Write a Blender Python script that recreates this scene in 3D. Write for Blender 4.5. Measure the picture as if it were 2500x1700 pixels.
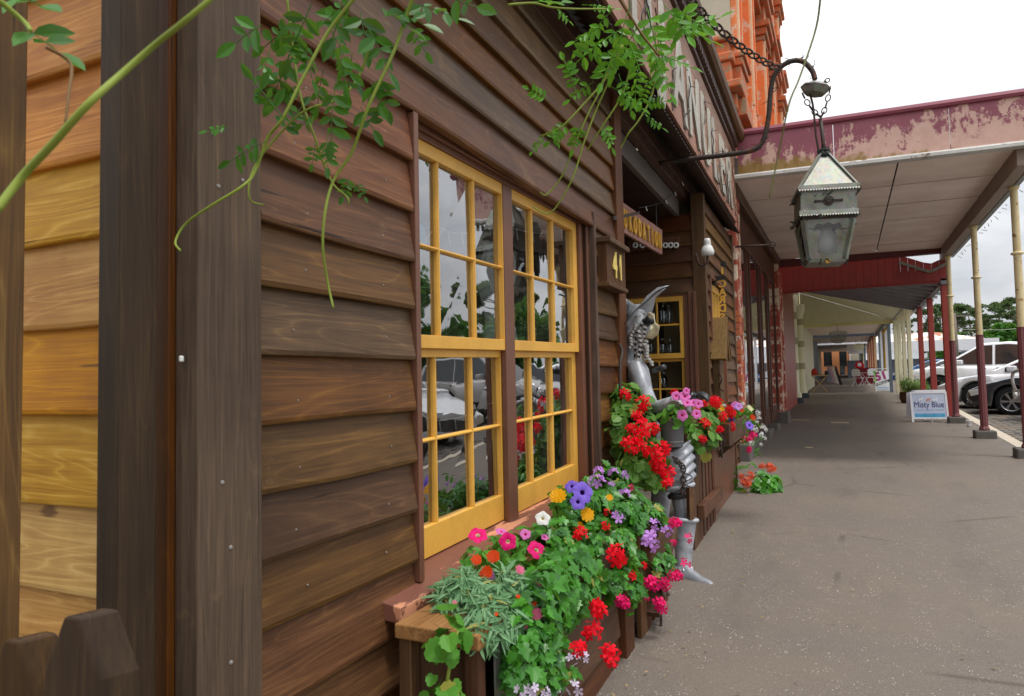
import bpy, math, random
from mathutils import Vector as V, Matrix, noise as mnoise
random.seed(11)
R = math.radians
for o in list(bpy.data.objects): bpy.data.objects.remove(o)
sc = bpy.context.scene
COL = sc.collection

# ------------------------------------------------------------------ camera
YAW, PITCH, ROLL, CAMH = R(26.0), R(2.8), R(1.2), 1.2
CO = V((0, 0, CAMH))
FW = V((-math.sin(YAW)*math.cos(PITCH), math.cos(YAW)*math.cos(PITCH), math.sin(PITCH)))
RT0 = V((math.cos(YAW), math.sin(YAW), 0)); UP0 = RT0.cross(FW)
RT = RT0*math.cos(ROLL) - UP0*math.sin(ROLL); UP = UP0*math.cos(ROLL) + RT0*math.sin(ROLL)
cam = bpy.data.cameras.new('camera'); camo = bpy.data.objects.new('camera', cam); COL.objects.link(camo)
m = Matrix((RT, UP, -FW)).transposed().to_4x4(); m.translation = CO
camo.matrix_world = m
cam.lens = 24; cam.sensor_width = 36; cam.sensor_fit = 'HORIZONTAL'; cam.clip_start = 0.02; cam.clip_end = 3000
cam.dof.use_dof = True; cam.dof.focus_distance = 5.5; cam.dof.aperture_fstop = 9.0
sc.camera = camo
sc.render.resolution_x, sc.render.resolution_y = 1024, 696

# ------------------------------------------------------------------ sky, sun, exposure
SUN_EL, SUN_AZ = R(70), R(108)          # azimuth clockwise from +Y
w = bpy.data.worlds.new('World'); sc.world = w; w.use_nodes = True
nt = w.node_tree; nt.nodes.clear()
def wn(t, **k):
    n = nt.nodes.new(t)
    for a, b in k.items(): setattr(n, a, b)
    return n
out = wn('ShaderNodeOutputWorld'); sky = wn('ShaderNodeTexSky', sky_type='NISHITA', sun_disc=False)
sky.sun_elevation = SUN_EL; sky.sun_rotation = SUN_AZ; sky.air_density = 1.2; sky.dust_density = 2.0
bg1 = wn('ShaderNodeBackground'); bg1.inputs[1].default_value = 0.10
nt.links.new(sky.outputs[0], bg1.inputs[0])
tc = wn('ShaderNodeTexCoord'); sp = wn('ShaderNodeSeparateXYZ'); nt.links.new(tc.outputs['Generated'], sp.inputs[0])
zc = wn('ShaderNodeMath', operation='MAXIMUM'); nt.links.new(sp.outputs[2], zc.inputs[0]); zc.inputs[1].default_value = 0.0
den = wn('ShaderNodeMath', operation='ADD'); nt.links.new(zc.outputs[0], den.inputs[0]); den.inputs[1].default_value = 0.22
dv = wn('ShaderNodeVectorMath', operation='DIVIDE'); nt.links.new(tc.outputs['Generated'], dv.inputs[0])
cb = wn('ShaderNodeCombineXYZ')
for i in range(3): nt.links.new(den.outputs[0], cb.inputs[i])
nt.links.new(cb.outputs[0], dv.inputs[1])
cn = wn('ShaderNodeTexNoise'); cn.inputs['Scale'].default_value = 1.1; cn.inputs['Detail'].default_value = 6; cn.inputs['Roughness'].default_value = .55
nt.links.new(dv.outputs[0], cn.inputs['Vector'])
cr = wn('ShaderNodeValToRGB'); nt.links.new(cn.outputs[0], cr.inputs[0])
cr.color_ramp.elements[0].position = .38; cr.color_ramp.elements[0].color = (.60, .635, .70, 1)
cr.color_ramp.elements[1].position = .64; cr.color_ramp.elements[1].color = (1, 1, 1.0, 1)
cie = wn('ShaderNodeMath', operation='MULTIPLY_ADD'); nt.links.new(zc.outputs[0], cie.inputs[0]); cie.inputs[1].default_value = 1.15; cie.inputs[2].default_value = .55
bg2 = wn('ShaderNodeBackground'); nt.links.new(cr.outputs[0], bg2.inputs[0]); nt.links.new(cie.outputs[0], bg2.inputs[1])
mx = wn('ShaderNodeMixShader'); mx.inputs[0].default_value = .94
nt.links.new(bg1.outputs[0], mx.inputs[1]); nt.links.new(bg2.outputs[0], mx.inputs[2]); nt.links.new(mx.outputs[0], out.inputs[0])
sl = bpy.data.lights.new('sun', 'SUN'); sl.energy = 1.5; sl.angle = R(11); sl.color = (1, .96, .9)
so = bpy.data.objects.new('sun', sl); COL.objects.link(so)
sd = V((math.sin(SUN_AZ)*math.cos(SUN_EL), math.cos(SUN_AZ)*math.cos(SUN_EL), math.sin(SUN_EL)))
so.rotation_euler = sd.to_track_quat('Z', 'Y').to_euler(); so.location = sd*60
sc.view_settings.view_transform = 'Standard'; sc.view_settings.look = 'None'
sc.view_settings.exposure = 0.52; sc.view_settings.gamma = 1

# ------------------------------------------------------------------ measuring helpers: a pixel of the 2500x1700 photograph on a chosen plane
FPX = 24/36*2500.0
SL = 0.014                               # the street climbs gently
TH = R(1.4); FO = V((-1.2, 0, 0))
FU = V((-math.sin(TH), math.cos(TH), 0)); FN = V((math.cos(TH), math.sin(TH), 0))
def ray(x, y): return FW + RT*((x-1250)/FPX) + UP*((850-y)/FPX)
def onp(x, y, nrm, d):
    r = ray(x, y); return CO + r*((d - CO.dot(nrm))/r.dot(nrm))
def G(x, y, dz=0.0):
    p = onp(x, y, V((0, -SL, 1)), dz); return p
def PY(x, y, Y): return onp(x, y, V((0, 1, 0)), Y)
def PX(x, y, X): return onp(x, y, V((1, 0, 0)), X)
def toF(p):
    q = p - FO; return V((q.dot(FN), q.dot(FU), q.z))
def FC(x, y, n=0.0): return toF(onp(x, y, FN, FO.dot(FN)+n))       # -> (n,u,z)
def FR(x, y, u): return toF(onp(x, y, FU, FO.dot(FU)+u))
def Fw(n, u, z): return FO + FN*n + FU*u + V((0, 0, z))
def proj(p):
    d = V(p)-CO; z = d.dot(FW); return 1250+FPX*d.dot(RT)/z, 850-FPX*d.dot(UP)/z, z
def inpoly(x, y, P):
    c = False; j = len(P)-1
    for i in range(len(P)):
        if (P[i][1] > y) != (P[j][1] > y) and x < (P[j][0]-P[i][0])*(y-P[i][1])/(P[j][1]-P[i][1])+P[i][0]: c = not c
        j = i
    return c
def gz(Y): return SL*Y

# ------------------------------------------------------------------ mesh builder
class MB:
    def __init__(s): s.v = []; s.f = []; s.m = []
    def face(s, pts, m=0):
        b = len(s.v); s.v += [tuple(p) for p in pts]; s.f.append(tuple(range(b, b+len(pts)))); s.m.append(m); return s
    def box(s, x0, x1, y0, y1, z0, z1, m=0):
        b = len(s.v)
        s.v += [(x, y, z) for z in (z0, z1) for y in (y0, y1) for x in (x0, x1)]
        for q in ((0, 2, 3, 1), (4, 5, 7, 6), (0, 1, 5, 4), (2, 6, 7, 3), (0, 4, 6, 2), (1, 3, 7, 5)):
            s.f.append(tuple(b+i for i in q)); s.m.append(m)
        return s
    def bar(s, p0, p1, w, h, up=(0, 0, 1), m=0):
        p0, p1 = V(p0), V(p1); d = (p1-p0).normalized(); a = d.cross(V(up))
        if a.length < 1e-4: a = d.cross(V((1, 0, 0)))
        a.normalize(); c = a.cross(d); b = len(s.v)
        for p in (p0, p1):
            for i, j in ((-1, -1), (1, -1), (1, 1), (-1, 1)): s.v.append(tuple(p + a*(w/2*i) + c*(h/2*j)))
        for q in ((3, 2, 1, 0), (4, 5, 6, 7), (0, 1, 5, 4), (1, 2, 6, 5), (2, 3, 7, 6), (3, 0, 4, 7)):
            s.f.append(tuple(b+i for i in q)); s.m.append(m)
        return s
    def tube(s, pts, r, n=8, cap=True, m=0):
        pts = [V(p) for p in pts]; k = len(pts); rs = r if isinstance(r, (list, tuple)) else [r]*k
        b0 = len(s.v); a = None
        for i, p in enumerate(pts):
            d = (pts[min(i+1, k-1)] - pts[max(i-1, 0)]).normalized()
            if a is None:
                a = d.cross(V((0, 0, 1)))
                if a.length < 1e-3: a = d.cross(V((1, 0, 0)))
            else:
                a = a - d*a.dot(d)
            a.normalize(); c = d.cross(a)
            for j in range(n):
                t = 2*math.pi*j/n; s.v.append(tuple(p + (a*math.cos(t) + c*math.sin(t))*rs[i]))
        for i in range(k-1):
            for j in range(n):
                q = b0+i*n; s.f.append((q+j, q+(j+1) % n, q+n+(j+1) % n, q+n+j)); s.m.append(m)
        if cap:
            s.f.append(tuple(b0+j for j in reversed(range(n)))); s.m.append(m)
            s.f.append(tuple(b0+(k-1)*n+j for j in range(n))); s.m.append(m)
        return s
    def lathe(s, prof, o=(0, 0, 0), n=16, M=None, m=0, cap=True):
        b0 = len(s.v); o = V(o)
        for r, z in prof:
            for j in range(n):
                t = 2*math.pi*j/n; p = V((r*math.cos(t), r*math.sin(t), z))
                if M: p = M @ p
                s.v.append(tuple(o+p))
        for i in range(len(prof)-1):
            for j in range(n):
                q = b0+i*n; s.f.append((q+j, q+(j+1) % n, q+n+(j+1) % n, q+n+j)); s.m.append(m)
        if cap:
            s.f.append(tuple(b0+j for j in reversed(range(n)))); s.m.append(m)
            s.f.append(tuple(b0+(len(prof)-1)*n+j for j in range(n))); s.m.append(m)
        return s
    def prism(s, poly, fn, t0, t1, m=0):
        """poly: list of 2-D points, fn(a,b,t)->3-D"""
        k = len(poly); b = len(s.v)
        s.v += [tuple(fn(a, c, t0)) for a, c in poly] + [tuple(fn(a, c, t1)) for a, c in poly]
        s.f.append(tuple(b+i for i in reversed(range(k)))); s.m.append(m)
        s.f.append(tuple(b+k+i for i in range(k))); s.m.append(m)
        for i in range(k): s.f.append((b+i, b+(i+1) % k, b+k+(i+1) % k, b+k+i)); s.m.append(m)
        return s
    def torus(s, c, r0, r1, ax=(0, 0, 1), n=14, k=6, stretch=1.0, sd=(1, 0, 0), m=0):
        ax = V(ax).normalized(); e = V(sd); e = (e-ax*e.dot(ax)).normalized(); g = ax.cross(e)
        pts = [V(c) + e*(math.cos(2*math.pi*i/n)*r0*stretch) + g*(math.sin(2*math.pi*i/n)*r0) for i in range(n)]
        b = len(s.v)
        for i, p in enumerate(pts):
            d = (pts[(i+1) % n]-pts[i-1]).normalized(); q = d.cross(ax).normalized()
            for j in range(k):
                t = 2*math.pi*j/k; s.v.append(tuple(p + q*(math.cos(t)*r1) + ax*(math.sin(t)*r1)))
        for i in range(n):
            for j in range(k):
                s.f.append((b+i*k+j, b+((i+1) % n)*k+j, b+((i+1) % n)*k+(j+1) % k, b+i*k+(j+1) % k)); s.m.append(m)
        return s
    def mesh(s, name, mats, smooth=False):
        me = bpy.data.meshes.new(name); me.from_pydata(s.v, [], s.f)
        if not isinstance(mats, (list, tuple)): mats = [mats]
        for q in mats: me.materials.append(q)
        if len(mats) > 1: me.polygons.foreach_set('material_index', s.m)
        if smooth: me.polygons.foreach_set('use_smooth', [True]*len(me.polygons))
        me.update(); return me
    def build(s, name, mats, parent=None, smooth=False, bevel=0, loc=None, ang=None):
        o = bpy.data.objects.new(name, s.mesh(name, mats, smooth)); COL.objects.link(o)
        if parent: o.parent = parent
        if loc is not None: o.location = loc
        if bevel:
            b = o.modifiers.new('bevel', 'BEVEL'); b.width = bevel; b.segments = 2; b.limit_method = 'ANGLE'; b.angle_limit = R(40)
        if smooth and ang:
            me = o.data; me.set_sharp_from_angle(angle=R(ang))
        return o
def put(me, name, parent=None, loc=(0, 0, 0), rot=None, scale=None):
    o = bpy.data.objects.new(name, me); COL.objects.link(o)
    if parent: o.parent = parent
    o.location = loc
    if rot is not None:
        if isinstance(rot, Matrix): o.rotation_euler = rot.to_euler()
        else: o.rotation_euler = rot
    if scale is not None: o.scale = scale if hasattr(scale, '__len__') else (scale,)*3
    return o
def empty(name, loc=(0, 0, 0), rz=0):
    o = bpy.data.objects.new(name, None); COL.objects.link(o); o.location = loc; o.rotation_euler = (0, 0, rz); o.empty_display_size = .1; return o
def tag(o, label, cat, group=None):
    o['label'] = label; o['category'] = cat
    if group: o['group'] = group
    return o
def struct(o, label=None):
    o['kind'] = 'structure'
    if label: o['label'] = label
    return o
def stuff(o): o['kind'] = 'stuff'; return o
def copy_tree(o, parent=None):
    c = o.copy(); COL.objects.link(c); c.parent = parent
    for ch in list(o.children): copy_tree(ch, c)
    return c
def frame_of(d, up=V((0, 0, 1))):
    """rotation whose Z is d"""
    d = V(d).normalized(); a = V(up).cross(d)
    if a.length < 1e-3: a = V((1, 0, 0)).cross(d)
    a.normalize(); b = d.cross(a)
    return Matrix((a, b, d)).transposed()
def spline(pts, k=6):
    pts = [V(p) for p in pts]; o = []
    for i in range(len(pts)-1):
        p0, p1, p2, p3 = pts[max(i-1, 0)], pts[i], pts[i+1], pts[min(i+2, len(pts)-1)]
        for j in range(k):
            t = j/k; o.append(.5*((2*p1)+(p2-p0)*t+(2*p0-5*p1+4*p2-p3)*t*t+(3*p1-p0-3*p2+p3)*t**3))
    return o+[pts[-1]]
def text_mesh(txt, size, depth, name, mats, bold=0.0, mirror=False, sx=1.0, shear=0):
    cu = bpy.data.curves.new('t', 'FONT'); cu.body = txt; cu.size = size; cu.extrude = depth; cu.offset = bold; cu.align_x = 'CENTER'; cu.resolution_u = 3; cu.shear = shear
    o = bpy.data.objects.new('t', cu); COL.objects.link(o)
    dg = bpy.context.evaluated_depsgraph_get(); dg.update()
    me = bpy.data.meshes.new_from_object(o.evaluated_get(dg)); bpy.data.objects.remove(o); bpy.data.curves.remove(cu)
    me.name = name; me.materials.clear(); me.materials.append(mats)
    for v in me.vertices: v.co.x *= (-sx if mirror else sx)
    if mirror: me.flip_normals()
    return me

# ------------------------------------------------------------------ materials
def hexc(h, k=1.0):
    h = h.lstrip('#'); c = [int(h[i:i+2], 16)/255 for i in (0, 2, 4)]
    return tuple(min((x/12.92 if x <= .04045 else ((x+.055)/1.055)**2.4)*k, .95) for x in c)+(1,)
class NT:
    def __init__(s, name):
        s.mat = bpy.data.materials.new(name); s.mat.use_nodes = True; s.t = s.mat.node_tree; s.t.nodes.clear()
        s.out = s.n('ShaderNodeOutputMaterial')
    def n(s, t, **k):
        q = s.t.nodes.new(t)
        for a, b in k.items(): setattr(q, a, b)
        return q
    def set(s, sock, v):
        if isinstance(v, bpy.types.NodeSocket): s.t.links.new(v, sock)
        elif v is not None: sock.default_value = v
    def obj(s, rnd=True, kind='Object'):
        t = s.n('ShaderNodeTexCoord').outputs[kind]
        if not rnd: return t
        oi = s.n('ShaderNodeObjectInfo'); c = s.n('ShaderNodeVectorMath', operation='MULTIPLY_ADD')
        k = s.n('ShaderNodeCombineXYZ')
        for i in range(3): s.t.links.new(oi.outputs['Random'], k.inputs[i])
        s.t.links.new(k.outputs[0], c.inputs[0]); c.inputs[1].default_value = (37, 53, 29); s.t.links.new(t, c.inputs[2])
        return c.outputs[0]
    def rand(s): return s.n('ShaderNodeObjectInfo').outputs['Random']
    def map(s, v, sc=(1, 1, 1), loc=(0, 0, 0), rot=(0, 0, 0)):
        q = s.n('ShaderNodeMapping'); s.set(q.inputs[0], v); q.inputs['Scale'].default_value = sc; q.inputs['Location'].default_value = loc; q.inputs['Rotation'].default_value = rot
        return q.outputs[0]
    def noise(s, v, scale=5, detail=3, rough=.55, dist=0):
        q = s.n('ShaderNodeTexNoise'); s.set(q.inputs['Vector'], v); q.inputs['Scale'].default_value = scale; q.inputs['Detail'].default_value = detail
        q.inputs['Roughness'].default_value = rough; q.inputs['Distortion'].default_value = dist; return q.outputs[0]
    def wave(s, v, scale, dist, detail=2, dscale=1, axis='Z', prof='SIN'):
        q = s.n('ShaderNodeTexWave', bands_direction=axis, wave_profile=prof); s.set(q.inputs['Vector'], v); q.inputs['Scale'].default_value = scale
        q.inputs['Distortion'].default_value = dist; q.inputs['Detail'].default_value = detail; q.inputs['Detail Scale'].default_value = dscale; return q.outputs[1]
    def voro(s, v, scale, feat='F1', out=0):
        q = s.n('ShaderNodeTexVoronoi', feature=feat); s.set(q.inputs['Vector'], v); q.inputs['Scale'].default_value = scale; return q.outputs[out]
    def ramp(s, f, *st, mode='LINEAR'):
        q = s.n('ShaderNodeValToRGB'); s.set(q.inputs[0], f); e = q.color_ramp.elements; q.color_ramp.interpolation = mode
        while len(e) < len(st): e.new(.5)
        for i, (p, c) in enumerate(st):
            e[i].position = p; e[i].color = c if hasattr(c, '__len__') else (c, c, c, 1)
        return q.outputs[0]
    def mix(s, f, a, b, mode='MIX'):
        q = s.n('ShaderNodeMix', data_type='RGBA', blend_type=mode); s.set(q.inputs[0], f); s.set(q.inputs[6], a); s.set(q.inputs[7], b); return q.outputs[2]
    def math(s, op, a, b=None, c=None, clamp=False):
        q = s.n('ShaderNodeMath', operation=op); q.use_clamp = clamp; s.set(q.inputs[0], a)
        if b is not None: s.set(q.inputs[1], b)
        if c is not None: s.set(q.inputs[2], c)
        return q.outputs[0]
    def bump(s, h, st=.3, d=.01, nrm=None):
        q = s.n('ShaderNodeBump'); s.set(q.inputs['Height'], h); q.inputs['Strength'].default_value = st; q.inputs['Distance'].default_value = d
        if nrm: s.set(q.inputs['Normal'], nrm)
        return q.outputs[0]
    def done(s, col, rough=.6, metal=0, nrm=None, spec=.5, emit=None, estr=0, trans=0, alpha=None, coat=0, sss=0):
        b = s.n('ShaderNodeBsdfPrincipled'); s.set(b.inputs['Base Color'], col); s.set(b.inputs['Roughness'], rough); s.set(b.inputs['Metallic'], metal)
        s.set(b.inputs['Normal'], nrm); b.inputs['Specular IOR Level'].default_value = spec; b.inputs['Transmission Weight'].default_value = trans
        b.inputs['Coat Weight'].default_value = coat; b.inputs['Coat Roughness'].default_value = .05
        if emit: s.set(b.inputs['Emission Color'], emit); b.inputs['Emission Strength'].default_value = estr
        s.t.links.new(b.outputs[0], s.out.inputs[0]); s.b = b; return s.mat
def wood(name, dark, mid, light, ax=1, rough=.62, fine=1.0, fig=.5, vary=.35, spec=.3, worn=None, wornamt=.5, bmp=.35, knots=False):
    """stained timber: grain runs along ax; each board gets its own piece of the figure and its own tone"""
    t = NT(name); v = t.obj()
    s1 = [58.0*fine]*3; s1[ax] = 1.6*fine; s2 = [15.0*fine]*3; s2[ax] = .6*fine; s3 = [6.0]*3; s3[ax] = .55
    g = t.noise(t.map(v, tuple(s1)), 3.0, 4, .6, .15)
    g2 = t.noise(t.map(v, tuple(s2)), 3.0, 4, .55, .4)
    fg = t.noise(t.map(v, tuple(s3)), 1.0, 2.0, .5, 1.2)
    ring = t.math('MULTIPLY', t.math('PINGPONG', t.math('MULTIPLY', fg, 15.0), .5), 2.0)
    h = t.math('ADD', t.math('MULTIPLY', g, .40), t.math('MULTIPLY_ADD', g2, .34, .0))
    h = t.math('ADD', h, t.math('MULTIPLY', t.math('POWER', ring, 5.0), fig*.30))
    c = t.ramp(h, (.20, dark), (.42, mid), (.72, light))
    bl = t.noise(v, 2.2, 6, .65); c = t.mix(t.math('MULTIPLY', t.ramp(bl, (.42, 0), (.68, 1)), .55), c, dark)
    rn = t.rand(); hs = t.n('ShaderNodeHueSaturation'); t.set(hs.inputs['Color'], c)
    t.set(hs.inputs['Value'], t.math('MULTIPLY_ADD', rn, vary, 1-vary/2)); t.set(hs.inputs['Hue'], t.math('MULTIPLY_ADD', t.math('FRACT', t.math('MULTIPLY', rn, 7.3)), -.028, .511))
    t.set(hs.inputs['Saturation'], t.math('MULTIPLY_ADD', t.math('FRACT', t.math('MULTIPLY', rn, 3.7)), .34, .96))
    c = hs.outputs[0]
    sp = [34.0]*3; sp[ax] = .9; crk = t.ramp(t.noise(t.map(v, tuple(sp)), 1.6, 3, .5, .3), (.70, 0), (.73, 1)); c = t.mix(t.math('MULTIPLY', crk, .75), c, (dark[0]*.3, dark[1]*.3, dark[2]*.3, 1)); h = t.math('SUBTRACT', h, t.math('MULTIPLY', crk, .6))
    if knots:
        kv = [3.2]*3; kv[ax] = 1.5
        kd = t.voro(t.map(v, tuple(kv)), 1.9); k = t.ramp(t.math('ADD', kd, t.math('MULTIPLY', g, .10)), (.11, 1), (.16, 0))
        c = t.mix(t.math('MULTIPLY', k, .8), c, (dark[0]*.35, dark[1]*.3, dark[2]*.3, 1))
    if worn:
        wz = t.ramp(t.noise(v, 2.6, 6, .7), (.60, 0), (.68, 1)); c = t.mix(t.math('MULTIPLY', wz, wornamt), c, worn)
    nb = t.bump(h, bmp, .004)
    return t.done(c, t.math('MULTIPLY_ADD', g, .25, rough-.12), 0, nb, spec)
def paint(name, col, rough=.45, chip=None, chipamt=.0, dirt_or_lift=.25, dirtcol=(.05, .04, .03, 1), bmp=.12, sc=1.0, spec=.5, metal=0):
    t = NT(name); v = t.obj()
    n1 = t.noise(v, 3*sc, 5, .6); n2 = t.noise(v, 38*sc, 3, .6)
    c = t.mix(t.math('MULTIPLY', t.ramp(n1, (.42, 0), (.78, 1)), dirt_or_lift), col, dirtcol)
    c = t.mix(.12, c, t.mix(n2, (0, 0, 0, 1), (1, 1, 1, 1)), 'OVERLAY')
    h = t.math('MULTIPLY', n2, .25)
    if chip:
        cm = t.noise(v, 7*sc, 9, .72); k = t.ramp(cm, (1-chipamt-.02, 0), (1-chipamt+.02, 1)); c = t.mix(k, c, chip); h = t.math('SUBTRACT', h, k)
    return t.done(c, rough, metal, t.bump(h, bmp, .003), spec)
def plain(name, col, rough=.5, metal=0, spec=.5, var=.15, sc=6, coat=0):
    t = NT(name); v = t.obj(); n = t.noise(v, sc, 4, .6)
    c = t.mix(t.math('MULTIPLY', n, var*2), col, (col[0]*.45, col[1]*.45, col[2]*.45, 1))
    return t.done(c, rough, metal, None, spec, coat=coat)
def leafmat(name, c1, c2, rough=.42, tl=.32, spec=.45, vein=True):
    t = NT(name); at = t.n('ShaderNodeAttribute', attribute_name='tone').outputs['Fac']
    v = t.obj(); oi = t.rand()
    f = t.math('ADD', t.math('MULTIPLY', at, .7), t.math('MULTIPLY', t.noise(v, 30, 2, .5), .3))
    f = t.math('ADD', f, t.math('MULTIPLY', oi, .35))
    c = t.mix(t.math('MULTIPLY', f, .8, clamp=True), c1, c2)
    c = t.mix(t.math('MULTIPLY', t.math('GREATER_THAN', at, .985), .75), c, (.42, .33, .06, 1))
    b = t.n('ShaderNodeBsdfPrincipled'); t.set(b.inputs['Base Color'], c); b.inputs['Roughness'].default_value = rough; b.inputs['Specular IOR Level'].default_value = spec
    tr = t.n('ShaderNodeBsdfTranslucent'); t.set(tr.inputs['Color'], t.mix(.4, c, (.35, .5, .05, 1)))
    mxs = t.n('ShaderNodeMixShader'); mxs.inputs[0].default_value = tl
    t.t.links.new(b.outputs[0], mxs.inputs[1]); t.t.links.new(tr.outputs[0], mxs.inputs[2]); t.t.links.new(mxs.outputs[0], t.out.inputs[0])
    return t.mat
def petal(name, c, c2=None, tl=.3):
    t = NT(name); v = t.obj(); n = t.noise(v, 60, 2, .5); c2 = c2 or tuple(x*.78 for x in c[:3])+(1,)
    cc = t.mix(t.math('MULTIPLY_ADD', t.rand(), .4, t.math('MULTIPLY', n, .5)), c, c2)
    b = t.n('ShaderNodeBsdfPrincipled'); t.set(b.inputs['Base Color'], cc); b.inputs['Roughness'].default_value = .6; b.inputs['Specular IOR Level'].default_value = .25
    tr = t.n('ShaderNodeBsdfTranslucent'); t.set(tr.inputs['Color'], cc)
    mxs = t.n('ShaderNodeMixShader'); mxs.inputs[0].default_value = tl
    t.t.links.new(b.outputs[0], mxs.inputs[1]); t.t.links.new(tr.outputs[0], mxs.inputs[2]); t.t.links.new(mxs.outputs[0], t.out.inputs[0])
    return t.mat
def glass(name, tint=(.9, .93, .93, 1), wav=.25, base=.06, sc=3.0, dirt_or_lift=.0):
    """old sheet glass: mirror-like at grazing angles, clear face on, slightly wavy"""
    t = NT(name); v = t.obj()
    nb = t.bump(t.noise(v, sc, 2, .5, .6), wav, .02)
    fr = t.n('ShaderNodeFresnel'); fr.inputs[0].default_value = 1.52; t.set(fr.inputs['Normal'], nb)
    gl = t.n('ShaderNodeBsdfGlossy'); gl.inputs['Roughness'].default_value = .015; t.set(gl.inputs['Normal'], nb); gl.inputs['Color'].default_value = (.96, .97, 1, 1)
    tr = t.n('ShaderNodeBsdfTransparent'); tr.inputs[0].default_value = tint
    f = t.math('MULTIPLY_ADD', fr.outputs[0], 1.9, base, clamp=True)
    mxs = t.n('ShaderNodeMixShader'); t.set(mxs.inputs[0], f)
    t.t.links.new(tr.outputs[0], mxs.inputs[1]); t.t.links.new(gl.outputs[0], mxs.inputs[2])
    last = mxs.outputs[0]
    if dirt_or_lift:
        df = t.n('ShaderNodeBsdfDiffuse'); df.inputs[0].default_value = (.5, .5, .48, 1); m2 = t.n('ShaderNodeMixShader')
        t.set(m2.inputs[0], t.math('MULTIPLY', t.ramp(t.noise(v, 5, 5, .65), (.4, 0), (.8, 1)), dirt_or_lift)); t.t.links.new(last, m2.inputs[1]); t.t.links.new(df.outputs[0], m2.inputs[2]); last = m2.outputs[0]
    t.t.links.new(last, t.out.inputs[0]); return t.mat
# ------------------------------------------------------------------ material library
H = hexc
m_board = wood('brown_stained_board', H('3a2719', 1.1), H('61452f', 1.2), H('8c6b46', 1.2), 1, .52, 1, .42, .6, spec=.32, worn=H('94764a', 1.0), wornamt=.25, bmp=.25)
m_boardx = wood('brown_stained_board_cross', H('3a261b', 1.1), H('533928', 1.2), H('715038', 1.2), 0, .58, 1, .3, .35)
m_corner = wood('weathered_corner_timber', H('3a3028', 1.15), H('5a4d42', 1.25), H('85725a', 1.2), 2, .7, 1.2, .25, .25, worn=H('9a8258'), wornamt=.35)
m_trim = wood('brown_trim_timber', H('3a261c', 1.2), H('57402f', 1.25), H('71543f', 1.2), 2, .6, 1, .2, .3)
m_trimy = wood('brown_rail_timber', H('3a261c', 1.2), H('57402f', 1.25), H('71543f', 1.2), 1, .6, 1, .2, .3)
m_pine = wood('honey_pine_board', H('8a5c30', 1.1), H('b98c50', 1.15), H('d2ad70', 1.15), 0, .55, 1, .6, .18, knots=True, bmp=.2)
m_post = wood('dark_stained_post', H('241810', 1.1), H('3d2b1c', 1.15), H('5a4228', 1.15), 2, .65, 1, .3, .25, knots=True)
m_postl = wood('light_rough_post', H('38261a', 1.1), H('604630', 1.15), H('94764e', 1.15), 2, .7, 1, .4, .2, knots=True)
m_orange = wood('orange_oiled_strip', H('33200f', 1.0), H('553516', 1.05), H('6e4a20', 1.0), 2, .6, 1, .3, .2)
m_yel = paint('mustard_yellow_paint', H('dba646', 1.1), .42, H('6a4e22'), .31, .3, (.22, .11, .02, 1), .25, 1.6)
m_brn = paint('chocolate_brown_paint', H('6a4433', 1.2), .42, None, 0, .3)
m_brnd = paint('dark_brown_paint', H('4a3026', 1.2), .5, None, 0, .3)
m_grey = paint('grey_brown_paint', H('5d5450', 1.2), .5, None, 0, .3)
m_dark = plain('dark_void', (.012, .010, .009, 1), .9, 0, .1)
t = NT('peeling_sill_paint'); v = t.obj(False)
k = t.ramp(t.math('ADD', t.noise(t.map(v, (6, .9, 1)), 1.6, 7, .65), t.math('MULTIPLY', t.noise(v, 14, 4, .6), .12)), (.60, 0), (.615, 1))
c = t.mix(k, t.mix(t.noise(v, 8, 4, .6), H('7a4d3f', 1.2), H('5e382c', 1.2)), t.mix(t.noise(v, 30, 3, .6), H('d89a7a'), H('c07f5c')))
m_sill = t.done(c, .5, 0, t.bump(t.math('MULTIPLY', k, -1), .4, .003))
m_glass = glass('wavy_old_glass', wav=.16, base=.2, sc=2.2, dirt_or_lift=.05)
m_glassc = glass('plate_glass', wav=.03, base=.12, sc=.6)
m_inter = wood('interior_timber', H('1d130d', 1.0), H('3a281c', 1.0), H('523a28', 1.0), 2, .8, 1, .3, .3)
m_room = plain('dim_room_wall', H('5a4838'), .9, 0, .2, .3, 2)
m_iron = paint('rusted_wrought_iron', H('3a302b', 1.1), .6, H('6b3f26'), .42, .3, bmp=.4, sc=3, metal=.35)
m_black = plain('black_iron', (.02, .02, .022, 1), .5, .2)
m_galv = None
t = NT('weathered_zinc_sheet'); v = t.obj(); a = t.noise(v, 5, 6, .65, .4); b = t.voro(v, 40, out=1)
c = t.ramp(a, (.25, H('57523f', 1.15)), (.45, H('77776c', 1.15)), (.62, H('868a86', 1.1)), (.8, H('75694a', 1.1)))
m_zinc = t.done(t.mix(.12, c, b, 'OVERLAY'), t.math('MULTIPLY_ADD', a, .4, .25), .3, t.bump(t.noise(v, 9, 4, .6), .25, .01))
t = NT('grey_painted_tin'); v = t.obj(); a = t.noise(v, 6, 6, .65, .5)
c = t.ramp(a, (.28, H('66696c', 1.2)), (.5, H('8a8d93', 1.25)), (.66, H('adb0b5', 1.25)), (.78, H('7c6a54', 1.1)))
m_tin = t.done(c, t.math('MULTIPLY_ADD', a, .35, .25), .15, t.bump(t.noise(v, 7, 5, .65), .35, .012))
m_tind = plain('dark_grey_tin', H('3d3f42', 1.1), .4, .3, .5, .3)
m_rivet = plain('bright_rivet', (.7, .7, .72, 1), .3, .8)
m_cream = paint('cream_paint', H('ddd6b4', 1.05), .5, None, 0, .18, (.3, .26, .15, 1))
m_white = paint('white_paint', H('e6e6ea', 1.0), .45, None, 0, .12, (.4, .4, .4, 1))
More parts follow.
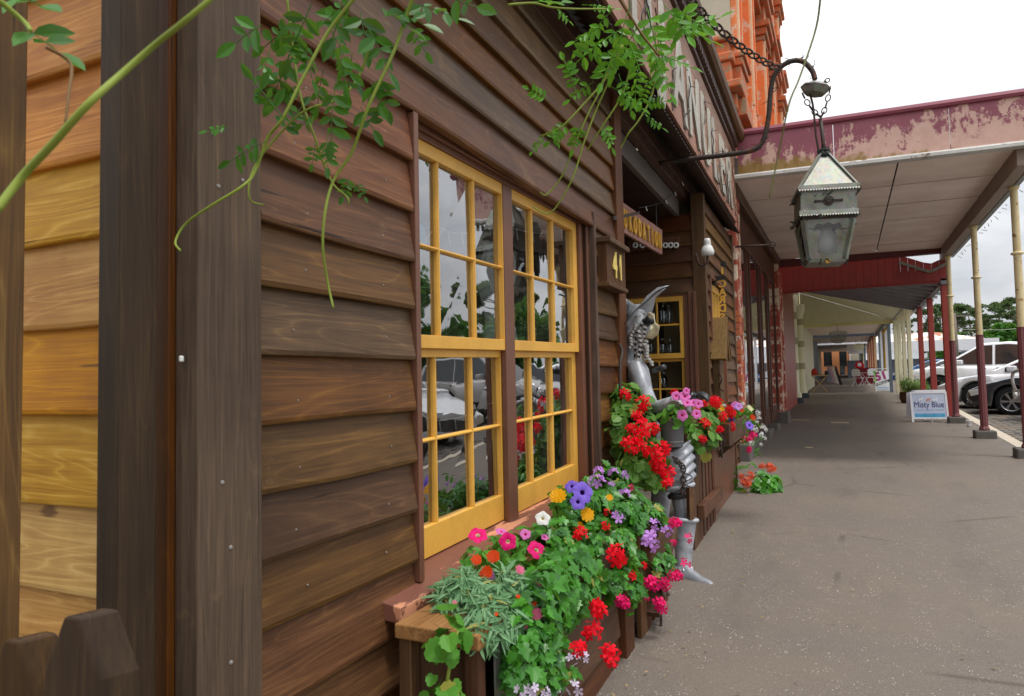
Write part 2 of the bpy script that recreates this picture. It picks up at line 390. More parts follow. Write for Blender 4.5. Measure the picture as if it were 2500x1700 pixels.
m_plaster = plain('grey_beige_render', H('c9bea9', 1.05), .85, 0, .2, .25, 3)
m_orangep = paint('weathered_orange_limewash', H('e07a40', 1.1), .75, H('d8b8a0'), .44, .35, (.25, .10, .05, 1), .35, .8)
m_orangem = paint('mossy_orange_moulding', H('c4683e', 1.1), .8, H('9c866a'), .46, .5, (.10, .08, .03, 1), .45, 1.4)
t = NT('peeling_maroon_fascia'); v = t.obj(False)
f = t.noise(t.map(v, (1.4, 1, 1.0)), 2.6, 12, .80); st = t.noise(t.map(v, (6, 1, .5)), 1.5, 4, .6)
gz_ = t.n('ShaderNodeSeparateXYZ'); t.set(gz_.inputs[0], v)
lo = t.math('MULTIPLY', t.math('SUBTRACT', .35, gz_.outputs[2]), .32)
e = t.math('ADD', t.math('ADD', f, lo), t.math('MULTIPLY', st, .22))
xr = t.math('MULTIPLY', t.math('ADD', gz_.outputs[0], -1.2), .035); e = t.math('ADD', e, xr)
k = t.ramp(e, (.615, 0), (.64, 1))
c = t.mix(k, t.mix(t.noise(v, 4, 4, .6), H('93505c', 1.15), H('7f3f4e', 1.1)), t.mix(t.noise(v, 9, 5, .6), H('dcb7a8', 1.05), H('b98d7c', 1.05)))
ms = t.ramp(t.math('ADD', t.math('MULTIPLY', gz_.outputs[2], -3.0), t.math('ADD', t.math('MULTIPLY', gz_.outputs[0], -.35), t.math('MULTIPLY', t.noise(v, 6, 6, .7), 1.2))), (.40, 0), (.62, 1))
c = t.mix(t.math('MULTIPLY', ms, .85), c, H('8a6d12', 1.0))
m_fascia = t.done(c, .55, 0, t.bump(t.math('MULTIPLY', k, -1), .3, .003))
m_mar = paint('maroon_paint', H('85404f', 1.15), .4, None, 0, .2)
t = NT('ceiling_sheet'); v = t.obj(); n1 = t.noise(v, 1.5, 5, .6)
m_ceil = t.done(t.mix(t.ramp(n1, (.35, 0), (.8, 1)), H('ead8cc', 1.1), H('cdb5a6', 1.1)), .75)
m_redb = paint('barn_red_paint', H('842a26', 1.3), .5, None, 0, .25)
m_redp = paint('red_post_paint', H('98382f', 1.2), .42, H('5a2a22'), .22, .2)
m_marbeam = paint('dark_maroon_beam', H('5a2022', 1.1), .5, None, 0, .3)
m_pipec = paint('cream_rusty_pipe_paint', H('d2c093', 1.1), .5, H('8d5022'), .40, .35, (.25, .13, .04, 1), .3, 1.2)
m_pipem = paint('maroon_fluted_paint', H('6d3a3c', 1.25), .45, H('4a2622'), .3, .25)
m_stone = plain('bluestone', H('6d6862', 1.1), .8, 0, .3, .4, 9)
m_zincroof = plain('grey_iron_underside', H('8a8d92', 1.0), .5, .1, .4, .2, 2)
m_rustroof = None
t = NT('rusty_iron_roof'); v = t.obj(); k = t.ramp(t.noise(t.map(v, (1.2, .25, 1)), 1.3, 5, .65), (.5, 0), (.6, 1))
m_rustroof = t.done(t.mix(k, H('d8d2c8', 1.1), H('a5603a', 1.1)), .6, .1)
m_peelred = paint('peeling_red_render', H('a04632', 1.1), .75, H('d9c3ae', 1.05), .47, .35, (.2, .06, .04, 1), .5, .7)
m_brick = paint('old_orange_brick', H('b8653f', 1.1), .85, None, 0, .4)
m_mortar = plain('old_mortar', H('b8ab9c', 1.05), .9, 0, .2, .3, 12)
m_timberd = wood('brown_shopfront_timber', H('33211a', 1.2), H('54392d', 1.25), H('6d4b3a', 1.2), 2, .5, 1, .2, .2)
m_rub = plain('rubber', (.018, .018, .019, 1), .8, 0, .3)
m_chrome = plain('chrome', (.75, .76, .78, 1), .12, 1.0)
m_alloy = plain('alloy', (.45, .46, .48, 1), .3, .8)
m_carw = plain('white_car_paint', (.87, .88, .89, 1), .25, 0, .5, .03, 1, coat=.6)
m_carb = plain('black_car_paint', (.025, .027, .032, 1), .2, 0, .5, .03, 1, coat=.7)
m_cars = plain('silver_car_paint', (.42, .40, .38, 1), .3, .4, .5, .03, 1, coat=.6)
m_carbl = plain('blue_car_paint', (.05, .16, .36, 1), .25, 0, .5, .03, 1, coat=.6)
m_plast = plain('black_plastic', (.03, .03, .032, 1), .6)
m_lens = plain('headlight_glass', (.75, .75, .72, 1), .1, .3)
m_amber = plain('amber_lens', (.9, .3, .03, 1), .2)
t = NT('car_window_glass'); v = t.obj()
m_carg = t.done((.02, .026, .028, 1), .04, 0, None, .8)
m_gold = paint('gold_letter_paint', H('d9a53c', 1.1), .5, None, 0, .25)
m_straw = paint('pale_yellow_numeral', H('d8c069', 1.1), .6, None, 0, .2)
m_signw = wood('bleached_sign_board', H('6b4c3e', 1.3), H('977c70', 1.3), H('b79c8c', 1.2), 1, .65, 1, .3, .2)
m_lett = wood('silvered_cut_letter', H('8a867e', 1.2), H('aaa79e', 1.2), H('c3c0b8', 1.1), 2, .7, 1, .2, .2)

# ------------------------------------------------------------------ ground
def gz(Y): return SL*max(-30.0, min(Y, 130.0))
def xk(Y): return 1.97 + .030*(Y-9.0)                      # kerb line
ys = [-300, -30, -10] + list(range(-6, 132, 6)) + [160, 400, 1500]
b = MB(); xs = (-900, -40, -3, 3, 12, 60, 900)
for i in range(len(ys)-1):
    for j in range(len(xs)-1):
        b.face([(xs[j], ys[i], gz(ys[i])-.17), (xs[j+1], ys[i], gz(ys[i])-.17), (xs[j+1], ys[i+1], gz(ys[i+1])-.17), (xs[j], ys[i+1], gz(ys[i+1])-.17)])
t = NT('dry_grass_ground'); v = t.obj(False)
struct(b.build('ground', t.done(t.ramp(t.noise(v, .6, 8, .7), (.3, H('4c5a26')), (.7, H('7d7a48'))), .9)))
t = NT('road_asphalt'); v = t.obj(False); n1 = t.noise(v, 140, 3, .7); n2 = t.noise(v, .5, 5, .6)
c = t.mix(t.ramp(n1, (.35, 0), (.7, 1)), H('4c4947', 1.0), H('7d7873', 1.0)); c = t.mix(t.math('MULTIPLY', n2, .4), c, H('393634'))
m_road = t.done(c, .85, 0, t.bump(n1, .5, .004))
b = MB(); rys = [-30]+list(range(-6, 132, 6))
for i in range(len(rys)-1):
    y0, y1 = rys[i], rys[i+1]
    b.face([(xk(y0)+.2, y0, gz(y0)-.142), (xk(y0)+16, y0, gz(y0)-.142), (xk(y1)+16, y1, gz(y1)-.142), (xk(y1)+.2, y1, gz(y1)-.142)])
struct(b.build('road', m_road))
# footpath: worn asphalt with pale aggregate, stains and a few patches
t = NT('footpath_asphalt'); v = t.obj(False)
n1 = t.noise(v, 210, 3, .8); n1b = t.noise(v, 46, 4, .75); n2 = t.noise(v, .7, 7, .66, .4); n3 = t.noise(t.map(v, (1, .3, 1)), 2.3, 7, .68)
c = t.mix(t.ramp(n1, (.32, 0), (.68, 1)), H('484039', 1.0), H('8c8277', 1.02))
c = t.mix(t.math('MULTIPLY', t.ramp(n1b, (.36, 0), (.66, 1)), .5), c, H('6a605a', 1.0))
c = t.mix(t.math('MULTIPLY', t.ramp(n2, (.42, 0), (.62, 1)), .25), c, H('8a7a68', 1.0))
c = t.mix(t.math('MULTIPLY', t.ramp(n3, (.54, 0), (.70, 1)), .30), c, H('45403d', 1.0))
ch = t.voro(v, 70); cs = t.math('MULTIPLY', t.ramp(ch, (.15, 1), (.2, 0)), t.ramp(t.noise(v, 11, 3, .6), (.50, 0), (.60, 1))); c = t.mix(t.math('MULTIPLY', cs, .85), c, H('d6cec4', 1.0))
ch2 = t.ramp(t.voro(v, 23), (.09, 1), (.12, 0)); c = t.mix(t.math('MULTIPLY', ch2, t.ramp(t.noise(v, 3, 3, .6), (.5, 0), (.6, .8))), c, H('c9c0b4', 1.0))
dk = t.ramp(t.math('ADD', t.voro(v, 4.1), t.math('MULTIPLY', t.noise(v, 16, 4, .7), .3)), (.15, 1), (.21, 0)); c = t.mix(t.math('MULTIPLY', dk, .35), c, H('2f2a27'))
ck = t.n('ShaderNodeTexVoronoi', feature='DISTANCE_TO_EDGE'); t.set(ck.inputs['Vector'], t.mix(.12, v, t.n('ShaderNodeTexNoise').outputs[1], 'ADD')); ck.inputs['Scale'].default_value = .55
cr_ = t.math('MULTIPLY', t.ramp(ck.outputs[0], (.004, 1), (.012, 0)), t.ramp(t.noise(v, .9, 3, .6), (.53, 0), (.6, 1))); c = t.mix(t.math('MULTIPLY', cr_, .4), c, H('2a2624'))
hh = t.math('ADD', t.math('ADD', n1, t.math('MULTIPLY', n1b, .6)), t.math('MULTIPLY', cs, .5))
m_path = t.done(c, t.math('MULTIPLY_ADD', n2, .3, .6), 0, t.bump(hh, .6, .005, t.bump(n2, .25, .05)), .35)
b = MB(); pys = [-30, -6]+[q*.75 for q in range(-4, 40)]+list(range(30, 132, 6)); cols = 10
P = []
for y in pys:
    row = []
    for j in range(cols+1):
        x = -4.5 + (xk(y)+4.5)*j/cols
        z = gz(y) + (0.010*mnoise.noise(V((x*.8, y*.6, 3))) if 1 < y < 28 and -1 < x else 0)
        row.append((x, y, z))
    P.append(row)
base = len(b.v)
for r_ in P: b.v += r_
for i in range(len(P)-1):
    for j in range(cols):
        q = i*(cols+1)+j; b.f.append((q, q+1, q+cols+2, q+cols+1)); b.m.append(0)
fp = struct(b.build('footpath', m_path, smooth=True))
# kerb: concrete, with a real step to the road
t = NT('kerb_concrete'); v = t.obj(False); n1 = t.noise(v, 6, 6, .65)
m_kerb = t.done(t.mix(n1, H('d9cdb8', 1.0), H('a39684', 1.0)), .8, 0, t.bump(t.noise(v, 60, 3, .6), .3, .003))
b = MB(); kys = [-10+q*2.0 for q in range(0, 56)]
for i in range(len(kys)-1):
    y0, y1 = kys[i]+.006, kys[i+1]-.006
    a0, a1 = xk(y0), xk(y1)
    pts = [(0, .008), (.17, .004), (.2, -.02), (.22, -.145), (0, -.145)]
    b.prism(pts, lambda a, c, tt: V((a + (a0 if tt == y0 else a1), tt, c + gz(tt))), y0, y1)
kerb = struct(b.build('kerb', m_kerb))
# bluestone pitchers along the gutter
b = MB(); b.face([(xk(8)+.2, 8, gz(8)-.137), (xk(8)+3.4, 8, gz(8)-.137), (xk(27)+3.4, 27, gz(27)-.137), (xk(27)+.2, 27, gz(27)-.137)])
shoulder = struct(b.build('pitched_shoulder', plain('gutter_dirt', H('4b443c'), .95, 0, .1, .4, 7)))
cobm = [plain('bluestone_pitcher_'+n, H(c_, 1.05), .75, 0, .35, .45, 14) for n, c_ in (('grey', '7a746c'), ('brown', '857868'), ('dark', '625c56'))]
cobs = []
for k in range(6):
    b = MB(); sx, sy = .29/2, .165/2; jx = [random.uniform(-.014, .014) for _ in range(8)]
    top = [(-sx+.02+jx[0], -sy+.015+jx[1], .022), (sx-.02+jx[2], -sy+.015+jx[3], .020), (sx-.02+jx[4], sy-.015+jx[5], .024), (-sx+.02+jx[6], sy-.015+jx[7], .021)]
    bot = [(-sx, -sy, -.02), (sx, -sy, -.02), (sx, sy, -.02), (-sx, sy, -.02)]
    c5 = (0, 0, .032)
    for i in range(4):
        b.face([bot[i], bot[(i+1) % 4], top[(i+1) % 4], top[i]]); b.face([top[i], top[(i+1) % 4], c5])
    cobs.append(b.mesh('cobble', cobm[k % 3], True))
cand = []
yy = 8.2
row = 0
while yy < 26:
    for q in range(10):
        x = xk(yy)+.37+q*.31+(.155 if row % 2 else 0)+random.uniform(-.012, .012); y = yy+random.uniform(-.012, .012)
        d = V((x, y, gz(y)-.12))-CO; z = d.dot(FW); px = 1250+FPX*d.dot(RT)/z
        cand.append((px < 2530, z, x, y))
    yy += .182; row += 1
cand.sort(key=lambda q: (not q[0], q[1]))
near, far = cand[:290], cand[290:]
for _, _, x, y in near:
    put(random.choice(cobs), 'cobble', shoulder, (x, y, gz(y)-.135), (random.uniform(-.03, .03), random.uniform(-.03, .03), random.uniform(-.05, .05)+math.pi*random.randint(0, 1)))
b = MB()
for _, _, x, y in far:
    z = gz(y)-.14; s = (.135, .075); b.box(x-s[0], x+s[0], y-s[1], y+s[1], z, z+.03)
stuff(b.build('cobbles_beyond', cobm[0], shoulder))
# ------------------------------------------------------------------ the brown weatherboard shop
shop = empty('timber_shop', FO, TH)
tag(shop, 'brown weatherboard shop with mustard yellow sash windows and number 41', 'shop')
def bdjit(): return random.uniform(-.0025, .0025)
def board(parent, a0, a1, zb, zt, off, mat, frame='u', thick=.034, worn=True):
    """one lapped board; frame u: runs along the street at n=off facing the street; frame n: runs across at u=off facing the viewer"""
    b = MB(); L = a1-a0; k = max(2, int(L/.3)); sag = random.uniform(-.003, .003)
    ring = []
    for i in range(k+1):
        a = a0+L*i/k; j = bdjit() + sag*math.sin(math.pi*i/k); q = random.uniform(-.0015, .0015)
        pr = [(0.0, zt-.002), (.006+q*.5, zt-.002), (thick-.001+q, zb+.012+j), (thick-.003+q, zb+.003+j), (thick-.006+q, zb+j), (0.0, zb+j)]
        ring.append([((off+d, a, z) if frame == 'u' else (a, off-d, z)) for d, z in pr])
    m_ = len(ring[0])
    for r_ in ring: b.v += r_
    fl = frame == 'n'
    for i in range(k):
        for j in range(m_):
            f = (i*m_+j, (i+1)*m_+j, (i+1)*m_+(j+1) % m_, i*m_+(j+1) % m_)
            b.f.append(tuple(reversed(f)) if not fl else f); b.m.append(1 if j == 3 else 0)
    b.f.append(tuple(range(m_))); b.f.append(tuple(reversed(range(k*m_, (k+1)*m_)))); b.m += [0, 0]
    return b.build('board', [mat, m_lip if mat is not m_pine else m_pine], parent)
m_lip = wood('worn_board_edge', H('4a3522', 1.1), H('7d6242', 1.15), H('c4a878', 1.15), 1, .7, .6, .2, .3)
ZB = [.02, .17, .33, .475, .66, .812, .965, 1.125, 1.285, 1.444, 1.595, 1.757, 1.922, 2.085, 2.245, 2.40, 2.555, 2.71, 2.865, 3.02]
WU0, WU1 = 1.795, 3.71                                     # the big window with its linings
for i in range(len(ZB)-1):
    zb, zt = ZB[i]-.012, ZB[i+1]
    if zt <= .60 or zb > 2.06:
        if random.random() < .0: pass
        board(shop, 1.147, 4.122, zb, zt, 0, m_board)
    else:
        board(shop, 1.147, WU0, zb, zt, 0, m_board)
        board(shop, WU1, 4.122, zb + .004, zt, 0, m_board)
# wall carcass behind the boards
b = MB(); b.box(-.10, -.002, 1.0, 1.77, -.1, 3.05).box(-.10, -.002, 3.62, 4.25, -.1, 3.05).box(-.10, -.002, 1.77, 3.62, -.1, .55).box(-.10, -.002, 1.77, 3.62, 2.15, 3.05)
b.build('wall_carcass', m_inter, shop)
MB().box(-.03, .036, .97, 1.145, -.05, 3.06).build('corner_board', m_corner, shop, bevel=.004)
b = MB()
for z in (2.3, 1.66, 1.63, 1.0, .62, .86): b.lathe([(.0001, .003), (.004, .002), (.005, 0)], (.036, 1.00+random.random()*.11, z), 8, Matrix.Rotation(R(90), 3, 'Y'))
for i in range(3, len(ZB)-2):
    for u in (1.28, 1.66, 2.4, 3.1, 3.85):
        if WU0 < u < WU1 and .5 < ZB[i] < 2.06: continue
        b.lathe([(.0001, .002), (.0022, .0015), (.003, 0)], (.0255, u+random.uniform(-.03, .03), ZB[i]+.045+random.uniform(-.01, .01)), 6, Matrix.Rotation(R(90), 3, 'Y'))
stuff(b.build('nail_heads', plain('dull_nail', (.32, .30, .28, 1), .5, .3), shop))
MB().box(-.05, .045, 4.125, 4.285, -.05, 3.03).build('corner_post', m_trim, shop, bevel=.004)
# ---- big double window
SH = .022
def shear(b):
    b.v = [(x, y, z + SH*(y-1.9)) for x, y, z in b.v]; return b
b = MB()
b.box(-.10, .034, 1.80, 1.826, .585, 2.075)                       # thin edge board at the left
b.box(-.058, -.034, 2.606, 2.70, .585, 2.04)                      # mullion cover
b.box(-.10, -.035, 2.63, 2.672, .585, 2.04)
b.box(-.10, -.02, 3.575, 3.64, .585, 2.06); b.box(-.08, .0, 3.64, 3.672, .585, 2.07)
b.box(-.10, -.015, 1.826, 3.64, 2.062, 2.10); b.box(-.10, .012, 1.826, 3.672, 2.10, 2.155)
b.box(-.06, -.03, 1.826, 3.575, 2.04, 2.062)
win = shear(b).build('window', m_brn, shop, bevel=.003); win['label'] = 'double window with brown frame and mustard yellow sashes'
shear(MB().box(-.09, .034, 3.674, 3.712, .50, 2.12)).build('outer_architrave', m_corner, win, bevel=.003)
b = MB(); b.prism([(-.10, .600), (.085, .572), (.085, .53), (.07, .525), (-.10, .54)], lambda a, c, u: (a, u, c), 1.62, 3.76)
shear(b).build('window_sill', m_sill, win, bevel=.004)
def sash(stl, z0, z1, rails, zm, n0, u_m, name='sash'):
    """stl: outer/inner stile edges (a,b,c,d); u_m: glazing bars; one mesh, plus panes"""
    a, b_, c, d = stl; B = MB(); n1 = n0+.036
    B.box(n0, n1, a, b_, z0, z1); B.box(n0, n1, c, d, z0, z1)
    B.box(n0, n1-.001, b_, c, z0, z0+rails[0]); B.box(n0, n1-.001, b_, c, z1-rails[1], z1)
    for u in u_m: B.prism([(n0+.006, u-.007), (n1-.012, u-.007), (n1-.003, u-.003), (n1-.003, u+.003), (n1-.012, u+.007), (n0+.006, u+.007)], lambda p, q, z: (p, q, z), z0+rails[0], z1-rails[1])
    for z in zm: B.prism([(n0+.005, z-.007), (n1-.013, z-.007), (n1-.004, z-.003), (n1-.004, z+.003), (n1-.013, z+.007), (n0+.005, z+.007)], lambda p, q, u: (p, u, q), b_, c)
    shear(B).build(name, m_yel, win, bevel=.002)
    us = [b_]+list(u_m)+[c]; zs = [z0+rails[0]]+list(zm)+[z1-rails[1]]
    for i in range(len(us)-1):
        for j in range(len(zs)-1):
            p = MB(); a_ = random.uniform(-.0016, .0016); c_ = random.uniform(-.0016, .0016)
            g = n0+.014
            p.v += [(g+a_, us[i], zs[j]), (g-a_, us[i+1], zs[j]), (g+c_, us[i+1], zs[j+1]), (g-c_, us[i], zs[j+1])]; p.f.append((0, 1, 2, 3)); p.m.append(0)
            shear(p).build('pane', m_glass, win)
sash((1.765, 1.81, 2.602, 2.648), 1.318, 2.04, (.046, .048), (1.674,), -.075, (2.075, 2.352))
sash((1.765, 1.81, 2.602, 2.648), .600, 1.318, (.105, .03), (.998,), -.098, (2.075, 2.352))
sash((2.655, 2.70, 3.515, 3.572), 1.318, 2.04, (.046, .048), (1.674,), -.075, (2.947, 3.222))
sash((2.655, 2.70, 3.515, 3.572), .600, 1.318, (.105, .03), (.998,), -.098, (2.947, 3.222))
# ---- the room behind
b = MB(); b.face([(-2.6, 1.0, 0), (-2.6, 4.2, 0), (-2.6, 4.2, 2.9), (-2.6, 1.0, 2.9)]).face([(-.11, 1.0, .02), (-.11, 4.2, .02), (-2.6, 4.2, .02), (-2.6, 1.0, .02)]).face([(-.11, 1.0, 2.9), (-2.6, 1.0, 2.9), (-2.6, 4.2, 2.9), (-.11, 4.2, 2.9)])
b.face([(-.11, 4.2, 0), (-.11, 4.2, 2.9), (-2.6, 4.2, 2.9), (-2.6, 4.2, 0)]).face([(-.11, 1.0, 0), (-2.6, 1.0, 0), (-2.6, 1.0, 2.9), (-.11, 1.0, 2.9)])
b.build('interior_wall', m_room, shop)
# ---- number box
nb = MB(); nb.box(.026, .085, 3.74, 4.12, 1.76, 1.99)
nbo = nb.build('number_box', m_trim, shop, bevel=.003); nbo['label'] = 'small brown box with yellow number 41'
MB().box(.02, .115, 3.72, 4.14, 1.99, 2.02).build('box_lid', m_trimy, nbo, bevel=.003)
MB().box(.02, .10, 3.725, 4.135, 1.735, 1.76).build('box_shelf', m_trimy, nbo, bevel=.003)
RT_F = Matrix(((0, 0, 1), (1, 0, 0), (0, 1, 0)))          # text x->u, y->z, z->n
for ch, u in (('4', 3.88), ('1', 4.00)):
    put(text_mesh(ch, .21, .004, 'numeral', m_straw, .006, sx=.72), 'numeral', nbo, (.092, u, 1.805), RT_F)
# ---- awning, sign parapet, cornice
SN = .22; U_END = 8.95
b = MB(); b.box(-.05, .02, 1.1, U_END+.1, 2.965, 3.03).box(.0, .05, 1.1, U_END+.1, 3.03, 3.12)
b.build('eave_beam', m_brnd, shop, bevel=.004)
b = MB(); k = int((U_END-.6)/.019)
for i in range(k+1):
    u = .6+(U_END-.6)*i/k; wv = .008*math.cos(2*math.pi*u/.076)
    dip = -.035*math.exp(-((u-3.7)/.5)**2)
    b.v += [(.03, u, 3.155+wv), (.285, u, 3.005+wv+dip)]
for i in range(k): b.f.append((2*i, 2*i+1, 2*i+3, 2*i+2)); b.m.append(0)
aw = b.build('awning_iron', m_iron, shop, smooth=True); aw['label'] = 'corrugated iron strip awning below the sign'
sm = aw.modifiers.new('solid', 'SOLIDIFY'); sm.thickness = .003
MB().box(.02, SN, 1.0, U_END+.12, 3.16, 4.06).build('sign_backing', m_brnd, shop)
for i in range(5):
    MB().box(SN+.001, SN+.022, 1.0, U_END+.10, 3.165+i*.178, 3.165+(i+1)*.178-.003).build('sign_board', m_signw, shop, bevel=.003)
lu = 3.75
for ch, wd in (('D', .6), ('J', .55), ('A', .62), ('N', .62), ('U', .62), ('L', .5), ('E', .5), ('R', .6)):
    me = text_mesh(ch, .84, .008, 'letter', m_lett, .02, sx=.95)
    put(me, 'letter', shop, (SN+.034, lu+wd/2, 3.25), RT_F @ Matrix.Rotation(R(random.uniform(-2.5, 2.5)), 3, 'Z')); lu += wd+.035
b = MB(); b.box(.02, SN+.05, .9, U_END+.12, 4.062, 4.11)
b.build('cornice_rail', m_brnd, shop, bevel=.004)
b = MB()
for i in range(74):
    u = 2.2+i*.092
    if u < U_END+.05: b.box(SN+.0, SN+.085, u, u+.05, 4.112, 4.205)
stuff(b.build('dentils', m_brnd, shop))
MB().box(.02, SN+.02, .9, U_END+.12, 4.11, 4.215).build('dentil_backing', m_lett, shop)
b = MB(); b.prism([(.0, 4.217), (SN+.12, 4.217), (SN+.15, 4.25), (SN+.16, 4.31), (SN+.135, 4.33), (.0, 4.36)], lambda a, c, u: (a, u, c), .85, U_END+.16)
b.build('cornice_gutter', m_trimy, shop, bevel=.004)
# ---- entry recess: beam, ceiling, far side wall, back wall
RU = 6.76; N2 = .15                                        # far side of the recess, and the second front stands a little proud
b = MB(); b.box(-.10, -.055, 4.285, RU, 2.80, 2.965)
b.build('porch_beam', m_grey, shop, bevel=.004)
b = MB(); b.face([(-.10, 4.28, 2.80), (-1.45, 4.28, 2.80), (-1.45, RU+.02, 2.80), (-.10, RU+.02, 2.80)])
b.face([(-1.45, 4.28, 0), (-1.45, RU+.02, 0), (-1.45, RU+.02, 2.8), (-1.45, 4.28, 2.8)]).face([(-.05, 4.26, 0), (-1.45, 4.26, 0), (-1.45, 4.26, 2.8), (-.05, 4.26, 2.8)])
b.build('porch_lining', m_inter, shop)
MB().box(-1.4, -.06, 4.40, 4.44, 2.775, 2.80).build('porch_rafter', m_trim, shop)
fw = [FR(1512, 708, RU), FR(1668, 717, RU), FR(1672, 1000, RU)]
# far side wall boards with the bottle window
wn0, wn1 = fw[0].x, fw[1].x; wz1 = fw[1].z-.02; wz0 = .72; wn0 = max(wn0, -1.25)
zl = wz1+.03
bz = [zl+.155*i for i in range(0, 6)]
for i in range(len(bz)-1):
    if bz[i] < 2.8: board(shop, -1.44, N2-.06, bz[i]-.01, min(bz[i+1], 2.81), RU, m_boardx, 'n')
k = 0
z = zl
while z > 0.02:
    zb = z-.155
    board(shop, wn1+.13, N2-.06, zb-.01, z, RU, m_boardx, 'n'); z = zb
MB().box(wn1+.13, N2, RU, RU+.05, -.02, 2.8).box(-1.45, N2, RU, RU+.05, zl, 2.8).build('side_wall_carcass', m_inter, shop)
MB().box(N2-.09, N2+.035, RU-.035, RU+.06, -.05, 3.0).build('porch_post', m_trim, shop, bevel=.004)
b = MB(); b.box(wn1, wn1+.05, RU-.02, RU+.09, wz0, wz1+.03).box(wn1+.05, wn1+.095, RU-.035, RU+.05, wz0-.02, wz1+.03).box(wn1+.097, wn1+.128, RU-.05, RU+.02, wz0-.05, wz1+.03)
b.box(-1.3, wn1, RU-.02, RU+.09, wz1, wz1+.03).box(-1.3, wn1+.1, RU-.06, RU+.09, wz0-.06, wz0)
w2 = b.build('side_window', m_brn, shop, bevel=.003); w2['label'] = 'yellow porch window with glass bottles behind it'
def sash2(z0, z1, zm, n_m, u0, r0, r1):
    B = MB(); st = .042; us = u0+.034
    B.box(wn0-.2, wn1, u0, us, z1-r1, z1).box(wn0-.2, wn1, u0, us, z0, z0+r0).box(wn1-st, wn1, u0-.001, us, z0, z1)
    for n in n_m: B.box(n-.008, n+.008, u0+.006, us, z0+r0, z1-r1)
    for z in zm: B.box(wn0-.2, wn1-st, u0+.007, us, z-.008, z+.008)
    B.build('sash', m_yel, w2, bevel=.002)
    ns = [wn0-.2]+sorted(n_m)+[wn1-st]; zs = [z0+r0]+zm+[z1-r1]
    for i in range(len(ns)-1):
        for j in range(len(zs)-1):
            MB().face([(ns[i], u0+.02, zs[j]), (ns[i+1], u0+.02, zs[j]), (ns[i+1], u0+.02, zs[j+1]), (ns[i], u0+.02, zs[j+1])]).build('pane', m_glassc, w2)
nm = [FR(1603, 740, RU).x, FR(1552, 740, RU).x]
zmid = FR(1640, 868, RU).z; zt1 = FR(1640, 793, RU).z; zl1 = FR(1650, 950, RU).z
sash2(zmid-.03, wz1, [zt1], nm, RU-.012, .05, .05)
sash2(wz0, zmid-.031, [zl1], nm, RU+.026, .09, .03)
b = MB(); b.box(-1.3, wn1+.1, RU+.5, RU+.52, .4, 2.5).box(-1.3, wn1+.1, RU+.1, RU+.5, .4, .42).box(-1.3, wn1+.1, RU+.1, RU+.5, 2.45, 2.47)
b.build('bottle_alcove', plain('pale_alcove', H('c9b48a'), .9), w2)
# ---- second front (beyond the porch)
U2 = RU+.06; UE = 8.95
sb = [3.0-.155*i for i in range(0, 21)]
for i in range(len(sb)-1):
    zt, zb = sb[i], sb[i+1]
    if zb < -.05: break
    if .72 < zb < 2.2:
        board(shop, U2, 7.02, zb-.01, zt, N2, m_board); board(shop, 8.02, UE, zb-.01, zt, N2, m_board)
    else: board(shop, U2, UE, zb-.01, zt, N2, m_board)
MB().box(N2-.1, N2-.002, U2, 7.05, -.05, 3.0).box(N2-.1, N2-.002, 8.0, UE, -.05, 3.0).box(N2-.1, N2-.002, 7.05, 8.0, 2.2, 3.0).box(N2-.1, N2-.002, 7.05, 8.0, -.05, .8).box(N2-.5, N2-.1, 7.0, 8.1, .8, .82).box(N2-.52, N2-.5, 7.0, 8.1, .8, 2.3).build('front_carcass', m_inter, shop)
MB().box(N2-.03, N2+.04, UE, UE+.07, -.05, 3.0).build('end_board', m_trim, shop, bevel=.004)
b = MB(); b.box(N2-.09, N2+.04, 7.02, 7.05, .74, 2.24).box(N2-.09, N2+.04, 7.99, 8.02, .74, 2.24).box(N2-.09, N2+.045, 7.02, 8.02, 2.205, 2.235).box(N2-.09, N2+.09, 6.98, 8.06, .72, .76)
w3 = b.build('front_window', m_brn, shop, bevel=.003)
b = MB(); b.box(N2-.05, N2-.015, 7.05, 7.11, .76, 2.2).box(N2-.05, N2-.015, 7.93, 7.99, .76, 2.2).box(N2-.05, N2-.016, 7.11, 7.93, 2.12, 2.2).box(N2-.05, N2-.016, 7.11, 7.93, .76, .85).box(N2-.045, N2-.018, 7.11, 7.93, 1.46, 1.5)
for u in (7.31, 7.52, 7.73): b.box(N2-.04, N2-.02, u-.009, u+.009, .85, 2.12)
b.build('sash', m_yel, w3, bevel=.002)
us = [7.11, 7.31, 7.52, 7.73, 7.93]
for i in range(4):
    for z0, z1 in ((.85, 1.46), (1.5, 2.12)): MB().face([(N2-.033, us[i], z0), (N2-.033, us[i+1], z0), (N2-.033, us[i+1], z1), (N2-.033, us[i], z1)]).build('pane', m_glassc, w3)
# ---- roof and end walls (seen only past the cornice, but they shade the porch and close the house)
b = MB(); b.face([(.0, .85, 4.35), (.0, U_END+.1, 4.35), (-6, U_END+.1, 4.3), (-6, .85, 4.3)]).face([(-.03, 1.01, 2.9), (-6, 1.01, 2.9), (-6, 1.01, 4.3), (.0, 1.01, 4.3)])
b.face([(0.0, U_END+.07, 0), (0.0, U_END+.07, 4.3), (-6, U_END+.07, 4.3), (-6, U_END+.07, 0)])
b.build('roof', m_iron, shop)
